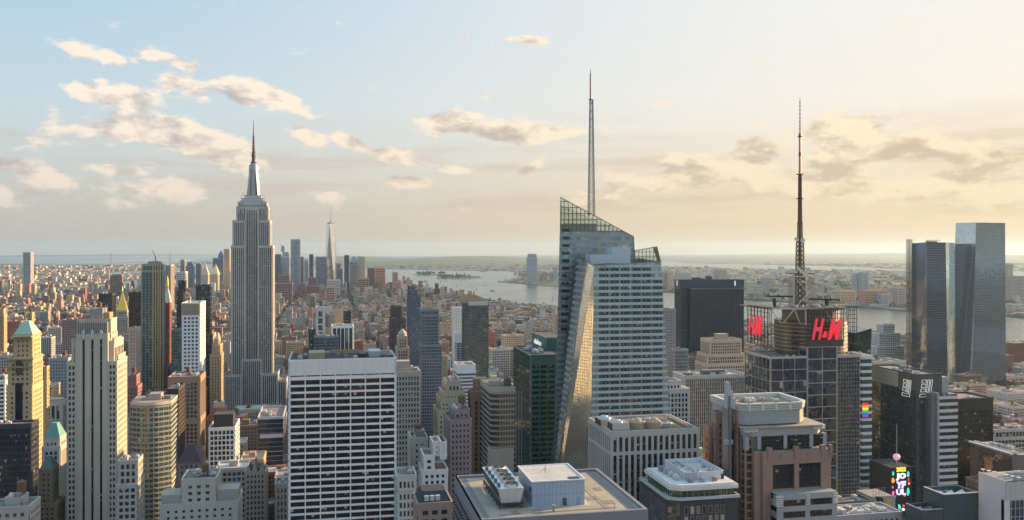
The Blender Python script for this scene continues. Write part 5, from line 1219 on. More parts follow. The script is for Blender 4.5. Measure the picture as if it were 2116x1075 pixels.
def B(name, label, v, tiers, wall, st='punch', xs=None, dep=None, gc='dk', gm='window_glass', wm='stone', roof=None, ref=None, tanks=0, units=3, side=None, cat='building', base=None, top=None, parts=None, spc=None, fin=True):
    """tiers: (x left, x right, y top[, set-back]) in photo pixels from the lowest, widest one up; the place comes from v, metres down the avenues"""
    x0, x1 = tiers[0][0], tiers[0][1]; left = x1 < 678
    if xs is not None:
        if left: vb = VF(U(x1,v), xs)
        else: vb = VF(U(x0,v), xs)
        d = max(7.0, vb-v)
    else: d = dep or 28.0
    uc = (U(x0,v)+U(x1,v))/2
    b = Bld(name, label, (uc, v+d/2, GZ), BR[wall] if isinstance(wall, str) else wall, GL[gc] if isinstance(gc, str) else gc, wm, gm, cat=cat, roofc=roof or (.20+random.uniform(-.05,.12),.19,.18,1), spc=spc)
    if parts: b.wparts = lambda n: n[1] < -.5
    sp = ST[st] if isinstance(st, str) else st
    sd = ST[side] if isinstance(side, str) else side
    z0 = GZ; zt = 0
    for i, t in enumerate(tiers):
        s_ = t[3] if len(t) > 3 else 1.5*i
        a0, a1 = U(t[0],v), U(t[1],v); zt = ZP(t[2], uc, v)
        dd = d - s_ - (1.0*i)
        poly = rect(a0, a1, v+s_, v+s_+max(5, dd))
        zz = max(z0-.5, GZ)
        if parts and i == 0:
            zs = max(GZ+10, ZP(1090, uc, v)); b.wparts = False; b.block(poly, GZ, zs, sp, roof=False); b.wparts = lambda n: n[1] < -.5; zz = zs
        b.block(poly, zz, zt, sp, sides=({1: sd, 3: sd} if sd else None))
        z0 = zt
    last = poly
    b.zt = zt; b.last = last; b.v = v; b.d = d; b.uc = uc
    if units: b.clutter(last, zt, units, tanks)
    ys = tiers[-1][2]
    note(ref or None, min(x0, xs or x0), max(x1, xs or x1), ys, 1075, min(U(t[0],v) for t in tiers), max(U(t[1],v) for t in tiers), v, v+d, zt)
    if top: top(b)
    if fin: b.finish()
    return b
def pyramid(col, mat, y, ridge=0.0, name='peaked_roof', ov=.5, tipy=None):
    def f(b):
        us = [p[0] for p in b.last]; vs = [p[1] for p in b.last]; c = (sum(us)/4, sum(vs)/4); h = ZP(y, b.uc, b.v); m = b.mb(name, mat, col)
        P = inset(b.last, -ov)
        if ridge: m.hip(P, b.zt+.4, [(c[0]+(p[0]-c[0])*ridge, c[1]+(p[1]-c[1])*ridge) for p in P], h)
        else: m.hip(P, b.zt+.4, [c], h)
        if tipy: b.mb('roof_tip', mat, col).frustum(c, .8, .1, h-1, ZP(tipy, b.uc, b.v), 6)
    return f
def house(boxes, col=(.3,.3,.3,1), mat='panel', name='roof_house'):
    def f(b):
        for (x0, x1, y, a, c) in boxes:
            zz = ZP(y,b.uc,b.v); z0 = b.zt if zz > b.zt else zz-(3.0 if name == 'fascia' else 18); b.bulk(U(x0,b.v), U(x1,b.v), b.v+a, b.v+c, z0, zz-z0, col, name, mat)
    return f
def both(*fs): return lambda b: [f(b) for f in fs]
GREEN = (.22,.40,.33,1)
# --- lower left, near
B('dark_glass_office', 'near-black glass office box with lit striped flank at bottom left', 600, [(-40,64,880)], 'dark', S(bay=2.4,fl=3.8,pw=.12,sh=.5,pp=.1,sp=.08,top=2,corner=.5), xs=77, gc=(.02,.026,.04,1), gm='plain_glass', wm='panel', side=S(bay=30,fl=3.8,pw=0,sh=1.7,sp=.3,top=2,corner=.2), ref='the near-black office box', parts=True)
B('green_peaked_brick_building', 'brown brick building with pointed green copper roof beside the near-black office box', 640, [(78,118,1043),(79,106,974,3)], (.21,.155,.11,1), 'punch', xs=133, top=pyramid((.10,.17,.15,1),'copper',949,.18), units=0, parts=True)
B('green_mansard_tower', 'pale stone tower with flat-topped green roof behind the brown peaked building', 720, [(88,124,925),(90,121,908,2)], 'conc', 'pier', xs=139, top=pyramid((.13,.30,.27,1),'copper',878,.35), units=0, ref='the flat-topped green roof')
b = B('green_roofed_tower', 'golden stone tower with arched tall window and pale green hipped roof', 780, [(14,66,800),(16,66,742,1),(25,63,694,4)], (.40,.31,.19,1), S(bay=3.4,fl=3.9,pw=1.9,sh=1.9,top=4,corner=2), xs=88, top=pyramid((.30,.50,.40,1),'copper',666,.28), units=0, ref='the pale green hipped roof', fin=False)
m = b.mb('cornice','stone',(.36,.28,.18,1)); u0, u1 = U(14,780), U(66,780)
for y, e in ((742,1.4),(696,.8),(758,1.0)): m.box((U(25,780) if y==696 else u0)-e, (U(63,780) if y==696 else u1)+e, 780-e, 780+b.d, ZP(y,b.uc,780)-.8, ZP(y,b.uc,780)+.4)
g = b.mb('arched_window','window_glass',(.02,.02,.03,1)); uc = U(39.5,780); r_ = 2.4
pts = [(uc+r_*cos(a*pi/10), 779.3, ZP(750,b.uc,780)+r_*sin(a*pi/10)) for a in range(11)]; g.quad([(uc-r_,779.3,ZP(774,b.uc,780)),(uc+r_,779.3,ZP(774,b.uc,780))]+pts)
b.mb('window_strip','window_glass',(.02,.02,.03,1)).box(uc-2.6, uc+2.6, 779.1, 779.9, 60, ZP(792,b.uc,780)); b.finish()
b = B('low_grey_roof_building', 'low building top with cluttered grey roof in the bottom left corner', 470, [(-30,60,1052),(2,36,1040,6)], (.33,.31,.29,1), 'punch', xs=82, units=10, tanks=1)
b = B('stepped_stone_annex', 'small grey stone stepped block at the foot of the cream strip tower', 575, [(241,284,1004),(243,283,956,2)], (.35,.335,.30,1), S(bay=3.0,fl=3.9,pw=1.2,sh=1.6,top=1.6,corner=.9,panes=2), xs=297, units=6, parts=True)
b = B('curved_banded_glass_building', 'curved green glass office building with pale horizontal bands', 700, [(272,354,990)], (.30,.30,.285,1), None, dep=26, gm='curtain_glass', gc=(.10,.165,.16,1), units=0, ref='the curved banded glass building', fin=False)
v_ = 700; a0, a1 = U(271,v_), U(354,v_); zt = ZP(828,b.uc,v_); n_ = 18
cur = [(a0+(a1-a0)*i/n_, v_-1.5-7.0*sin(pi*i/n_)) for i in range(n_+1)] + [(a1, v_+25), (a0, v_+25)]
b.mb('glazing','curtain_glass',b.glassc,'stuff').prism(cur, GZ, zt-.3, False, uvs=(1.3,3.7))
for k in range(36):
    zz = zt-3.0-k*3.75
    if zz > GZ: b.mb('concrete_band','stone',(.27,.28,.275,1)).prism(inset(cur,-.35), zz-1.35, zz, True, True)
b.mb('roof','gravel',(.34,.31,.27,1)).quad([(p[0],p[1],zt-.2) for p in cur]); b.mb('fascia','stone',(.47,.44,.39,1)).prism(inset(cur,-.4), zt-2.4, zt, False)
for i in range(1, n_, 2): b.mb('slim_pier','stone',(.40,.40,.37,1)).box(cur[i][0]-.15, cur[i][0]+.15, cur[i][1]-.2, cur[i][1]+.1, GZ, zt-2)
b.bulk(U(306,v_),U(331,v_),v_+3,v_+14,zt,4.5,(.33,.32,.30,1),'roof_house','panel'); b.bulk(U(335,v_),U(350,v_),v_+6,v_+12,zt,2.2,(.2,.2,.2,1),'roof_house','panel'); b.clutter(rect(a0+3,a1-3,v_,v_+20), zt, 8); b.finish()
B('black_narrow_tower', 'narrow black tower with reddish lit side beside the curved banded glass building', 790, [(345,368,806)], (.055,.04,.04,1), S(bay=2.2,fl=3.8,pw=.3,sh=.6,top=12,corner=.4,pp=.15,sp=.1), xs=381, side=S(bay=3,fl=3.8,pw=1.2,sh=1.7,top=2,corner=1), units=2, gc='br')
B('brown_pier_tower', 'brown stone tower of slim vertical piers with gilded lit flank', 880, [(347,413,866),(347.6,412.6,781,.8)], (.24,.175,.135,1), S(bay=3.3,fl=3.9,pw=1.2,sh=1.4,pp=.7,sp=.15,top=5,corner=2), xs=425, units=5, ref='the brown pier tower', tanks=1)
B('purple_mansard_building', 'small brown building with dark purple slate mansard roof and dormers', 640, [(367,414,957)], (.19,.155,.145,1), S(bay=3.4,fl=4.0,pw=1.7,sh=1.8,top=1.4,corner=1.3,panes=2), xs=421, top=pyramid((.075,.045,.065,1),'copper',923,.22,ov=.8), units=0, parts=True, roof=(.1,.1,.1,1))
b = B('white_grid_office', 'white gridded office building with square windows and dark rooftop house', 730, [(432,485,886)], (.60,.605,.61,1), S(bay=3.05,fl=4.0,pw=.75,sh=1.0,pp=.5,sp=.47,top=1.6,corner=.6,panes=2), xs=494, units=5, ref='the white gridded office', parts=True, top=house([(440,481,858,3,18)],(.05,.048,.045,1)))
b = B('plain_cream_stepped_building', 'plain cream stepped building with bare side wall near the bottom edge', 560, [(331,492,1042),(375,446,993,1)], (.40,.385,.335,1), S(bay=4.4,fl=4.0,pw=2.8,sh=2.1,top=3,corner=2.4,panes=2), dep=26, units=8, parts=True, tanks=1, top=house([(331,376,1022,2,18),(446,492,1016,2,16)],(.37,.355,.31,1),'stone','setback_block'))
def gab(b):
    m = b.mb('gable','stone',b.wall)
    for (xa, xb, y) in ((507,521,966),(519,533,957),(533,547,968)):
        a, c = U(xa,b.v), U(xb,b.v); m.quad([(a,b.v-.6,b.zt),(c,b.v-.6,b.zt),((a+c)/2,b.v-.6,ZP(y-6,b.uc,b.v))]); m.quad([(c,b.v+14,b.zt),(a,b.v+14,b.zt),((a+c)/2,b.v+14,ZP(y-6,b.uc,b.v))])
        r = b.mb('gable_roof','copper',(.13,.13,.14,1)); t = ((a+c)/2, ZP(y-6,b.uc,b.v)); r.quad([(a,b.v-.6,b.zt),(t[0],b.v-.6,t[1]),(t[0],b.v+14,t[1]),(a,b.v+14,b.zt)]); r.quad([(t[0],b.v-.6,t[1]),(c,b.v-.6,b.zt),(c,b.v+14,b.zt),(t[0],b.v+14,t[1])])
B('gabled_gothic_building', 'tan gothic building with pointed gables and rows of small windows', 640, [(506,549,978)], (.30,.25,.20,1), S(bay=2.5,fl=3.7,pw=1.1,sh=1.5,top=1.2,corner=.9,panes=2), dep=18, top=gab, units=0, parts=True, ref='the gabled gothic building')
B('violet_framed_glass_tower', 'dark blue glass tower framed by a violet-grey top left of the white slab tower', 790, [(533,585,864)], (.36,.37,.44,1), S(bay=40,fl=4,pw=0,sh=.2,top=1,corner=7.2,pp=.3,sp=.05), xs=591, gc=(.035,.05,.075,1), gm='curtain_glass', units=4, top=house([(537,584,897,-.7,0.6)],(.45,.45,.52,1),'panel','fascia'))
b = B('ornate_corner_building', 'small ornate brown building with arched windows tucked beside the white slab tower', 590, [(569,596,1003)], (.27,.225,.195,1), S(bay=2.6,fl=4.2,pw=1.1,sh=1.4,top=2,corner=.8,panes=2), dep=16, units=4, parts=True)
b = B('green_copper_roofed_block', 'long low pale block with green copper roof edge below the tallest limestone skyscraper', 1110, [(482,578,850)], (.36,.335,.29,1), 'punch', dep=40, units=10, tanks=2, ref='the long green-roofed block', top=both(house([(486,548,846,2,30),(552,575,848,4,30)],(.38,.47,.43,1),'copper')))
B('orange_brick_penthouse_building', 'building topped by an orange brick and white rooftop house above the white gridded office', 930, [(428,470,866),(437,464,846,3)], (.35,.17,.10,1), 'punch', dep=22, top=house([(440,461,833,5,14)],(.55,.52,.48,1)), units=3, tanks=1)
# --- upper left
B('crosshatch_tower', 'isolated tall grey patterned tower far off at the extreme left', 5000, [(48,63,522)], (.33,.32,.33,1), S(bay=9,fl=9,pw=3,sh=4,top=4,corner=3,pp=1.2,sp=1.0), xs=69, units=0, gc='bl', ref='the isolated patterned tower')
B('distant_brown_block', 'wide distant reddish brown slab above the golden pyramid roof', 4650, [(227,252,570),(231,250,568,4)], (.20,.12,.105,1), S(bay=8,fl=8,pw=3,sh=3,top=6,corner=4), dep=30, units=0)
B('black_twin_slot_tower', 'black tower with two pale window slots left of the golden pyramid roof', 1650, [(204,231,608)], (.03,.03,.036,1), 'pier', dep=28, units=2, wm='panel')
b = B('gold_pyramid_tower', 'stone tower with steep golden pyramid roof', 1850, [(234,266,690),(237,264,655,3),(239,261,643,6)], (.36,.34,.31,1), 'pier', xs=271, top=pyramid((.83,.55,.12,1),'gold',601,0.02,ov=-.2,tipy=592), units=0, ref='the golden pyramid roof', cat='skyscraper')
B('dark_bronze_slab', 'broad dark bronze slab tower right of the golden pyramid roof', 1470, [(266,306,605)], (.045,.032,.03,1), 'band', dep=30, gc=(.03,.022,.022,1), wm='panel', units=3, ref='the dark bronze slab')
def crane(b):
    for k in range(4): b.mb('gold_glint_strip','metal',(.62,.46,.20,1)).box(U(316+k*5,1250), U(317.6+k*5,1250), 1248.8, 1250, GZ, b.zt-3)  # gold strips added in place of the golden reflection on the glass
    c = (U(318,1250), 1262); m = b.mb('crane','steel',(.08,.07,.06,1)); z = b.zt; m.beam((c[0],c[1],z), (c[0],c[1],z+8), .6); m.beam((c[0],c[1],z+6), (c[0]-4,c[1],z+16), .45)
B('teal_gold_glass_tower', 'very tall slim teal glass tower with painted gold reflections and a crane on top', 1250, [(293,337,560),(294,336,547,1.5),(306,331,542,3)], (.24,.29,.28,1), S(bay=4.2,fl=3.8,pw=.8,sh=.5,pp=.6,sp=.1,top=2,corner=.5), xs=339.5, gc=(.06,.11,.115,1), gm='curtain_glass', wm='metal', units=2, ref='the slim teal glass tower', top=crane, cat='skyscraper', side=S(bay=4.2,fl=3.8,pw=1.2,sh=.5,pp=.9,sp=.1,top=2,corner=.5))
B('striped_far_tower', 'distant tan and blue striped tower right of the slim teal glass tower', 3600, [(341,353,548)], (.36,.31,.26,1), S(bay=6,fl=12,pw=2.4,sh=.5,top=4,corner=2), xs=360, units=0)
b = B('clock_tower', 'white marble campanile tower with tiny gold lantern behind the slim teal glass tower', 2040, [(338,351,622)], (.56,.52,.46,1), 'punch', xs=354, top=pyramid((.52,.50,.46,1),'stone',592,.12), units=0, fin=False)
cc = ((b.last[0][0]+b.last[1][0])/2, (b.last[0][1]+b.last[2][1])/2); b.mb('lantern','gold',(.80,.55,.15,1)).frustum(cc, 2.6, 2.0, ZP(592,b.uc,2040), ZP(582,b.uc,2040), 8); b.mb('lantern_tip','gold',(.80,.55,.15,1)).frustum(cc, 2.0, .2, ZP(582,b.uc,2040), ZP(570,b.uc,2040), 8); b.finish()
B('red_brick_slim_tower', 'slim dark red tower in front of the white marble campanile', 1330, [(337,350,628)], (.19,.065,.055,1), 'punch', xs=354, units=2)
B('black_banded_tower', 'black tower with teal banded lower half near the downtown cluster left of the skyscraper', 1700, [(365,378,603),(368,382,581,2)], (.04,.035,.04,1), 'curtain', dep=20, gc='dk', units=1)
b = B('white_window_grid_tower', 'white tower with regular grid of small windows and golden lit side', 1010, [(376,413,652),(375.6,413.4,628,.6)], (.62,.64,.66,1), S(bay=3.6,fl=4.1,pw=1.5,sh=1.8,top=2,corner=1.3), xs=424, units=3, roof=(.4,.35,.25,1), ref='the white window-grid tower', gc='gr', fin=False)
for k in range(7): b.mb('crown_fin','stone',(.36,.30,.22,1)).box(U(376+k*5.3,1010)+1, U(376+k*5.3,1010)+2.2, 1008.9, 1010, ZP(651,b.uc,1010), ZP(628,b.uc,1010))
b.mb('crown_panel','stone',(.33,.29,.23,1)).box(U(376,1010), U(413,1010), 1009.4, 1010.2, ZP(651,b.uc,1010), ZP(628.5,b.uc,1010)); b.finish()
B('teal_low_glass_block', 'small teal glass block left of the white window-grid tower', 1025, [(354,374,684)], 'teal', 'curtain', dep=20, gc='tl', gm='curtain_glass', wm='metal')
B('black_lattice_tower', 'tall black tower with pale lattice patterning behind the white window-grid tower', 1150, [(405,434,590)], (.045,.048,.055,1), S(bay=3.1,fl=6.5,pw=.5,sh=1.3,top=2,corner=.7), xs=437, gc=(.03,.036,.046,1), wm='panel', units=3, ref='the black lattice tower')
B('tan_wedding_cake_building', 'tan stepped brick building with lit flank and little spire beside the black lattice tower', 1090, [(434,456,735),(438,454,715,2),(442,450,703,4)], (.37,.27,.17,1), 'punch', xs=464, top=pyramid((.35,.30,.22,1),'stone',690,.05), units=0)
B('beige_square_office', 'beige square office building with small windows in front of the dark bronze slab', 1000, [(266,282,680)], (.40,.33,.27,1), 'punch', xs=290, units=4)
B('blue_thin_slab', 'thin blue-grey glass slab between the cream strip tower and beige square office', 1040, [(252,264,708)], 'blue', 'curtain', dep=18, gc='bl', gm='curtain_glass', wm='metal')
B('purple_brick_apartment', 'purplish brick apartment building with orange lit edge right of the cream strip tower', 960, [(259,284,800),(263,280,778,3)], (.22,.125,.135,1), 'punch', xs=293, units=3, tanks=1)
B('columned_temple_block', 'grey classical block with columned top storeys and pediment left of the cream strip tower', 950, [(91,129,832)], (.33,.325,.315,1), S(bay=4,fl=14,pw=1.6,sh=1.2,top=3.5,corner=1.8), xs=137, units=3, top=house([(96,126,826,2,14)],(.36,.35,.33,1),'stone'))
B('white_slice_building', 'white banded building sliver at the left edge of the view', 900, [(-12,10,790)], 'white', 'band', xs=12, units=2)
B('gold_lit_left_tower', 'golden lit brick tower at the left edge above the white banded sliver', 1300, [(-14,8,652),(-12,6,640,2)], (.42,.28,.16,1), 'punch', xs=14, units=1, tanks=1)
B('twin_tan_towers', 'tan tower pair with lit flanks behind the pale green hipped roof', 1500, [(40,62,668),(55,65,648,2)], (.40,.30,.19,1), 'punch', xs=68, units=1, tanks=1)
B('lit_tan_annex', 'tan building with golden flank close behind the green hipped roof tower', 860, [(80,96,760)], (.41,.29,.16,1), 'punch', xs=101, units=2)
B('grey_wide_loft', 'wide grey loft building left of the cream strip tower', 1060, [(100,140,742)], (.27,.27,.29,1), 'punch', dep=30, units=6, tanks=1)
B('mauve_department_block', 'broad mauve brick block left of the cream strip tower crown', 1420, [(128,160,662)], (.27,.20,.19,1), 'punch', dep=40, units=6)
# --- centre
B('grey_screen_tower', 'grey concrete and dark glass tower with blank white wall above the white slab tower', 1150, [(652,690,700),(653,671,637,1),(668,687,638,2)], (.42,.43,.45,1), S(bay=7,fl=8,pw=2.5,sh=2,top=4,corner=1.5), dep=24, gc='gr', units=3, ref='the grey concrete screen tower')
B('tan_blank_slab', 'tan blank-walled slab beside the grey concrete screen tower', 1190, [(692,709,642)], (.46,.34,.23,1), None, dep=18, units=2)
B('dark_teal_cube', 'dark teal glass cube right of the tan blank-walled slab', 1230, [(700,725,644)], (.06,.09,.10,1), 'curtain', dep=25, gc='dk', gm='curtain_glass', wm='panel')
B('white_finned_office', 'white finned office with dark vertical glass just above the white slab tower roof', 1080, [(686,730,675)], 'white', S(bay=4.4,fl=30,pw=1.0,sh=1.5,top=2,corner=.8,pp=1.0), dep=26, units=4, ref='the white finned office')
B('low_blue_glass_podium', 'low blue-grey glass building in front of the grey concrete screen tower', 1060, [(650,700,697)], (.20,.23,.27,1), 'curtain', dep=20, gc='bl', gm='curtain_glass', wm='metal', units=6)
B('black_blank_block', 'small black block left of the grey concrete screen tower', 1100, [(638,652,684)], 'dark', 'curtain', dep=20)
B('ribbed_beige_tower', 'beige tower of fine vertical ribs right behind the white slab tower', 640, [(816,868,770)], (.36,.325,.29,1), S(bay=2.0,fl=3.9,pw=.95,sh=1.5,pp=.7,sp=.3,top=3,corner=.6), dep=24, units=6, ref='the ribbed beige tower', top=house([(818,848,748,4,14),(822,842,762,2,16)],(.40,.36,.31,1),'stone'))
B('brown_black_tower', 'dark brown tower with notched top right of the white finned office', 1350, [(807,838,660),(809,830,634,3)], (.10,.075,.08,1), 'pier', dep=25, units=2)
B('slate_stepped_tower', 'tall slate blue residential tower with narrow stepped top', 1200, [(846,869,612),(847,862,600,2),(848,858,593,4)], (.10,.12,.155,1), S(bay=3,fl=3.6,pw=.5,sh=1.5,top=1,corner=.5,pp=.3,sp=.4), xs=841, gc='bl', units=1, ref='the slate stepped tower')
def dome(b): b.mb('dome','copper',(.42,.38,.32,1)).frustum((b.uc,b.v+8), 5, 5, b.zt, b.zt+4, 12); b.mb('dome_cap','copper',(.42,.38,.32,1)).frustum((b.uc,b.v+8), 5.2, 1.2, b.zt+4, b.zt+9, 12)
B('domed_beige_tower', 'narrow beige tower with small round dome beneath the slate stepped tower', 1020, [(820,845,720),(823,842,697,2)], (.42,.34,.26,1), 'pier', dep=18, units=0, top=dome)
B('bluegrey_white_topped_tower', 'blue-grey glass tower with plain white top band', 980, [(871,913,714),(872,906,652,2),(871.5,906.5,641,1.8)], (.17,.20,.24,1), S(bay=2.6,fl=3.6,pw=.4,sh=.9,top=1.5,corner=.4), dep=28, gc='bl', gm='curtain_glass', units=3, ref='the white-topped blue-grey tower')
B('slim_white_tower', 'slim white tower with closely spaced windows in the far middle', 1500, [(937,957,636)], 'white', 'punch', dep=18, units=1, tanks=1, ref='the slim white tower')
B('blue_banded_block', 'small blue glass block with pale top in front of the slim white tower', 1440, [(943,960,691)], (.40,.48,.52,1), S(bay=6,fl=4,pw=.2,sh=.4,top=14,corner=.4), dep=18, gc='bl', gm='curtain_glass', wm='panel', units=1)
def slant(b):
    a0, a1 = U(961,b.v), U(1009,b.v); zA, zB = ZP(610,b.uc,b.v), ZP(621,b.uc,b.v); m = b.mb('slanted_crown','stone',(.38,.29,.19,1)); v0, v1 = b.v+5, b.v+b.d
    m.quad([(a0,v0,b.zt-2),(a1,v0,b.zt-2),(a1,v0,zB),((a0+a1)/2,v0,zA),(a0,v0,zA)]); m.quad([(a0,v1,b.zt-2),(a0,v0,b.zt-2),(a0,v0,zA),(a0,v1,zA)]); m.quad([(a1,v0,b.zt-2),(a1,v1,b.zt-2),(a1,v1,zB),(a1,v0,zB)]); m.quad([(a1,v1,b.zt-2),(a0,v1,b.zt-2),(a0,v1,zA),((a0+a1)/2,v1,zA),(a1,v1,zB)])
    b.mb('crown_band','panel',(.50,.52,.52,1)).box(U(968,b.v), U(1008,b.v), b.v-.6, b.v+4, b.zt-2, b.zt+2.6)
B('slant_crowned_green_tower', 'dark green residential tower with pale band and slanted brown crown', 1080, [(961,1009,628)], (.085,.105,.10,1), S(bay=3.0,fl=3.4,pw=.5,sh=1.1,top=1,corner=.5,pp=.3,sp=.28), dep=24, gc=(.09,.12,.12,1), gm='window_glass', units=0, top=slant, ref='the slant-crowned green tower')
B('white_blue_striped_block', 'small white and pale blue striped block left of the faceted glass skyscraper', 900, [(946,982,756)], (.58,.62,.65,1), S(bay=30,fl=3.6,pw=0,sh=1.5,sp=.3,top=8,corner=.4), xs=938, gc='bl', wm='panel', units=3)
B('stepped_yellow_deco_tower', 'yellowish stepped art deco tower with blocky crown left of the brown octagon tower', 640, [(905,966,850),(911,963,826,1.5),(916,961,812,3),(926,954,792,5)], (.42,.355,.255,1), S(bay=2.5,fl=3.6,pw=1.3,sh=1.6,top=3,corner=1.1), dep=26, units=2, ref='the stepped yellow deco tower')
B('grey_violet_brick_block', 'grey violet brick block with many small windows below the stepped yellow deco tower', 545, [(929,974,870),(940,972,852,4)], (.215,.185,.19,1), S(bay=2.3,fl=3.4,pw=1.3,sh=1.7,top=2,corner=1.0), dep=26, units=4, tanks=1)
def octa(b): 
    c = (U(992,b.v+9), b.v+9); m = b.mb('octagon_top','stone',(.27,.165,.12,1)); m.frustum(c, 5.6, 5.6, b.zt, ZP(786,b.uc,b.v), 8, ph=pi/8); b.mb('octagon_rim','stone',(.36,.25,.19,1)).frustum(c, 6.0, 6.0, ZP(786,b.uc,b.v)-.2, ZP(786,b.uc,b.v)+.6, 8, ph=pi/8)
B('brown_octagon_tower', 'narrow reddish brown tower with open octagonal top', 640, [(975,1003,812)], (.25,.145,.105,1), S(bay=3.4,fl=3.8,pw=1.8,sh=1.0,pp=.7,sp=.1,top=6,corner=1.5), xs=969, units=0, top=octa, ref='the brown octagon tower', gc='br')
b = B('rounded_corner_banded_tower', 'banded stone and glass tower with rounded corner left of the teal green tower', 600, [(1014,1061,930)], (.40,.36,.30,1), None, dep=10, units=0, fin=False, ref='the rounded-corner banded tower')
v_ = 600; a0, a1, am = U(1014,v_), U(1064,v_), U(1030,v_); vb_ = VF(a0,994); zt = ZP(800,b.uc,v_); rr_ = am-a0
cur = [(a0,vb_),(a0,v_+rr_)] + [(am-rr_*cos(t*pi/16), v_+rr_-rr_*sin(t*pi/16)) for t in range(1,8)] + [(am,v_),(a1,v_),(a1,vb_)]
b.mb('glazing','curtain_glass',(.09,.085,.075,1),'stuff').prism(cur, GZ, zt-.3, False, uvs=(1.6,3.7))
for k in range(40):
    zz = zt-3.6-k*3.75
    if zz > GZ+3: b.mb('stone_band','stone',(.34,.31,.275,1)).prism(inset(cur,-.3), zz-1.3, zz, True, True)
b.mb('fascia','stone',(.44,.38,.30,1)).prism(inset(cur,-.35), zt-3.4, zt, False); b.mb('roof','gravel',(.22,.20,.18,1)).quad([(p[0],p[1],zt-.2) for p in cur])
for x in range(9): b.mb('slim_pier','stone',(.38,.35,.31,1)).box(am+1+x*1.9, am+1.3+x*1.9, v_-.4, v_, GZ, zt-3)
b.tank(U(1053,v_), v_+8, zt, 2.6, 4, .6); b.bulk(U(1018,v_),U(1040,v_),v_+8,v_+16,zt,3,(.4,.33,.26,1),'roof_house','stone'); b.clutter(rect(a0+4,a1-3,v_+4,vb_-3), zt, 8); b.finish()
B('grey_stepped_church_tower', 'pale grey stepped tower block with pinnacles right of the white slab tower base', 560, [(850,925,1000),(851,884,908,2)], (.38,.365,.33,1), S(bay=3.6,fl=3.8,pw=2.2,sh=1.9,top=3,corner=1.6), dep=24, units=4, tanks=1, top=house([(862,880,893,6,14)],(.24,.23,.21,1)), ref='the pale grey stepped block')
B('white_notched_building', 'white building with notched profile in front of the pale grey stepped block', 520, [(872,925,974),(876,898,944,1),(896,912,918,3),(910,923,945,1.5)], (.56,.56,.55,1), S(bay=3.0,fl=3.6,pw=1.6,sh=1.7,top=2,corner=1.2), dep=20, units=4, tanks=1)
B('green_cornice_loft', 'grey loft with pale green cornice hugging the white slab tower', 480, [(821,859,1012),(820.5,859.5,985,-.6)], (.38,.42,.40,1), S(bay=2.1,fl=4.4,pw=.9,sh=1.6,top=2.4,corner=.8,panes=2), dep=18, units=6, parts=True)
b = B('brown_skylit_mansion', 'brown stone mansion top with three pale skylights on a dark mansard', 420, [(863,934,1043)], (.28,.21,.18,1), S(bay=4.2,fl=5,pw=1.8,sh=2.0,top=2.6,corner=1.4,panes=2), dep=20, units=4, parts=True, fin=False)
b.mb('mansard','copper',(.045,.05,.055,1)).hip(inset(b.last,.5), b.zt+.3, [(b.uc+(p[0]-b.uc)*.72, b.v+10+(p[1]-b.v-10)*.6) for p in inset(b.last,.5)], b.zt+5.5)
for k in range(3): b.mb('skylight','panel',(.50,.56,.60,1)).box(U(878+k*11.5,420), U(887+k*11.5,420), 421.2, 423.6, b.zt+1.6, b.zt+3.9)
b.finish()
# --- right of the crystal tower
B('white_pier_block', 'white framed block with tall windows right of the faceted glass skyscraper', 680, [(1376,1424,806),(1378,1410,790,3)], (.52,.55,.58,1), S(bay=3.2,fl=4.0,pw=1.2,sh=1.2,top=3,corner=1.0), dep=18, units=3)
B('pinstripe_tower', 'brown and white pinstriped slab tower with flat roof houses', 730, [(1416,1541,777)], (.42,.40,.385,1), S(bay=1.85,fl=3.7,pw=.62,sh=.35,pp=.8,sp=.1,top=2.2,corner=.4), xs=1391, gc=(.035,.028,.028,1), units=9, ref='the pinstriped slab', roof=(.40,.38,.36,1), top=house([(1462,1506,768,8,16),(1425,1440,772,6,14)],(.12,.125,.14,1)), side=S(bay=3,fl=8,pw=2.2,sh=2,top=3,corner=1))
B('beige_deco_crown_tower', 'beige art deco tower with ribbed crown in front of the charcoal slab tower', 970, [(1460,1540,752),(1463,1539,733,2),(1470,1535,704,4)], (.47,.38,.275,1), 'pier', dep=32, units=3, ref='the beige deco crown', top=house([(1490,1512,692,9,20)],(.42,.34,.25,1),'stone'))
B('pale_glass_cube', 'small pale glass cube in front of the charcoal slab tower', 880, [(1394,1422,724)], (.34,.38,.40,1), 'curtain', xs=1388, gc='lt', gm='curtain_glass', wm='metal', units=4)
B('grey_shaft_building', 'grey windowed shaft peeking between the crystal and charcoal towers', 1050, [(1374,1396,640)], (.25,.24,.26,1), 'punch', dep=20, units=1)
b = B('slanted_teal_glass_block', 'teal glass block with slanted top right of the tower with red letters', 640, [(1770,1799,735)], (.10,.17,.18,1), 'curtain', dep=22, gc=(.05,.085,.09,1), gm='mirror_glass', wm='metal', units=0, fin=False)
g = b.mb('slanted_top','mirror_glass',(.06,.10,.105,1)); a0, a1 = U(1768,640), U(1799,640); zA, zB = ZP(688,b.uc,640), ZP(679,b.uc,640)
for q in ([(a0,640,b.zt),(a1,640,b.zt),(a1+1,640,zB),(a0,640,zA)], [(a1,640,b.zt),(a1,660,b.zt),(a1+1,660,zB),(a1+1,640,zB)], [(a1,660,b.zt),(a0,660,b.zt),(a0,660,zA),(a1+1,660,zB)], [(a0,660,b.zt),(a0,640,b.zt),(a0,640,zA),(a0,660,zA)], [(a0,640,zA),(a1+1,640,zB),(a1+1,660,zB),(a0,660,zA)]): g.quad(q, [(0,0),(4,0),(4,5),(0,5)][:len(q)])
b.finish()
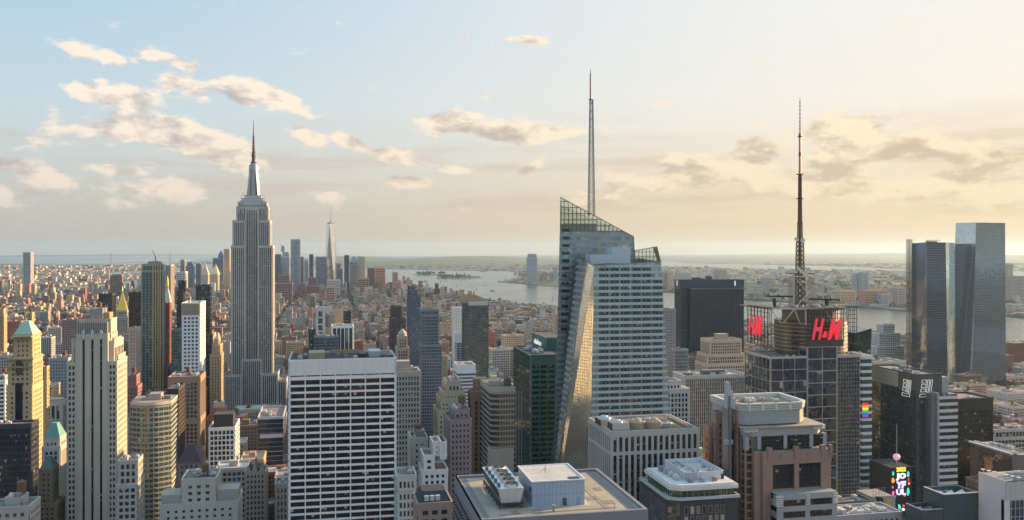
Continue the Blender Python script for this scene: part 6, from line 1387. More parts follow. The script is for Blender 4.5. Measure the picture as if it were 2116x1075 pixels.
b = B('white_banded_side_tower', 'narrow tower of white bands and teal glass hugging the tower with red letters', 600, [(1781,1801,737)], (.58,.61,.63,1), S(bay=20,fl=5.2,pw=0,sh=2.1,sp=.3,top=2,corner=.2), dep=22, gc=(.07,.12,.13,1), gm='curtain_glass', wm='panel', units=2, fin=False)
for k, c in enumerate(((.75,.03,.03,1),(.85,.28,.02,1),(.88,.70,.03,1),(.04,.42,.07,1),(.03,.12,.62,1),(.25,.05,.40,1))):
    nm = 'flag_stripe_%d' % k; simple(nm, c, .5, 0, .35, .02); z1 = ZP(832+k*4.9,b.uc,600); z0 = ZP(832+(k+1)*4.9,b.uc,600); m = MB(); m.box(U(1781,600)-.2, U(1792,600), 598.4, 599.2, z0, z1); m.build('flag_stripe', nm, b.root)
b.finish()
B('bronze_flat_block', 'flat bronze glass block behind the white-barred screen', 690, [(1954,2052,826)], (.055,.048,.045,1), S(bay=2.4,fl=3.9,pw=.1,sh=.3,top=10,corner=.3,pp=.1,sp=.06), dep=34, gc=(.05,.045,.042,1), gm='curtain_glass', wm='metal', units=3, ref='the flat bronze block', top=lambda b: b.mb('sign_slot','panel',(.02,.02,.025,1)).box(U(1985,690), U(2048,690), 689.4, 690, ZP(834,b.uc,690)-5, ZP(834,b.uc,690)))
def copper_block():
    v = 600.0; u0 = U(2092,v); vb = VF(u0,2004); um = U(2116,v)
    b = Bld('copper_mirror_block', 'mirrored block with wavy orange reflections and sloping white roof edge', (u0+8, v+20, GZ), (.50,.52,.55,1), (.42,.30,.22,1), 'metal', 'mirror_glass', cat='office building')
    zt = ZP(940,u0,v)
    g = b.mb('mirror_wall','mirror_glass',(.50,.36,.27,1)); n = 20
    for i in range(n):
        ya, yb_ = v+(vb-v)*i/n, v+(vb-v)*(i+1)/n; ua, ub = u0-1.6*sin(pi*i/n), u0-1.6*sin(pi*(i+1)/n); g.quad([(ub,yb_,zt-34),(ua,ya,zt-34),(ua,ya,zt),(ub,yb_,zt)], [(i,0),(i+1,0),(i+1,5),(i,5)])
    b.mb('front_wall','mirror_glass',(.30,.29,.32,1)).quad([(u0,v,GZ),(um+10,v,GZ),(um+10,v,zt-1),(u0,v,zt)], [(0,0),(8,0),(8,5),(0,5)])
    b.block(rect(u0+.4,um+10,v+.4,vb), GZ, zt-34, ST['band'], roof=False)
    e = b.mb('roof_edge','panel',(.60,.62,.66,1)); e.box(u0-1.8, u0+.6, v-.5, vb, zt, zt+1.2); b.mb('roof_gutter','panel',(.14,.15,.17,1)).box(u0+.6, u0+4, v, vb, zt-.5, zt+.3); e.box(u0+4, u0+4.9, v, vb, zt-.2, zt+1.4)
    b.mb('roof','gravel',(.3,.29,.28,1)).quad([(u0,v,zt-.4),(um+10,v,zt-.4),(um+10,vb,zt-.4),(u0,vb,zt-.4)]); b.clutter(rect(u0+6,um+8,v,vb), zt, 10); b.finish()
    note('the wavy copper mirror block', 2000, 2116, 870, 1010, u0, um+10, v, vb, zt)
copper_block()
B('pale_terrace_block', 'pale terraced block with cluttered deck at the right edge above the mirror block', 760, [(2054,2140,905),(2062,2140,890,4)], (.40,.36,.31,1), S(bay=4,fl=4.2,pw=.5,sh=1.2,top=2,corner=.6), dep=30, units=14, tanks=1)
def right_white():
    v = 380.0; u0 = U(2075,v); vb = VF(u0,2022); z = lambda y: ZP(y,u0,v); zt = z(993)
    b = Bld('pale_corner_block', 'pale pinkish white block with dishes on its roof in the bottom right corner', (u0+8, v+14, GZ), (.52,.49,.48,1), (.05,.07,.11,1), 'panel', 'curtain_glass', cat='building', roofc=(.25,.26,.28,1))
    poly = rect(u0, u0+26, v, vb); b.W().box(u0, u0+.6, v, vb, GZ, zt); b.mb('glazing','curtain_glass',b.glassc,'stuff').prism(inset(poly,.3), GZ, zt-3, False, uvs=(1.5,3.2))
    pan = MB(); pan.box(-1.45,1.45,-.3,0,0,9); me = pan.mesh('panel',['panel'])
    for k in range(6): b.singles.append(('panel', me, (u0+1.9+k*3.0, v, z(1034)), 0, (.42,.46,.46,1)))
    b.W().box(u0, u0+3.2, v-.2, v+2, GZ, z(1034)); b.mb('mullion','panel',(.40,.45,.52,1)).box(u0+3.2, u0+26, v-.1, v+.2, z(1036), z(1034))
    for k in range(8): b.mb('mullion','panel',(.30,.36,.44,1)).box(u0+4+k*2.4, u0+4.3+k*2.4, v-.1, v+.4, GZ, z(1036))
    for k in range(6): b.mb('mullion','panel',(.30,.36,.44,1)).box(u0+3.2, u0+26, v-.05, v+.35, z(1036)-4.2*(k+1), z(1036)-4.2*(k+1)+.3)
    b.mb('roof','gravel',b.roofc).quad([(p[0],p[1],zt-.6) for p in poly]); b.mb('rail','panel',(.30,.36,.46,1)).box(u0+6, u0+26, v+1, v+1.3, zt-.6, zt+1.6)
    for k in range(7):
        d = MB(); c = (u0+1.0+k*.9, vb-2-k*3.0); d.beam((c[0],c[1],zt-.6), (c[0],c[1],zt+1.2), .12); d.frustum(c, .25, 1.1, zt+1.0, zt+1.8, 12); b.singles.append(('dish', d, None, None, (.66,.63,.58,1), 'panel'))
    b.clutter(rect(u0+5,u0+24,v+4,vb-4), zt-.6, 6); b.finish(); note('the pale corner block', 2022, 2116, 975, 1075, u0, u0+26, v, vb, zt)
right_white()
def teal_box():
    v = 400.0; u0 = U(1950,v); u1 = U(2023,v); vb = VF(u0,1908); z = lambda y: ZP(y,u0,v); zt = z(1023)
    b = Bld('dark_teal_box_block', 'windowless dark teal box with white tent skylights in its open roof', ((u0+u1)/2, v+15, GZ), (.035,.065,.078,1), (.02,.03,.035,1), 'panel', cat='building', roofc=(.30,.30,.30,1))
    poly = rect(u0,u1,v,vb); b.W().box(u0, u1, v, v+.8, GZ, zt); b.W().box(u0, u0+.8, v+.8, vb, GZ, zt-.02); b.W().box(u1-.8, u1, v+.8, vb, GZ, zt-.02); b.W().box(u0+.8, u1-.8, vb-.8, vb, GZ, zt-.03)
    b.mb('coping','panel',(.50,.49,.46,1)).box(u0-.1, u1+.1, v-.15, v+.9, zt, zt+.3); b.mb('coping','panel',(.50,.49,.46,1)).box(u0-.1, u0+.9, v, vb, zt+.01, zt+.32)
    b.mb('roof','gravel',b.roofc).quad([(p[0],p[1],zt-4) for p in poly])
    for k in range(3):
        c = (u0+5+k*6.5, v+9); b.mb('skylight_tent','panel',(.68,.70,.72,1)).hip(rect(c[0]-3,c[0]+3,c[1]-4,c[1]+4), zt-4, [c], zt-.4)
    lo = Bld('dark_teal_low_wing', 'lower dark teal wing with open roof in front of the windowless teal box', (U(1900,v), v+10, GZ), (.035,.06,.07,1), (.02,.03,.035,1), 'panel', cat='building', roofc=(.16,.16,.17,1))
    a0, a1 = U(1905,v), U(1949,v); zl = z(1052); vc = VF(a0,1872)
    lo.W().box(a0, a1, v, v+.6, GZ, zl); lo.W().box(a0, a0+.6, v+.6, vc, GZ, zl-.02); lo.W().box(a0+.6, a1, vc-.6, vc, GZ, zl-.03); lo.mb('coping','panel',(.48,.46,.43,1)).box(a0-.1, a1, v-.12, v+.7, zl, zl+.25); lo.mb('coping','panel',(.48,.46,.43,1)).box(a0-.1, a0+.7, v, vc, zl+.01, zl+.27)
    lo.mb('roof','gravel',lo.roofc).quad([(a0,v,zl-3),(a1,v,zl-3),(a1,vc,zl-3),(a0,vc,zl-3)]); lo.clutter(rect(a0+1,a1-1,v+2,vc-2), zl-3, 5); lo.finish()
    b.clutter(rect(u0+2,u1-2,v+14,vb-2), zt-4, 4); b.finish(); note('the dark teal box', 1870, 2023, 1010, 1075, a0, u1, v, vb, zt)
teal_box()
B('low_dark_glass_strip', 'low dark glazed strip building at the foot of the tower with red letters', 470, [(1718,1803,1040)], (.16,.18,.20,1), 'curtain', dep=14, gc='dk', gm='curtain_glass', wm='metal', units=3)
B('flat_grey_roof_strip', 'flat grey roof full of vents at the bottom edge right of the pink granite tower', 420, [(1716,1862,1066)], (.28,.29,.31,1), 'punch', dep=18, units=16, roof=(.42,.43,.45,1))
def led_tower():
    v = 560.0; u0, u1 = U(1843,v), U(1884,v); z = lambda y: ZP(y,(u0+u1)/2,v)
    b = Bld('led_sign_tower', 'slim tower clad in a bright 2022 advertising screen under a pink ball on a pole', ((u0+u1)/2, v+10, GZ), (.05,.055,.06,1), (.03,.03,.035,1), 'panel', cat='sign tower')
    b.W().box(u0-.5, u1+.5, v+1.0, v+26, GZ, z(966)); b.mb('screen_back','panel',(.012,.014,.03,1)).box(u0, u1, v+.3, v+1, z(1068), z(966))
    k = DEP((u0+u1)/2,v)/F
    def em(n, c, e=1.0): simple(n, c, .5, 0, e, .02); return n
    em('led_gold',(.90,.45,.03,1),.9); em('led_white',(.85,.80,.85,1),.7); em('led_teal',(.05,.55,.42,1),.55); em('led_orange',(.95,.28,.03,1),.6); em('led_pink',(.70,.12,.32,1),.55); em('led_lilac',(.55,.50,.80,1),.6); em('led_red',(.75,.06,.05,1),.6)
    um = U(1862,v)
    put_text('lettering', b.root, text_mesh('2022', 5, .18, 0, .15), 'led_gold', (um, v-.1, z(970)), 0, 22*k, 9*k)
    put_text('lettering', b.root, text_mesh('JO', 5, .3, 0, .15), 'led_white', (um, v-.05, z(985)), 0, 23*k, 15*k)
    put_text('lettering', b.root, text_mesh('YF', 5, .3, .1, .15), 'led_lilac', (um, v-.05, z(1002)), 0, 23*k, 15*k)
    put_text('lettering', b.root, text_mesh('UL', 5, .3, 0, .15), 'led_lilac', (um, v-.05, z(1017)), 0, 23*k, 12*k)
    rnd = random.Random(4)
    def leaf(x, y, w, h, mat):
        m = MB(); c = (U(x,v), z(y)); pts = []
        for i in range(9):
            a = 2*pi*i/9; r = 1+rnd.uniform(-.3,.25); pts.append((c[0]+w*k/2*cos(a)*r, v+.12, c[1]+h*k/2*sin(a)*r))
        m.quad(pts); m.quad([(p[0],v+.28,p[2]) for p in reversed(pts)]); m.build('screen_leaf', mat, b.root)
    for (x, y, w, h, mat) in ((1846,977,5,9,'led_teal'),(1877,980,6,12,'led_teal'),(1846,992,6,12,'led_orange'),(1879,1000,4,6,'led_orange'),(1877,1018,6,16,'led_teal'),(1846,1018,6,10,'led_pink'),(1845,1006,3,6,'led_pink'),(1878,992,3,7,'led_red'),(1850,1026,5,4,'led_pink'),(1870,1025,5,3,'led_pink'),
                              (1859,1048,7,12,'led_teal'),(1868,1046,6,6,'led_red'),(1867,1053,7,6,'led_white'),(1860,1062,9,9,'led_orange')): leaf(x, y, w, h, mat)
    b.mb('mast','steel',(.45,.42,.38,1)).frustum((U(1853,v+8),v+8), .35, .25, z(966), z(880), 6)
    simple('ball_pink',(.72,.38,.48,1),.35,0,.25,.1); m = MB(); c = Vector((U(1852.5,v+8), v+8, z(950))); R0 = 7.2*k
    for i in range(10):
        for j in range(16):
            def s(a, e): return c+Vector((cos(e)*cos(a), cos(e)*sin(a), sin(e)))*R0
            a0, a1, e0, e1 = 2*pi*j/16, 2*pi*(j+1)/16, -pi/2+pi*i/10, -pi/2+pi*(i+1)/10; q = [s(a0,e0),s(a1,e0),s(a1,e1),s(a0,e1)]
            m.quad(q if 0 < i < 9 else ([q[0],q[2],q[3]] if i == 0 else [q[0],q[1],q[2]]))
    o = m.build('ball','ball_pink',b.root)
    b.finish(); note('the slim advertising tower', 1840, 1886, 940, 1075, u0, u1, v, v+26, z(966))
led_tower()
def billboard():
    v = 520.0; u0, u1 = U(1806,v), U(1850,v); z = lambda y: ZP(y,(u0+u1)/2,v)
    b = Bld('grey_billboard_building', 'grey billboard building with a leaning black panel and yellow banner', ((u0+u1)/2, v+8, GZ), (.32,.31,.28,1), (.03,.03,.035,1), 'panel', cat='building')
    b.W().box(u0, u1, v, v+20, GZ, z(1028)); b.mb('roof_rim','steel',(.45,.43,.40,1)).box(u0-.2, u1+.2, v-.2, v+.3, z(1028), z(1025))
    m = MB(); m.quad([(U(1809,v),v-.3,z(1024)),(U(1824,v),v-.3,z(1028)),(U(1829,v),v-.3,z(1058)),(U(1817,v),v-.3,z(1062))][::-1]); m.quad([(U(1809,v),v-.05,z(1024)),(U(1824,v),v-.05,z(1028)),(U(1829,v),v-.05,z(1058)),(U(1817,v),v-.05,z(1062))]); b.singles.append(('black_panel', m, None, None, (.02,.02,.03,1), 'panel'))
    b.mb('yellow_banner','panel',(.62,.45,.12,1)).box(U(1831,v), U(1840,v), v-.3, v-.1, z(1058), z(1031)); fr = b.mb('roof_frame','steel',(.30,.26,.22,1))
    for k in range(5): fr.beam((U(1812+k*6,v), v+4, z(1028)), (U(1812+k*6,v), v+4, z(1012)), .12)
    fr.beam((U(1812,v),v+4,z(1012)), (U(1838,v),v+4,z(1012)), .14); fr.beam((U(1812,v),v+4,z(1028)), (U(1838,v),v+4,z(1012)), .1)
    b.finish()
billboard()
# --- far right
B('white_tiered_apartments', 'white tiered apartment tower with rounded balconies between the red-letter tower and faceted glass tower', 1500, [(1812,1868,716),(1819,1863,690,4),(1830,1854,672,8)], (.54,.55,.56,1), S(bay=4,fl=3.2,pw=.8,sh=1.3,top=1.5,corner=.8,sp=.9), dep=30, units=1)
B('right_brick_block', 'dark red brick block at the right edge behind the tallest pale glass tower', 1620, [(2084,2140,710)], (.17,.075,.065,1), 'punch', dep=40, units=4)
B('right_white_block', 'pale low block at the right edge below the dark red brick block', 1150, [(2080,2150,812)], (.50,.47,.44,1), 'punch', dep=40, units=8, tanks=1)
B('right_brown_tower', 'brown brick slab right beside the tallest pale glass tower', 1560, [(2078,2094,735)], (.22,.13,.11,1), 'punch', dep=30, units=1)
B('cream_hall_block', 'long cream building with arcaded windows left of the dark faceted glass tower', 1180, [(1808,1872,748)], (.47,.43,.37,1), 'punch', dep=40, units=8, tanks=1)
# --- far downtown cluster
def far(name, label, v, x0, x1, y, wall, gc='bl', gm='curtain_glass', tip=None, st=None, xs=None, tiers=None, ref=None, pyr=None):
    st = st or S(bay=7, fl=11, pw=2.2, sh=3.5, top=8, corner=2.5, pp=1.0, sp=.8)
    return B(name, label, v, tiers or [(x0,x1,y)], wall, st, dep=45, xs=xs, gc=gc, gm=gm, units=0, top=pyr, ref=ref)
P = pyramid
far('blue_glass_high_rise', 'tallest boxy blue glass tower in the distant downtown cluster', 5150, 601, 620, 495, (.24,.31,.38,1), 'lt', ref='the boxy blue downtown tower', st=S(bay=7,fl=30,pw=1.6,sh=1.5,top=5,corner=2,pp=1,sp=.6))
far('stepped_pale_high_rise', 'pale stepped distant tower with twin tops just right of the tallest limestone skyscraper', 5400, 581, 598, 523, (.40,.42,.46,1), 'lt', tiers=[(581,598,530),(584,597,521,4),(581,588,508,4)])
far('dark_far_slab', 'dark blue slab peeking out right of the tallest limestone skyscraper', 5300, 567, 581, 526, (.10,.13,.18,1))
far('brown_far_slim', 'slim brown far tower right of the boxy blue downtown tower', 5200, 619, 627, 531, (.22,.17,.16,1))
far('pale_far_slim', 'slim pale far tower between the brown one and a black one', 5350, 629, 637, 538, (.34,.36,.39,1), 'lt')
far('black_far_slim', 'slim black far tower left of the needle-topped tower', 5100, 639.5, 647, 526, (.06,.075,.10,1), 'dk')
far('grey_far_slab', 'broad grey-blue far slab immediately left of the needle-topped tower', 5300, 653, 675, 531, (.18,.20,.24,1))
far('brown_far_stepped', 'brown far tower immediately right of the needle-topped tower', 5450, 695, 707, 545, (.25,.19,.17,1), tiers=[(695,708,556),(695,704,545,3)])
far('black_far_tower', 'black far blade tower right of the needle-topped tower', 5250, 712, 721, 528, (.05,.06,.08,1), 'dk')
far('domed_far_tower', 'far tower with green pyramid cap right of the black blade', 5350, 723, 740, 541, (.28,.26,.24,1), pyr=P((.20,.33,.32,1),'copper',529,.1))
far('pale_far_box', 'pale boxy far tower with lit flank right of the green-capped far tower', 5450, 739, 748, 530, (.34,.34,.30,1), 'lt', xs=None)
far('pale_far_box_lit_flank', 'sunlit flank of the pale boxy far tower, painted tan', 5470, 748, 754, 530.5, (.42,.34,.22,1))  # the tower's sunlit flank as a separate slab, light put into the tan
far('sunlit_far_front', 'orange far block with painted-in sunlight near the bay shore', 5000, 775, 796, 553, (.55,.27,.15,1), 'br', ref='the orange far block')  # sunlit front as a block of its own, light put into the orange
far('shaded_far_side', 'shaded left side of the orange far block, painted dark', 5050, 760, 776, 554, (.20,.16,.16,1), 'br')  # shaded side of the same building, added as a darker coloured block
far('round_far_tower', 'pinkish far tower at the end of the bay shore cluster', 4900, 812, 822, 563, (.42,.27,.22,1))
far('pink_low_far', 'pink low far block beside the shore-end tower', 4800, 815, 829, 582, (.45,.24,.18,1))
far('red_far_mass', 'dull red broad far block below the pale stepped distant tower', 4300, 568, 604, 572, (.26,.17,.16,1), 'br', tiers=[(568,604,585),(575,598,568,5)])
far('maroon_far_mass', 'maroon stepped far block below the needle-topped tower', 4400, 632, 661, 584, (.23,.13,.13,1), 'br', tiers=[(632,661,590),(637,655,574,5)])
far('white_far_wedge', 'white sloping far block just below the needle-topped tower', 4500, 676, 703, 578, (.46,.43,.38,1), 'lt')
far('tan_far_mid', 'tan far block below the orange far block', 4200, 673, 692, 592, (.40,.29,.22,1), 'br')
far('rust_far_pair', 'rust coloured far block left of the orange far block', 4700, 737, 762, 575, (.36,.20,.15,1), 'br')
far('grey_far_left', 'grey far tower on the left part of the downtown cluster', 5400, 373, 381, 537, (.25,.25,.27,1))
far('steel_far_left', 'steel blue far tower with rounded shoulders in the left downtown cluster', 5300, 385, 400, 543, (.14,.19,.26,1), tiers=[(384,400,550),(387,397,542,4)])
far('white_far_left', 'white slab far tower with lit side in the left downtown cluster', 4700, 364, 382, 562, (.44,.43,.43,1), 'lt', xs=388)
far('municipal_tower', 'gold-tipped white far tower with tiered top left of the tallest limestone skyscraper', 4700, 416, 430, 566, (.52,.44,.34,1), 'lt', pyr=P((.55,.47,.33,1),'stone',545,.05))
far('gothic_far_tower', 'tiered pale far tower with pointed gilt cap hard by the tallest limestone skyscraper', 4900, 434, 450, 566, (.48,.40,.30,1), 'lt', xs=458, pyr=P((.55,.45,.25,1),'stone',547,.05))
far('blue_far_peak', 'pointed dark blue far tower hard by the tallest limestone skyscraper', 5600, 450, 461, 532, (.12,.16,.22,1), tiers=[(440,461,534),(451,461,527,3)], pyr=P((.12,.16,.22,1),'stone',517,.05))
far('gilt_far_ribbed', 'gilt rippled slim far tower hard by the tallest limestone skyscraper', 5000, 463, 474, 515, (.44,.36,.24,1), 'lt', st=S(bay=6,fl=60,pw=3,sh=1,top=2,corner=2,pp=2))
far('black_far_mid', 'black low far block in the left downtown cluster', 4900, 405, 415, 545, (.10,.12,.15,1))
# --- across the river
def nj(name, label, u, v, x0, x1, y, wall, gc='lt', **k): return far(name, label, v, x0, x1, y, wall, gc, **k)
b = far('waterfront_glass_tower', 'tall rounded glass tower standing alone on the far waterfront', LL(40.7128,-74.0344)[1], 1091, 1110, 532, (.30,.33,.37,1), 'lt', tiers=[(1091,1110,532),(1093,1108.5,525,4)], ref='the lone waterfront glass tower')
WALLS_NJ = [(1115,1121,566,(.40,.30,.25,1),'small tan waterfront tower right of the lone waterfront glass tower'),(1123,1131,562,(.42,.24,.18,1),'brick waterfront tower right of the lone waterfront glass tower'),(1138,1145,564,(.28,.33,.37,1),'pale blue waterfront tower close to the faceted glass skyscraper'),(1146,1152,552,(.38,.36,.35,1),'grey waterfront tower nearest the faceted glass skyscraper'),
 (1370,1379,564,(.46,.29,.20,1),'brick far-shore tower right of the faceted glass skyscraper'),(1381,1391,561,(.44,.32,.26,1),'tan far-shore tower left of the charcoal slab tower'),(1400,1428,563,(.48,.44,.40,1),'pale wide far-shore building above the charcoal slab tower'),(1482,1491,557,(.28,.28,.31,1),'grey far-shore tower above the charcoal slab tower'),(1491,1502,557,(.50,.40,.28,1),'tan far-shore tower above the charcoal slab tower'),
 (1546,1564,582,(.50,.42,.30,1),'cream far-shore tower right of the charcoal slab tower'),(1566,1576,590,(.36,.36,.37,1),'grey low far-shore tower right of the charcoal slab tower'),(1579,1597,574,(.34,.31,.30,1),'brown-grey far-shore tower left of the broadcast mast'),
 (1786,1833,600,(.58,.22,.14,1),'orange brick far-shore factory right of the broadcast mast'),(1736,1768,601,(.52,.36,.20,1),'ochre far-shore warehouse right of the broadcast mast'),(1822,1842,607,(.34,.38,.42,1),'blue-grey far-shore tower by the orange brick factory'),(1856,1872,594,(.44,.32,.26,1),'tan far-shore block left of the dark faceted glass tower'),
 (2084,2093,545,(.44,.38,.32,1),'slim tan far tower right of the tallest pale glass tower'),(2092,2116,571,(.34,.26,.24,1),'brown far block right of the tallest pale glass tower'),(2096,2106,628,(.46,.42,.38,1),'pale far-shore tower at the right edge'),(2106,2116,634,(.50,.38,.26,1),'sand far-shore tower at the right edge'),(1770,1777,566,(.34,.33,.33,1),'slim grey towers far behind the river'),(1783,1794,563,(.33,.33,.33,1),'wider grey tower far behind the river')]
def _in(poly, x, y):
    c = False; j = len(poly)-1
    for i in range(len(poly)):
        (xi, yi), (xj, yj) = poly[i], poly[j]
        if (yi > y) != (yj > y) and x < (xj-xi)*(y-yi)/(yj-yi)+xi: c = not c
        j = i
    return c
for (x0, x1, y, w, lab) in WALLS_NJ:
    vv = 1800.0
    while vv < 7000 and not _in(NJ, U((x0+x1)/2,vv), vv): vv += 40
    vv += 160 if y > 575 else 700
    far('far_shore_building', lab, vv, x0, x1, y, w, 'lt')
# ------------------------------------------------------------------ the street grid filled with buildings
AVE = [-2600,-2400,-2200,-2000,-1800,-1600,-1400,-1200,-1000,-800,-650,-500,-340,-170,110,355,600,845,1090,1335,1580,1800,2000,2200,2400,2600,2800]
def inpoly(poly, x, y):
    c = False; j = len(poly)-1
    for i in range(len(poly)):
        xi, yi = poly[i]; xj, yj = poly[j]
        if (yi > y) != (yj > y) and x < (xj-xi)*(y-yi)/(yj-yi)+xi: c = not c
        j = i
    return c
rg = random.Random(11)
PAL = [('red brick',(.28,.125,.085),4),('brown brick',(.20,.13,.10),5),('tan brick',(.40,.30,.20),5),('cream',(.46,.41,.33),3),('grey',(.29,.28,.27),4),('pale stone',(.41,.38,.33),4),('white',(.56,.55,.52),1),('buff',(.42,.35,.26),3),('dusky pink',(.33,.21,.165),2),('slate',(.13,.14,.17),1),('dark',(.07,.07,.08),1)]
PALW = [p for p in PAL for _ in range(p[2])]
LOTS = []
def hgt(u, v):
    r = rg.random()
    if v < 1000: h = rg.uniform(36,84) if r < .76 else rg.uniform(75,110)
    elif v < 1500: h = rg.uniform(28,68) if r < .74 else rg.uniform(68,120)
    elif v < 2300: h = rg.uniform(20,54) if r < .84 else rg.uniform(54,100)
    elif v < 3200: h = rg.uniform(15,34) if r < .93 else rg.uniform(40,64)
    elif v < 4400: h = rg.uniform(13,27) if r < .94 else rg.uniform(34,60)
    else: h = rg.uniform(22,55) if r < .8 else rg.uniform(55,105)
    if u > 700: h = min(h, rg.uniform(14,40)) if r < .93 else h*.9
    if u > 1050 or (u > 800 and v > 2200): h = min(h, rg.uniform(10,20))
    if u < -900: h = min(h, rg.uniform(14,42)) if r < .9 else h*.9
    return h
def ycap(v):
    return float(np.interp(v, [400,700,900,1300,1800,2600,4000,5600], [1012,888,815,700,655,622,594,572]))
def overlaps(u0, u1, v0, v1, m=3.0):
    for (a0,a1,b0,b1,z) in BOXES:
        if u0 < a1+m and u1 > a0-m and v0 < b1+m and v1 > b0-m: return True
    return False
PARKS = [(-190,-60,1950,2110,'madison'),(60,250,3050,3230,'square'),(-330,-190,2560,2700,'union'),(-1500,-1320,2650,2900,'village')]
def inpark(u0, u1, v0, v1): return any(u0 < b and u1 > a and v0 < d and v1 > c for a,b,c,d,_ in PARKS)
k = 0; v = 400.0
while v < 5750:
    for i in range(len(AVE)-1):
        ua, ub = AVE[i]+14, AVE[i+1]-14
        for row in (0, 1):
            u = ua
            while u < ub-6:
                w = rg.uniform(14,34) if v < 2300 else rg.uniform(9,26)
                if u+w > ub-6: w = ub-u
                d = 31.0 if row == 0 else 30.0
                v0 = v+8+rg.uniform(0,1.5) + (0 if row == 0 else 32.5); v1 = v0+d-rg.uniform(0,6)-2
                uu0, uu1 = u+.15, u+w-.15; u += w
                px0, px1 = PX(uu0,v0), PX(uu1,v0)
                if DEP(uu0,v0) < 100 or max(px0,px1) < -80 or min(px0,px1) > 2200: continue
                if not inpoly(MANH, uu0, v0) or not inpoly(MANH, uu1, v1): continue
                if overlaps(uu0,uu1,v0,v1) or inpark(uu0,uu1,v0,v1): continue
                h = hgt(uu0, v0); zt = GZ+h
                yc = ycap(v0)
                if 425 < px1 and px0 < 605 and v0 < 1300: yc = max(yc, 862)
                if px1 > 1780 and v0 < 1500: yc = max(yc, 775)
                if v0 < 570 and px1 > 600: continue
                zc = ZP(yc+rg.uniform(-6,50), uu0, v0); zt = max(GZ+11, min(zt, zc))
                # keep the bay shore low
                nm, c, _ = rg.choice(PALW); j = rg.uniform(.85,1.18)
                LOTS.append([uu0,uu1,v0,v1,zt,nm,tuple(min(.8,x*j*1.12) for x in c),rg.random()])
    v += 80.0
# what the terrace sees of each: nearest first into a coarse buffer
def seen():
    W, H = 1058, 538; buf = np.full((H, W), -1, np.int32)
    items = [(0.5*(b[2]+b[3]), None, b[0],b[1],b[2],b[3],b[4]) for b in BOXES] + [(L[2], i, L[0],L[1],L[2],L[3],L[4]) for i, L in enumerate(LOTS)]
    items.sort(key=lambda t: -DEP((t[2]+t[3])/2, t[4]))
    for (_, i, u0,u1,v0,v1,z) in items:
        xs = [PX(u,v) for u in (u0,u1) for v in (v0,v1)]; x0, x1 = int(min(xs)/2), int(max(xs)/2)+1
        vn, vf = (v0, v1)
        y0 = int(min(PY(z,u,v) for u in (u0,u1) for v in (v0,v1))/2); 
        x0, x1, y0 = max(0,x0), min(W,x1), max(0,y0)
        if x1 > x0 and y0 < H: buf[y0:H, x0:x1] = -1 if i is None else i
    ids, n = np.unique(buf, return_counts=True)
    return dict(zip(ids.tolist(), n.tolist()))
VIS = seen()
order = sorted((i for i in VIS if i >= 0), key=lambda i: -VIS[i])
NIND = 165
chosen = order[:NIND]
def place_words(x, y):
    best = None
    for (nm, x0, x1, y0, y1) in LANDMARKS:
        if not nm: continue
        dx = max(x0-x, 0, x-x1); dy = max(y0-y, 0, y-y1) ; dd = dx*dx+dy*dy*2
        if best is None or dd < best[0]: best = (dd, nm, x0, x1, y0, y1)
    _, nm, x0, x1, y0, y1 = best
    if x < x0: return 'left of '+nm
    if x > x1: return 'right of '+nm
    if y < y0+.15*(y1-y0): return 'above '+nm
    return 'low behind '+nm
STY = {'loft': S(bay=3.4, fl=4.0, pw=1.0, sh=1.4, top=2.4, corner=1.1), 'apartment house': S(bay=3.0, fl=3.2, pw=1.6, sh=1.6, top=1.8, corner=1.2), 'office block': S(bay=2.8, fl=3.7, pw=.8, sh=1.3, top=2.4, corner=.9), 'walk-up': S(bay=2.6, fl=3.4, pw=1.4, sh=1.6, top=1.6, corner=.8), 'banded office': S(bay=3.2, fl=3.7, pw=.2, sh=1.7, pp=.2, sp=.4, top=2, corner=.8), 'glass block': S(bay=2.0, fl=3.8, pw=.16, sh=.5, pp=.14, sp=.1, top=1.2, corner=.3)}
labels = {}
info = []
for i in chosen:
    u0,u1,v0,v1,zt,nm,c,r = LOTS[i]; h = zt-GZ
    kind = 'glass block' if nm in ('slate','dark') else ('walk-up' if h < 26 else ('apartment house' if r < .35 else ('loft' if r < .65 else ('office block' if r < .87 else 'banded office'))))
    feat = 'with water tank' if (r*7) % 1 < .5 and kind != 'glass block' else ('with set-back top' if (r*13) % 1 < .4 and h > 30 else 'with flat cluttered roof')
    x, y = PX((u0+u1)/2, v0), PY(zt, (u0+u1)/2, v0)
    size = 'tall' if h > 62 else ('low' if h < 28 else '')
    width = 'narrow' if u1-u0 < 17 else ('broad' if u1-u0 > 29 else '')
    lab = ' '.join(t for t in (size, width, nm, kind, feat, place_words(x, y)) if t)
    if len(lab.split()) > 12: lab = ' '.join(t for t in (size or width, nm, kind, feat, place_words(x, y)) if t)
    labels.setdefault(lab, []).append((x, i)); info.append((i, kind, feat, lab))
ORD = ['first','second','third','fourth','fifth','sixth','seventh','eighth','ninth','tenth']
final = {}
for lab, xs in labels.items():
    xs.sort()
    for q, (x, i) in enumerate(xs): final[i] = lab if len(xs) == 1 else lab+', '+(ORD[q] if q < 10 else 'last')+' from left'
for i in final:
    if len(final[i].split()) > 16: final[i] = final[i].replace(' with flat cluttered roof','').replace(' with set-back top','').replace(' with water tank','')
    if len(final[i].split()) > 16: final[i] = ' '.join(final[i].split()[1:])
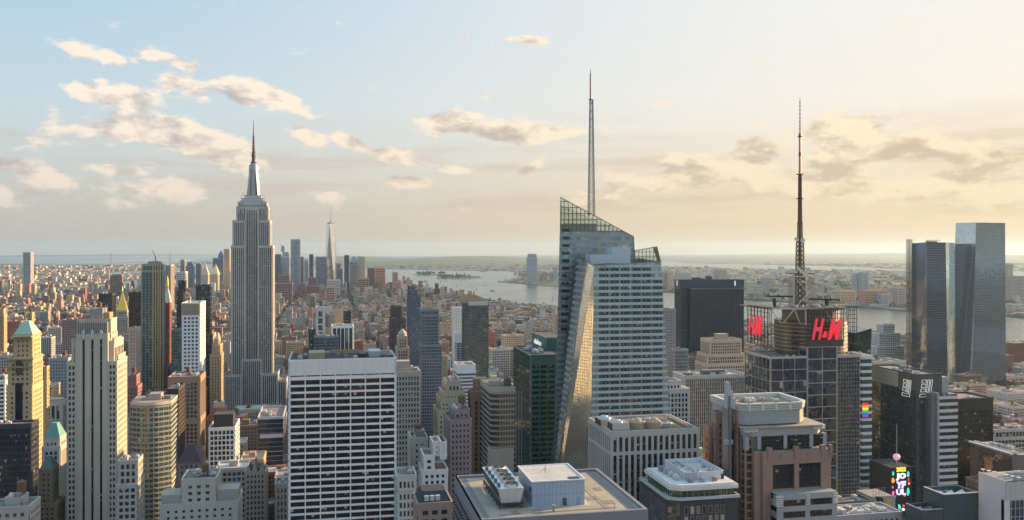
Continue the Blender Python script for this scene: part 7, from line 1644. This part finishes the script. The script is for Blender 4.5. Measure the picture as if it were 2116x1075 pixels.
for (i, kind, feat, lab) in info:
    u0,u1,v0,v1,zt,nm,c,r = LOTS[i]; col = c+(1,)
    b = Bld(kind.replace(' ','_').replace('-','_')+('' if 'block' in kind or 'house' in kind else '_building'), final[i], ((u0+u1)/2,(v0+v1)/2,GZ), col, rg.choice([GL['dk'],GL['gr'],(.04,.045,.055,1)]), gmat='curtain_glass' if kind == 'glass block' else 'window_glass', group='ordinary buildings filling the street grid', roofc=rg.choice([(.12,.115,.11,1),(.30,.29,.28,1),(.42,.41,.39,1),(.20,.17,.15,1),(.50,.49,.47,1)]))
    sp = STY[kind]; poly = rect(u0,u1,v0,v1)
    if feat == 'with set-back top':
        zm = GZ+(zt-GZ)*rg.uniform(.6,.8); b.block(poly, GZ, zm, sp); e = rg.uniform(2.5,4); poly = rect(u0+e,u1-e,v0+e,v1-e); b.block(poly, zm-.3, zt, sp)
    else: b.block(poly, GZ, zt, sp)
    w, d = u1-u0, v1-v0; bu = u0+w*rg.uniform(.25,.6); bv = v0+d*rg.uniform(.35,.6)
    b.bulk(bu, bu+min(w*.3,7), bv, bv+min(d*.3,6), zt, rg.uniform(2.6,5), tuple(min(.8,x*rg.uniform(.8,1.2)) for x in c)+(1,))
    if feat == 'with water tank': b.tank(u0+w*rg.uniform(.3,.7), v0+d*rg.uniform(.25,.4), zt, rg.uniform(1.7,2.3), rg.uniform(3.2,4.4), rg.uniform(2,4))
    b.clutter(poly, zt, rg.choice([1,2,3]))
    if kind not in ('glass block','banded office'):
        co = b.mb('cornice','stone',tuple(min(.8,x*1.12) for x in c)+(1,)); co.obox((u0,v0),(1,0),(0,-1),w,zt-1.2 if feat != 'with set-back top' else zm-1.2,zt-.5 if feat != 'with set-back top' else zm-.5,.3,.95)
    b.finish()

# the rest of the city: one mass, too many to count
def mass_material():
    m, n, p = material('city_mass')
    at = n.node('ShaderNodeAttribute', attribute_name='tint'); uv = n.node('ShaderNodeUVMap').outputs[0]
    co = n.node('ShaderNodeTexCoord').outputs['Object']
    cell = n.vm('FLOOR', uv); fx, fy, _ = n.xyz(n.vm('FRACTION', uv))
    ux, uy, _ = n.xyz(uv)
    wx = n.m('MULTIPLY', n.m('GREATER_THAN', fx, .26), n.m('LESS_THAN', fx, .76)); wy = n.m('MULTIPLY', n.m('GREATER_THAN', fy, .26), n.m('LESS_THAN', fy, .78))
    on = n.m('MULTIPLY', n.m('MULTIPLY', wx, wy), n.m('GREATER_THAN', ux, .01))
    wn = n.node('ShaderNodeTexWhiteNoise', noise_dimensions='3D'); n.link(cell, wn.inputs[0])
    wc = n.mix(n.m('POWER', wn.outputs[0], 3.0), (.025,.03,.04,1), (.30,.29,.27,1))
    big = n.noise(co, .06, 4, .6)
    base = n.vm('SCALE', at.outputs['Color'], n.m('MULTIPLY_ADD', big, .5, .75))
    n.link(n.mix(on, base, wc), p.inputs['Base Color']); n.put(p.inputs['Roughness'], n.m('MULTIPLY_ADD', on, -.65, .9)); p.inputs['Specular IOR Level'].default_value = .4
mass_material()
class Mass:
    def __init__(s): s.v = []; s.f = []; s.uv = []; s.c = []
    def q(s, pts, col, uv=None):
        i = len(s.v); s.v.extend(pts); s.f.append(tuple(range(i,i+len(pts)))); s.c.append(col); s.uv.extend(uv or [(-1.0,-1.0)]*len(pts))
    def bld(s, u0, u1, v0, v1, z0, zt, col, roofc, bay=3.2, fl=3.4, par=True, win=True, off=0):
        P = ((u0,v0),(u1,v0),(u1,v1),(u0,v1)); o = off*97+1
        for a, b in ((0,1),(1,2),(2,3),(3,0)):
            p, q = P[a], P[b]; L = abs(q[0]-p[0])+abs(q[1]-p[1]); nb = max(1,round(L/bay)); nf = max(1,round((zt-z0)/fl))
            s.q([(*p,z0),(*q,z0),(*q,zt),(*p,zt)], col, [(o,1),(o+nb,1),(o+nb,1+nf),(o,1+nf)] if win else None); o += nb+3
        if par:
            e = .5; I = ((u0+e,v0+e),(u1-e,v0+e),(u1-e,v1-e),(u0+e,v1-e)); rc = tuple(min(.8,c*1.05) for c in col)
            for a, b in ((0,1),(1,2),(2,3),(3,0)):
                s.q([(*P[a],zt),(*P[b],zt),(*I[b],zt),(*I[a],zt)], rc); s.q([(*I[a],zt),(*I[b],zt),(*I[b],zt-1),(*I[a],zt-1)], rc)
            s.q([(*p,zt-1) for p in I], roofc)
        else: s.q([(*p,zt) for p in P], roofc)
    def box(s, u0,u1,v0,v1,z0,zt,col): s.bld(u0,u1,v0,v1,z0,zt,col,col,par=False,win=False)
    def tank(s, u, v, z):
        r = 2.0; k = 7; c = (.15,.09,.055); a = [(u+r*cos(2*pi*i/k), v+r*sin(2*pi*i/k)) for i in range(k)]
        for i in range(k):
            p, q = a[i], a[(i+1)%k]; s.q([(*p,z+2.5),(*q,z+2.5),(*q,z+6),(*p,z+6)], c); s.q([(*p,z+6),(*q,z+6),(u,v,z+7.3)], c)
        for i in range(4): s.box(a[i*7//4][0]-.15,a[i*7//4][0]+.15,a[i*7//4][1]-.15,a[i*7//4][1]+.15,z-1,z+2.5,(.06,.06,.06))
    def build(s, name, label):
        me = bpy.data.meshes.new(name); me.from_pydata(s.v, [], s.f); l = me.uv_layers.new(name='UVMap'); l.data.foreach_set('uv', np.array(s.uv, np.float32).ravel())
        at = me.attributes.new('tint','FLOAT_COLOR','FACE'); at.data.foreach_set('color', np.array([c+(1.0,) for c in s.c], np.float32).ravel())
        me.materials.append(MATS['city_mass']); o = bpy.data.objects.new(name, me); COL.objects.link(o); o['kind'] = 'stuff'; o['label'] = label; o['category'] = 'city blocks'; return o
ROOFS = [(.09,.085,.08),(.12,.115,.11),(.16,.15,.14),(.24,.23,.22),(.34,.33,.31),(.20,.16,.13),(.13,.12,.115)]
M = Mass(); done = set(chosen)
for i, (u0,u1,v0,v1,zt,nm,c,r) in enumerate(LOTS):
    if i in done: continue
    near = v0 < 2400
    M.bld(u0,u1,v0,v1,GZ-.2,zt,c,rg.choice(ROOFS),rg.uniform(2.6,3.6),rg.uniform(3.2,3.9),near,True,i%50)
    w, d = u1-u0, v1-v0
    if v0 < 3800:
        bu, bv = u0+w*rg.uniform(.2,.6), v0+d*rg.uniform(.3,.6); M.box(bu,bu+min(w*.3,6),bv,bv+min(d*.3,5),zt-1,zt+rg.uniform(2,4),tuple(min(.8,x*rg.uniform(.75,1.3)) for x in c))
        if rg.random() < .3 and v0 < 3000: M.tank(u0+w*.4, v0+d*.3, zt)
        if near:
            for q in range(rg.randint(1,4)):
                a, e = u0+w*rg.uniform(.1,.85), v0+d*rg.uniform(.1,.85); M.box(a,a+rg.uniform(1,2.6),e,e+rg.uniform(1,2.6),zt-1,zt+rg.uniform(.2,1.4),rg.choice([(.5,.5,.49),(.3,.3,.3),(.14,.14,.14),(.4,.36,.3)]))
M.build('city_blocks', 'countless lower buildings of the street grid between the towers')
# uptown blocks behind the terrace, seen in the glass
M = Mass(); v = -1100.0
while v < 170:
    for i in range(len(AVE)-1):
        if abs(AVE[i]) > 1700: continue
        u = AVE[i]+16
        while u < AVE[i+1]-20:
            w = rg.uniform(22,48)
            if not (abs(u+w/2) < 90 and v > -140) and DEP(u, v) < 150: 
                nm, c, _ = rg.choice(PALW); M.bld(u,u+w,v+8,v+68,GZ-.2,GZ+rg.uniform(25,95)*(.6 if abs(u) > 700 else 1),tuple(min(.8,x*1.3) for x in c),rg.choice(ROOFS),3.2,3.7,False,True,int(u)%50)
            u += w+1
    v += 80
M.build('uptown_blocks', 'uptown street blocks behind the terrace')
# low built-up land across both rivers
M = Mass()
def scatter(poly, n, v0, v1, p0, p1, hmax, tall, land, pal):
    c = 0; t = 0
    while c < n and t < n*12:
        t += 1; v = v0*(v1/v0)**rg.random(); px = rg.uniform(p0,p1); u = U(px, v)
        if DEP(u,v) < 500 or not inpoly(poly,u,v): continue
        s = 1+v/9000; w, d = rg.uniform(10,34)*s, rg.uniform(10,30)*s; h = rg.uniform(6,hmax) if rg.random() > tall else rg.uniform(hmax,hmax*2.6)
        col = rg.choice(pal); j = rg.uniform(.8,1.25); M.bld(u,u+w,v,v+d,land-.5,land+h,tuple(min(.75,x*j) for x in col),rg.choice(ROOFS),3.4,3.4,False,v < 6000,c%40); c += 1
WARM = [(.40,.30,.22),(.46,.40,.33),(.26,.14,.10),(.36,.33,.30),(.55,.52,.47),(.30,.20,.15),(.5,.42,.32)]
scatter(BROOK, 3400, 3500, 15000, -60, 700, 18, .05, 7, WARM)
scatter(NJ, 3400, 2000, 15000, 780, 2190, 17, .06, 5, WARM)
scatter(SI, 500, 12000, 21000, 200, 1000, 16, .03, 5, WARM)
M.build('far_shore_blocks', 'low built-up districts across the rivers')
# ------------------------------------------------------------------ water, bridges, green
def boat(px, py, sail, label, k=1.0, group=None):
    d = CZ*F/(py-EYE); a = atan((px-CX)/F); v = d/(tan(A+a)*sin(A)+cos(A)); u = U(px, v)
    r = thing('sailboat' if sail else 'ferry', label, 'boat', (u, v, 0), group)
    if sail:
        h = MB(); L = 8*k
        for i in range(2):
            s = (-1,1)[i]; h.quad([(u-L,v,.0),(u+L,v,.3),(u+L*1.1,v,2.2*k),(u-L,v+s*3*k,2.0*k)][::s])
        h.quad([(u-L,v-3*k,2*k),(u+L*1.1,v,2.2*k),(u-L,v+3*k,2*k)]); h.build('hull','panel',r,(.7,.7,.68,1))
        m = MB(); m.beam((u,v,1),(u,v,24*k),.35*k); m.build('mast','steel',r,(.4,.4,.4,1))
        s = MB(); s.quad([(u-.3,v,3*k),(u-.3,v,23*k),(u-L*.95,v+1.5,3.5*k)]); s.quad([(u+.3,v,22*k),(u+.3,v,3*k),(u+L,v+1,2.6*k)]); s.build('sail','panel',r,(.8,.78,.74,1))
    else:
        h = MB(); h.prism([(u-20*k,v-5*k),(u+15*k,v-5*k),(u+22*k,v),(u+15*k,v+5*k),(u-20*k,v+5*k)], -.5, 4*k); h.build('hull','panel',r,(.16,.2,.24,1))
        c = MB(); c.box(u-16*k,u+10*k,v-4*k,v+4*k,4*k,8*k); c.box(u-10*k,u+6*k,v-3.5*k,v+3.5*k,8*k,11*k); c.build('cabin','panel',r,(.65,.64,.6,1))
        w = MB()
        for i in range(14): w.quad([(u-20*k-i*14,v-2-i*.9,.12),(u-34*k-i*14,v-2.6-i*.9,.12),(u-34*k-i*14,v+2.6+i*.9,.12),(u-20*k-i*14,v+2+i*.9,.12)][::-1])
        w.build('wake','panel',r,(.6,.62,.6,1))
SB = 'small white sailboat out on the grey bay'
for (x, y) in ((838,583),(848,589),(856,577),(862,592),(875,583),(893,595),(911,585),(924,581),(944,591),(952,588),(985,598),(966,578),(1004,590),(1142,618),(1020,601),(905,574)): boat(x, y, True, SB, .85, 'sailboats on the bay')
boat(1018, 602, False, 'ferry with a pale wake in the bay left of the waterfront tower', 1.0); boat(999, 562, False, 'long dark ship far out on the bay beyond the islands', 1.6); boat(880, 582, False, 'ferry trailing a long wake below the statue island', 1.0)
def statue():
    c = LL(40.6892,-74.0445); r = thing('statue_on_pedestal', 'tiny statue with raised arm on a pedestal on its own island', 'statue', (c[0], c[1], 4)); k = 1.15
    m = MB(); m.frustum(c, 46*k, 44*k, 3, 14, 11); m.build('fort','stone',r,(.34,.31,.28,1))
    m = MB(); m.prism(rect(c[0]-14,c[0]+14,c[1]-14,c[1]+14),13,20); m.hip(rect(c[0]-11,c[0]+11,c[1]-11,c[1]+11),20,rect(c[0]-7,c[0]+7,c[1]-7,c[1]+7),50); m.build('pedestal','stone',r,(.38,.35,.31,1))
    m = MB(); 
    for (r0,r1,a,b) in ((7,6,50,58),(6,5.2,58,70),(5.2,5.6,70,78),(5.6,3,78,82),(1.8,2.6,82,84),(2.6,2.4,84,88),(2.4,.8,88,90)): m.frustum(c, r0, r1, a, b, 10)
    m.beam((c[0]-4,c[1],79),(c[0]-7,c[1],96),(1.8,1.1),6); m.beam((c[0]+3,c[1]-1,78),(c[0]+6,c[1]-3,70),(1.8,1.2),6); m.build('figure','copper',r,(.14,.22,.19,1))
    m = MB(); m.frustum((c[0]-7,c[1]),1.0,1.8,96,99,8); m.frustum((c[0]-7,c[1]),1.3,.2,99,102,8); m.build('torch','gold',r,(.7,.5,.2,1))
    m = MB()
    for i in range(7): a = pi*i/6; m.beam((c[0]+2*cos(a),c[1]-1,88+1.5*sin(a)),(c[0]+5*cos(a),c[1]-1,88.5+4*sin(a)),.3)
    m.build('crown','copper',r,(.14,.22,.19,1))
statue()
def hall():
    c = LL(40.6992,-74.0398); b = Bld('island_hall', 'brick island hall with four small domed towers on the middle island', (c[0],c[1],4), (.30,.17,.12,1), units=None) if False else None
    r = thing('island_hall', 'brick hall with four little towers on the middle bay island', 'building', (c[0], c[1], 4))
    m = MB(); m.box(c[0]-60,c[0]+60,c[1]-25,c[1]+25,3.5,20); m.box(c[0]-35,c[0]+35,c[1]-20,c[1]+20,20,30); m.build('wall','stone',r,(.33,.19,.14,1))
    for sx in (-1,1):
        for sy in (-1,1):
            t = MB(); t.box(c[0]+sx*38-5,c[0]+sx*38+5,c[1]+sy*20-5,c[1]+sy*20+5,4,42); o = t.build('turret','stone',r,(.36,.22,.17,1)); d = MB(); d.frustum((c[0]+sx*38,c[1]+sy*20),6,.4,42,54,8); d.build('dome','copper',o,(.18,.28,.26,1))
    m = MB(); m.box(c[0]-170,c[0]-75,c[1]-20,c[1]+20,3.5,18); m.box(c[0]+80,c[0]+190,c[1]+30,c[1]+70,3.5,16); m.build('wing','stone',r,(.36,.26,.20,1))
hall()
def bridge(name, label, t0, t1, a, b, th, deck, w, col, sag):
    P = [Vector(LL(*p)) for p in (a, t0, t1, b)]; r = thing(name, label, 'bridge', (P[1].x, P[1].y, 0)); d = (P[3]-P[0]).normalized(); q = Vector((-d.y, d.x))*w/2
    for p in P[1:3]:
        m = MB()
        for s in (-1,1): m.beam((p.x+q.x*s,p.y+q.y*s,-3),(p.x+q.x*s,p.y+q.y*s,th),w*.16)
        for z in (deck*.9, th*.72, th*.97): m.beam((p.x-q.x,p.y-q.y,z),(p.x+q.x,p.y+q.y,z),w*.12)
        m.build('tower','steel',r,col)
    m = MB(); m.beam((P[0].x,P[0].y,deck*.8),(P[1].x,P[1].y,deck),w*.07); m.beam((P[1].x,P[1].y,deck),(P[2].x,P[2].y,deck),w*.07); m.beam((P[2].x,P[2].y,deck),(P[3].x,P[3].y,deck*.8),w*.07); m.build('deck','steel',r,col)
    for s in (-1,1):
        m = MB(); n = 14
        def c(p, q_, za, zb, sg, i): f = i/n; x = p.lerp(q_, f); return (x.x+q.x*s, x.y+q.y*s, za+(zb-za)*f-sg*4*f*(1-f))
        for i in range(n):
            m.beam(c(P[1],P[2],th,th,sag,i), c(P[1],P[2],th,th,sag,i+1), w*.014); m.beam(c(P[0],P[1],deck,th,sag*.12,i), c(P[0],P[1],deck,th,sag*.12,i+1), w*.014); m.beam(c(P[2],P[3],th,deck,sag*.12,i), c(P[2],P[3],th,deck,sag*.12,i+1), w*.014)
        m.build('cable','steel',r,col)
bridge('suspension_bridge', 'long far suspension bridge with two pale towers at the harbour mouth', (40.6095,-74.0370), (40.6040,-74.0520), (40.6120,-74.0300), (40.6015,-74.0590), 211, 70, 30, (.26,.29,.33,1), 120)
bridge('river_bridge', 'dark low suspension bridge crossing the river at the left', (40.7085,-73.9925), (40.7050,-73.9890), (40.7130,-73.9968), (40.7005,-73.9845), 98, 42, 34, (.10,.12,.15,1), 46)

# trees: leafy clumps, each crown a cloud of small faces
def crown_mesh(rad, n, seed, name='crown'):
    rd = random.Random(seed); m = MB()
    lobes = [(rd.uniform(-.5,.5)*rad, rd.uniform(-.5,.5)*rad, rd.uniform(-.2,.6)*rad, rd.uniform(.4,.62)*rad) for _ in range(7)]
    for i in range(n):
        lx, ly, lz, lr = rd.choice(lobes); a = rd.uniform(0,2*pi); e = math.asin(rd.uniform(-.7,1)); rr = lr*rd.uniform(.7,1.08); p = Vector((lx+rr*cos(e)*cos(a), ly+rr*cos(e)*sin(a), lz+rr*sin(e)+rad*1.2))
        nn = Vector((rd.gauss(0,1),rd.gauss(0,1),rd.gauss(.6,1))).normalized(); t = nn.orthogonal().normalized(); w = nn.cross(t); s = rad*rd.uniform(.10,.2); m.quad([p-t*s-w*s*.6, p+t*s-w*s*.6, p+t*s*.8+w*s*.7, p-t*s*.7+w*s*.8])
    return m.mesh(name, ['foliage'])
CM = [crown_mesh(4.6, 170, s) for s in range(4)]
tm = MB(); tm.frustum((0,0), .35, .2, 0, 5, 6); tm.beam((0,0,3.5),(1.4,.5,6.5),(.16,.07)); tm.beam((0,0,3.8),(-1.2,.9,6.8),(.16,.07)); tm.beam((0,0,4.2),(.3,-1.4,7.0),(.14,.06)); TM = tm.mesh('trunk', ['wood'])
PNAME = {'madison': 'leafy street tree in the small park right of the tallest limestone skyscraper', 'square': 'leafy tree in the far square above the white finned office', 'union': 'leafy tree in the far square left of the tallest limestone skyscraper', 'village': 'leafy tree in the far housing grounds at the left'}
for (a, b_, c, d, nm) in PARKS:
    for q in range(14 if nm == 'madison' else 8):
        x, y = rg.uniform(a+8,b_-8), rg.uniform(c+8,d-8); s = rg.uniform(.9,1.7)
        r = thing('park_tree', PNAME[nm], 'tree', (x, y, GZ-.3), 'trees in '+nm+' park'); r.scale = (s,s,s); r.rotation_euler = (0,0,rg.uniform(0,6))
        for nm2, me, col in (('crown', rg.choice(CM), (.055*rg.uniform(.7,1.3),.085*rg.uniform(.8,1.2),.025,1)), ('trunk', TM, (.08,.06,.045,1))):
            o = bpy.data.objects.new(nm2, me); COL.objects.link(o); o.parent = r; o.color = col
    sheet('lawn', rect(a,b_,c,d), GZ-.28, 'wooded', .1)
# countless small yard and street trees, one mass
def greens(name, label, spots):
    m = MB()
    for (x, y, z, s) in spots:
        for i in range(16):
            a = rg.uniform(0,2*pi); e = math.asin(rg.uniform(-.2,1)); p = Vector((x+s*cos(e)*cos(a), y+s*cos(e)*sin(a), z+s*.9+s*sin(e))); n_ = Vector((rg.gauss(0,1),rg.gauss(0,1),rg.gauss(.8,1))).normalized(); t = n_.orthogonal().normalized(); w = n_.cross(t); k = s*rg.uniform(.3,.5); m.quad([p-t*k-w*k, p+t*k-w*k*.7, p+t*k*.8+w*k, p-t*k+w*k*.8])
    o = m.build(name, 'foliage', None, (.06,.085,.028,1), 'stuff'); o['label'] = label; o['category'] = 'trees'
sp = []
for q in range(1500):
    v = rg.uniform(1500,4800); u = U(rg.uniform(-40,1150), v)
    if inpoly(MANH,u,v) and not inpark(u,u,v,v): sp.append((u,v,GZ+rg.uniform(3,18),rg.uniform(4,7)))
for cen, n, rr in (((40.6895,-74.0448),40,(150,70)),((40.6890,-74.0180),160,(560,260)),((40.6990,-74.0395),25,(180,110)),((40.703,-74.052),150,(500,380)),((40.7035,-74.0170),40,(160,110))):
    c = LL(*cen)
    for q in range(n): sp.append((c[0]+rg.uniform(-1,1)*rr[0], c[1]+rg.uniform(-1,1)*rr[1], 4, rg.uniform(9,16)))
for q in range(700):
    v = rg.uniform(2100,7000); u = U(rg.uniform(1300,2180), v)
    if inpoly(NJ,u,v): sp.append((u,v,5,rg.uniform(8,16)))
greens('tree_clumps', 'scattered dark green tree clumps among the far roofs and islands', sp)
# ------------------------------------------------------------------ haze
def haze():
    m = bpy.data.materials.new('haze_air'); m.use_nodes = True; nt = m.node_tree; nt.nodes.clear()
    v = nt.nodes.new('ShaderNodeVolumePrincipled'); o = nt.nodes.new('ShaderNodeOutputMaterial'); nt.links.new(v.outputs[0], o.inputs['Volume'])
    v.inputs['Color'].default_value = (.50,.75,1.0,1); v.inputs['Density'].default_value = HAZE; v.inputs['Anisotropy'].default_value = .35
    MATS['haze_air'] = m
    b = MB(); r = 47000; b.box(-r, r, -r, r, -12, 620)
    h = b.build('haze', 'haze_air', kind='stuff'); h['label'] = 'pale evening haze lying over the whole city'; h['category'] = 'haze'
HAZE = 2.1e-5
haze()
